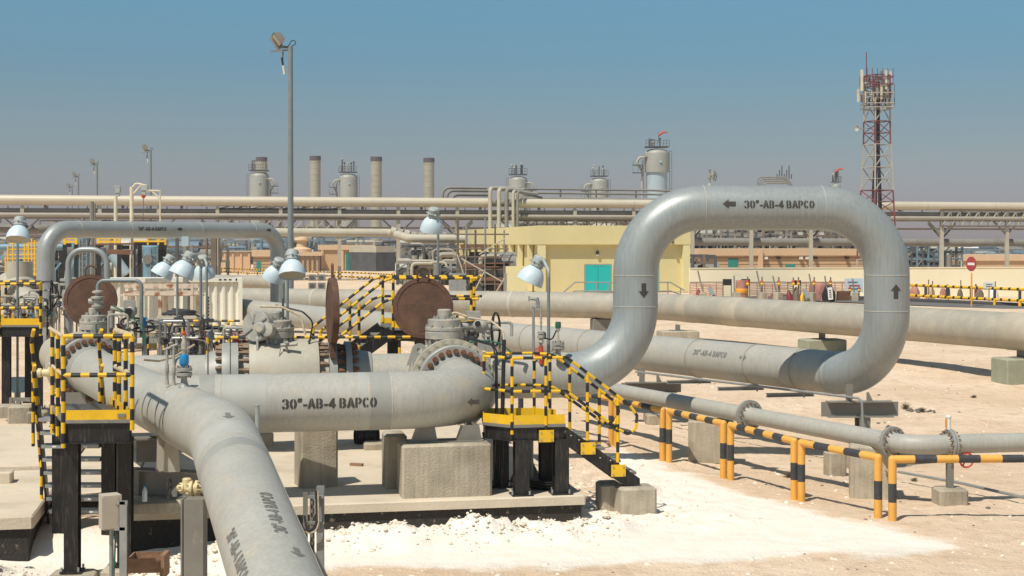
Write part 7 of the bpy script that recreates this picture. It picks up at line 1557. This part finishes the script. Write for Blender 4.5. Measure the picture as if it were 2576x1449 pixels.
# small bore pipework behind the left valve
t = thing('small_bore_pipe', K(220, 119, .2), 'small bore pipe making a neat square arch behind the rusty left disc', 'pipe'); mb = MB(); mb.tube(fil([K(172, 119, 1.6), K(172, 119, 3.49), K(269, 119, 3.49), K(269, 119, .2)], .32, 8), .062, 'loop_paint', 16); mb.build('tube', t)
t = thing('gate_valve', K(170, 118, .2), 'grey gate valve with a black handwheel seen edge on left of the rusty disc', 'valve'); b_ = K(171, 118, 2.1)
mb = MB(); mb.lathe([(.10, 0), (.10, .10), (.16, .11), (.16, .16), (.10, .17), (.12, .3), (.14, .42), (.11, .55), (.10, .62), (.17, .63), (.17, .68), (.06, .69), (.06, .71), (.17, .72), (.17, .77), (.08, .78), (.06, .95)], b_, Z, 'cast_paint', 22); mb.cyl(b_ + Z * .4, b_ + vec(-.16, -.05, .4), .03, 'cast_paint', 10); mb.build('body', t); handwheel(t, b_ + vec(-.32, -.1, .40), vec(-1, -.25, 0), .34, 'black', .018, 3, cone=.25)
mb = MB(); mb.cyl(vec(b_.x, b_.y, .2), b_, .08, 'cast_paint', 14); mb.tube(fil([b_ + vec(-.15, 0, -.42), b_ + vec(-.42, 0, -.42), b_ + vec(-.42, 0, -1.3)], .1, 5), .045, 'cast_paint', 10); mb.build('riser', t)
for k, (dx, dz, m_) in enumerate(((-.1, -.5, 'blue_device'), (.1, -.58, 'red_device'), (.25, -.45, 'cast_paint'), (.0, -.3, 'cast_paint'), (.3, -.2, 'cast_paint'))): mb = MB(); mb.sphere(b_ + vec(dx, -.15, dz), .05, m_, 8); mb.build('fitting', t)
# gear inside the far left platform
t = thing('pipeline', K(80, 112, .6), 'pale flanged pipe end slanting down inside the far left platform', 'pipe'); a = P(66, 752, 33); dr = vec(.55, -.75, -.22).normalized(); mb = MB(); mb.tube([a - dr * 1.5, a + dr * 1.5], .26, 'valve_paint', 28); mb.build('pipe', t); mb = MB(); mb.lathe([(.26, -.1), (.42, -.09), (.42, .0), (.26, .01)], a - dr * .2, dr, 'flange_grey', 32); f_ = mb.build('flange', t); bolts(f_, a - dr * .2, dr, .35, 20, bolt_mesh(.035, .06, 'bolt'))
mb = MB(); mb.lathe([(.42, -.8), (.46, -.75), (.46, -.3), (.42, -.25)], a, dr, 'valve_paint', 28); mb.cyl(a - dr * .5 + vec(0, 0, .3), a - dr * .5 + vec(0, 0, .75), .30, 'valve_paint', 24); mb.build('valve_body', t)
t = thing('globe_valve', P(110, 938, 24.5), 'small cream valve peeping out between the far left platform and the striped rails', 'valve'); c_ = P(112, 938, 24.5); mb = MB(); mb.lathe([(.03, -.22), (.05, -.2), (.05, -.12), (.08, -.11), (.08, -.05), (.06, -.04), (.07, .06), (.1, .07), (.1, .12), (.04, .13)], c_, vec(1, .1, 0), 'cream_valve', 16); mb.build('body', t)
t = thing('equipment_box', P(44, 970, 31), 'small dark blue box under the far left platform', 'box'); mb = MB(); q = P(44, 968, 31); mb.box(q, .30, .25, .32, 'blue_paint', 0); mb.build('body', t, 30); mb = MB(); mb.box(vec(q.x, q.y, (q.z - .16 + .2) / 2), .1, .1, q.z - .36, 'steel_grey', 0); mb.build('post', t, 30)
t = thing('steel_frame_stand', P(55, 1010, 29), 'grey steel stand with sloping braces under the far left platform', 'stand'); 
for a, b in (((28, 1005), (78, 1005)), ((30, 1010), (70, 1100)), ((36, 1015), (52, 1090)), ((48, 1010), (60, 1090)), ((28, 1000), (28, 1090))): mb = MB(); mb.bar(P(*a, 29), P(*b, 29), .06, .08, 'steel_grey'); mb.build('member', t, 30)
block(K(52, 134, .26), .42, .4, .32, 'pale concrete block under the far left platform, middle one'); block(K(12, 130, .26), .5, .4, .24, 'pale concrete block at the left edge under the far left platform'); block(K(94, 134, .26), .34, .4, .22, 'pale concrete block under the right column of the far left platform')
t = thing('pipe_support', K(235, 150, .3), 'dark grey saddle plates under the left valve behind the platform', 'pipe support')
for x_ in (190, 265): mb = MB(); q = K(x_, 152, .30); mb.prism([q - U * .25, q + U * .25, q + U * .15 + Z * .85, q - U * .15 + Z * .85], .03, 'steel_grey', V); mb.build('saddle_plate', t, 30)
t = thing('hose', P(440, 890, 22), 'beige hose sagging between the left valve and the striped walkway', 'hose'); mb = MB(); mb.tube(fil([P(360, 905, 21.5), P(400, 908, 22), P(440, 897, 22.5), P(488, 868, 23)], .3, 5), .018, 'rope', 8); mb.build('tube', t)
t = thing('cable_drum', G(920, 1110, .26), 'small dark ribbed drum on the slab behind the front pipe, left of the black column', 'drum'); q = G(922, 1116, .26); mb = MB(); mb.lathe([(.12, -.2), (.14, -.19), (.11, -.17), (.14, -.1), (.11, -.05), (.14, 0), (.11, .06), (.14, .12), (.11, .17), (.14, .2)], q + Z * .13, vec(1, .3, 0), 'black', 18); mb.build('body', t)
block(G(945, 1134, .26) + V * .2, .36, .3, .12, 'small pale concrete pad on the slab behind the narrow pedestal')
t = thing('gate_valve', K(2430, 178, .5), 'small valve with a red handwheel behind the rightmost barrier rail', 'valve'); q = P(2432, 1158, 20.2); mb = MB(); mb.cyl(q, q + vec(0, .4, .1), .03, 'cast_paint', 10); mb.build('body', t); handwheel(t, q, vec(.2, -1, -.1), .10, 'red_device', .014, 3)
mb = MB(); mb.tube([P(1235, 1000, 21), P(1215, 1040, 21), P(1190, 1065, 20.8)], .03, 'galv', 8); tag(mb.build('conduit'), 'short grey conduit under the elbow of the front pipe', 'conduit')

# ------------------------------------------------------------------ rubble, pebbles and dry bushes
def rockmesh(mb, c, r, m, rnd):
    n = 6; vs = []; hgt = rnd.uniform(.55, .9)
    for j, (zz, f_) in enumerate(((-.6, .7), (0.0, 1.0), (.55, .7))):
        for k in range(n):
            w_ = 2 * math.pi * (k + .5 * (j % 2)) / n; q = r * f_ * rnd.uniform(.75, 1.2); vs.append(c + vec(math.cos(w_) * q, math.sin(w_) * q, zz * r * hgt))
    vs.append(c + vec(0, 0, r * hgt * rnd.uniform(.7, 1.0))); vs.append(c - Z * r * .6)
    fs = []
    for j in (0, 1):
        for k in range(n): l = (k + 1) % n; fs.append((j * n + k, j * n + l, (j + 1) * n + l, (j + 1) * n + k))
    for k in range(n): l = (k + 1) % n; fs.append((2 * n + k, 2 * n + l, 3 * n)); fs.append((l, k, 3 * n + 1))
    mb.add(vs, fs, m)
rnd = random.Random(11)
mb = MB()
for k in range(3200):
    u_ = rnd.uniform(-9, 3.2); v_ = -.95 + rnd.gauss(0, .28); q = SO + U * u_ + V * v_
    if -4.6 < u_ < -2.6 and v_ > -.2: continue
    rockmesh(mb, vec(q.x, q.y, zg(q.x, q.y, True) + .005), min(.05, rnd.expovariate(105)) + .005, 'rock', rnd)
for k in range(1600):
    u_ = 3.1 + abs(rnd.gauss(0, .9)); v_ = rnd.uniform(-.7, 4.5); q = SO + U * u_ + V * v_; rockmesh(mb, vec(q.x, q.y, zg(q.x, q.y, True)), min(.05, rnd.expovariate(105)) + .005, 'rock', rnd)
o = mb.build('rubble', at=(0, 0, 0), smooth=20); tag(o, 'pale broken rubble heaped along the front edge and right end of the slab', 'rubble', kind='stuff')
mb = MB()
for k in range(2600):
    y_ = 13 + 40 * rnd.random() ** 1.6; x_ = rnd.uniform(-.38, .40) * y_
    u_, v_ = slab_uv(x_, y_)
    if -9.6 < u_ < 3.1 and -.3 < v_ < 8.6: continue
    if path_mask(x_, y_) > .6 and rnd.random() < .93: continue
    rockmesh(mb, vec(x_, y_, zg(x_, y_, True)), min(.035, rnd.expovariate(95)) + .005 + y_ * .0002, 'rock' if rnd.random() < .8 else 'dark_rock', rnd)
o = mb.build('pebbles', at=(0, 0, 0), smooth=20); tag(o, 'small pale and dark pebbles scattered over the sand', 'pebbles', kind='stuff')
for i, (x_, y_, s_, lb) in enumerate(((2278, 1027, .16, 'dry brown bush right of the loop foot'), (2320, 1032, .12, 'small dark stones and scrub right of the dry bush'), (2235, 1062, .07, 'small scrub tuft in front of the dry bush'), (2300, 1190, .06, 'tiny scrub tuft behind the rightmost barrier'), (1985, 1185, .12, 'dry scrub behind the middle barrier'), (2450, 1008, .08, 'little scrub tuft at the far right'))):
    q = G(x_, y_, -.05); q.z = zg(q.x, q.y, True); mb = MB(); rn = random.Random(i)
    for k in range(140):
        w_ = rn.uniform(0, 6.28); el = rn.uniform(.1, 1.4); L_ = s_ * rn.uniform(.5, 1.2); dv = vec(math.cos(w_) * math.cos(el), math.sin(w_) * math.cos(el), math.sin(el)); m1 = q + dv * L_ * .5 + vec(rn.uniform(-.02, .02), 0, .01); mb.tube([q, m1, q + dv * L_ + vec(rn.uniform(-.03, .03), 0, -.01)], [.004, .003, .002], 'bush' if i != 1 else 'dark_rock', 3)
    if i == 1:
        for k in range(14): rockmesh(mb, q + vec(rn.uniform(-.3, .3), rn.uniform(-.2, .2), .02), rn.uniform(.03, .08), 'dark_rock', rn)
    tag(mb.build('dry_bush', at=q), lb, 'bush')

unit(1158, 1283, 640, 97.5, 'dark tangle of pipework and steps inside the brown scaffold', 41, cols_m=('plant_dark', 'rack_brown', 'brown_scaf', 'rack_light'), np=30, lv=3, depth=1.2, bays=5, drums=2)
unit(1000, 1160, 655, 120, 'dark low pipework left of the brown scaffold', 42, cols_m=('plant_dark', 'rack_grey', 'rack_brown', 'rack_light'), np=26, lv=3, depth=3, bays=6, drums=2)
for i in range(54):
    x_ = -30 + 50 * i; mb = MB(); q = RK(x_, 6.1, .3); mb.bar(q, at_(q, 7.2), .10, .10, 'rack_grey' if i % 2 else 'rack_light', RN); mb.build('hanger', rk, 30)
unit(1742, 1990, 560, 172, 'fine grey columns and pipes right behind the long tan building, left half', 61, cols_m=('rack_grey', 'plant_dark', 'rack_mid', 'rack_brown'), np=60, lv=5, depth=5, bays=14, drums=3)
unit(1990, 2185, 565, 174, 'fine brown columns and pipes right behind the long tan building, right half', 62, cols_m=('rack_brown', 'plant_dark', 'rack_grey', 'rack_brown'), np=50, lv=5, depth=5, bays=12, drums=3)
unit(2250, 2420, 612, 170, 'fine blue grey manifold just beyond the cream wall right of the loop', 63, cols_m=('plant_blue', 'plant_dark', 'rack_grey', 'rack_light'), np=44, lv=4, depth=5, bays=12, drums=3)
unit(690, 808, 600, 205, 'fine blue grey pipework above the ribbed tan building', 64, cols_m=('plant_blue', 'plant_dark', 'rack_grey', 'rack_light'), np=40, lv=4, depth=5, bays=8, drums=4)
unit(1010, 1150, 615, 128, 'fine grey valve manifold in front of the rack left of the scaffold', 65, cols_m=('rack_grey', 'plant_dark', 'rack_mid', 'rack_light'), np=50, lv=5, depth=3, bays=12, drums=1)
unit(1300, 1720, 556, 170, 'fine pipework right behind the roof of the yellow building', 66, cols_m=('rack_brown', 'plant_dark', 'rack_grey', 'rack_light'), np=70, lv=2, depth=4, bays=22, drums=4)
# ------------------------------------------------------------------ dusty air
hz = MB(); hz.box(vec(0, 260, 29.0), 900, 640, 62.5, 'plant_dark', 0)
m = bpy.data.materials.new('haze'); m.use_nodes = True; n = m.node_tree; n.nodes.clear(); o_ = n.nodes.new('ShaderNodeOutputMaterial'); pv = n.nodes.new('ShaderNodeVolumePrincipled')
pv.inputs['Color'].default_value = (0.86, 0.84, 0.86, 1); pv.inputs['Density'].default_value = 0.0004; pv.inputs['Anisotropy'].default_value = 0.2
n.links.new(pv.outputs[0], o_.inputs['Volume']); MT['haze'] = m; hz.ms = ['haze']
o = hz.build('haze', at=(0, 260, -2.25), smooth=None); o['kind'] = 'stuff'; o['label'] = 'thin pale dust haze filling the air over the whole site'

# ------------------------------------------------------------------ fine pipework close behind the valves
def fine(xa, xb, y0, y1, d, n, seed, label, ms=('cast_paint', 'galv', 'tar', 'cast_paint', 'steel_grey')):
    rn = random.Random(seed); t = thing('instrument_piping', at_(P((xa + xb) / 2, y0, d), .26), label, 'instrument piping')
    for k in range(n):
        x_ = rn.uniform(xa, xb); dd = d + rn.uniform(-.6, .6); top_ = P(x_, rn.uniform(y0, (y0 + y1) / 2), dd); m_ = rn.choice(ms); r_ = rn.choice([.014, .02, .028])
        mb = MB(); sx_ = rn.choice([-1, 1]) * rn.uniform(.12, .55)
        pts_ = [vec(top_.x, dd, P(0, y1, dd).z), top_, top_ + vec(sx_, 0, 0)] + ([top_ + vec(sx_, 0, -rn.uniform(.2, .6))] if rn.random() < .6 else [])
        mb.tube(fil(pts_, .05, 3), r_, m_, 7); mb.build('tube', t)
        q = top_.lerp(pts_[0], rn.uniform(.1, .6)); mb = MB(); mb.lathe([(.02, -.06), (.05, -.05), (.05, -.03), (.03, -.02), (.04, .02), (.05, .03), (.05, .05), (.02, .06)], q, Z, rn.choice(ms), 10)
        if rn.random() < .35: mb.torus(q + vec(0, -.08, 0), vec(rn.uniform(-.5, .5), -1, 0), .06, .008, rn.choice(['red_device', 'black', 'blue_device']), 14, 5)
        mb.build('fitting', t)
    return t
fine(355, 560, 800, 905, 26.8, 20, 51, 'tangle of small bore pipes and fittings inside the striped walkway left of the middle valve')
fine(100, 195, 700, 850, 31, 14, 52, 'tangle of small bore pipes left of the rusty left disc')
fine(2, 95, 735, 830, 30, 12, 53, 'small pipes and gauges inside the far left platform')
fine(575, 640, 820, 870, 27, 7, 54, 'few small pipes just left of the middle valve gear cover')
fine(1150, 1245, 800, 880, 23.4, 8, 55, 'small hydraulic tubes beside the actuator of the right valve')
fine(262, 345, 790, 860, 25.5, 8, 56, 'small tubes between the left valve bonnet and its vent tube')
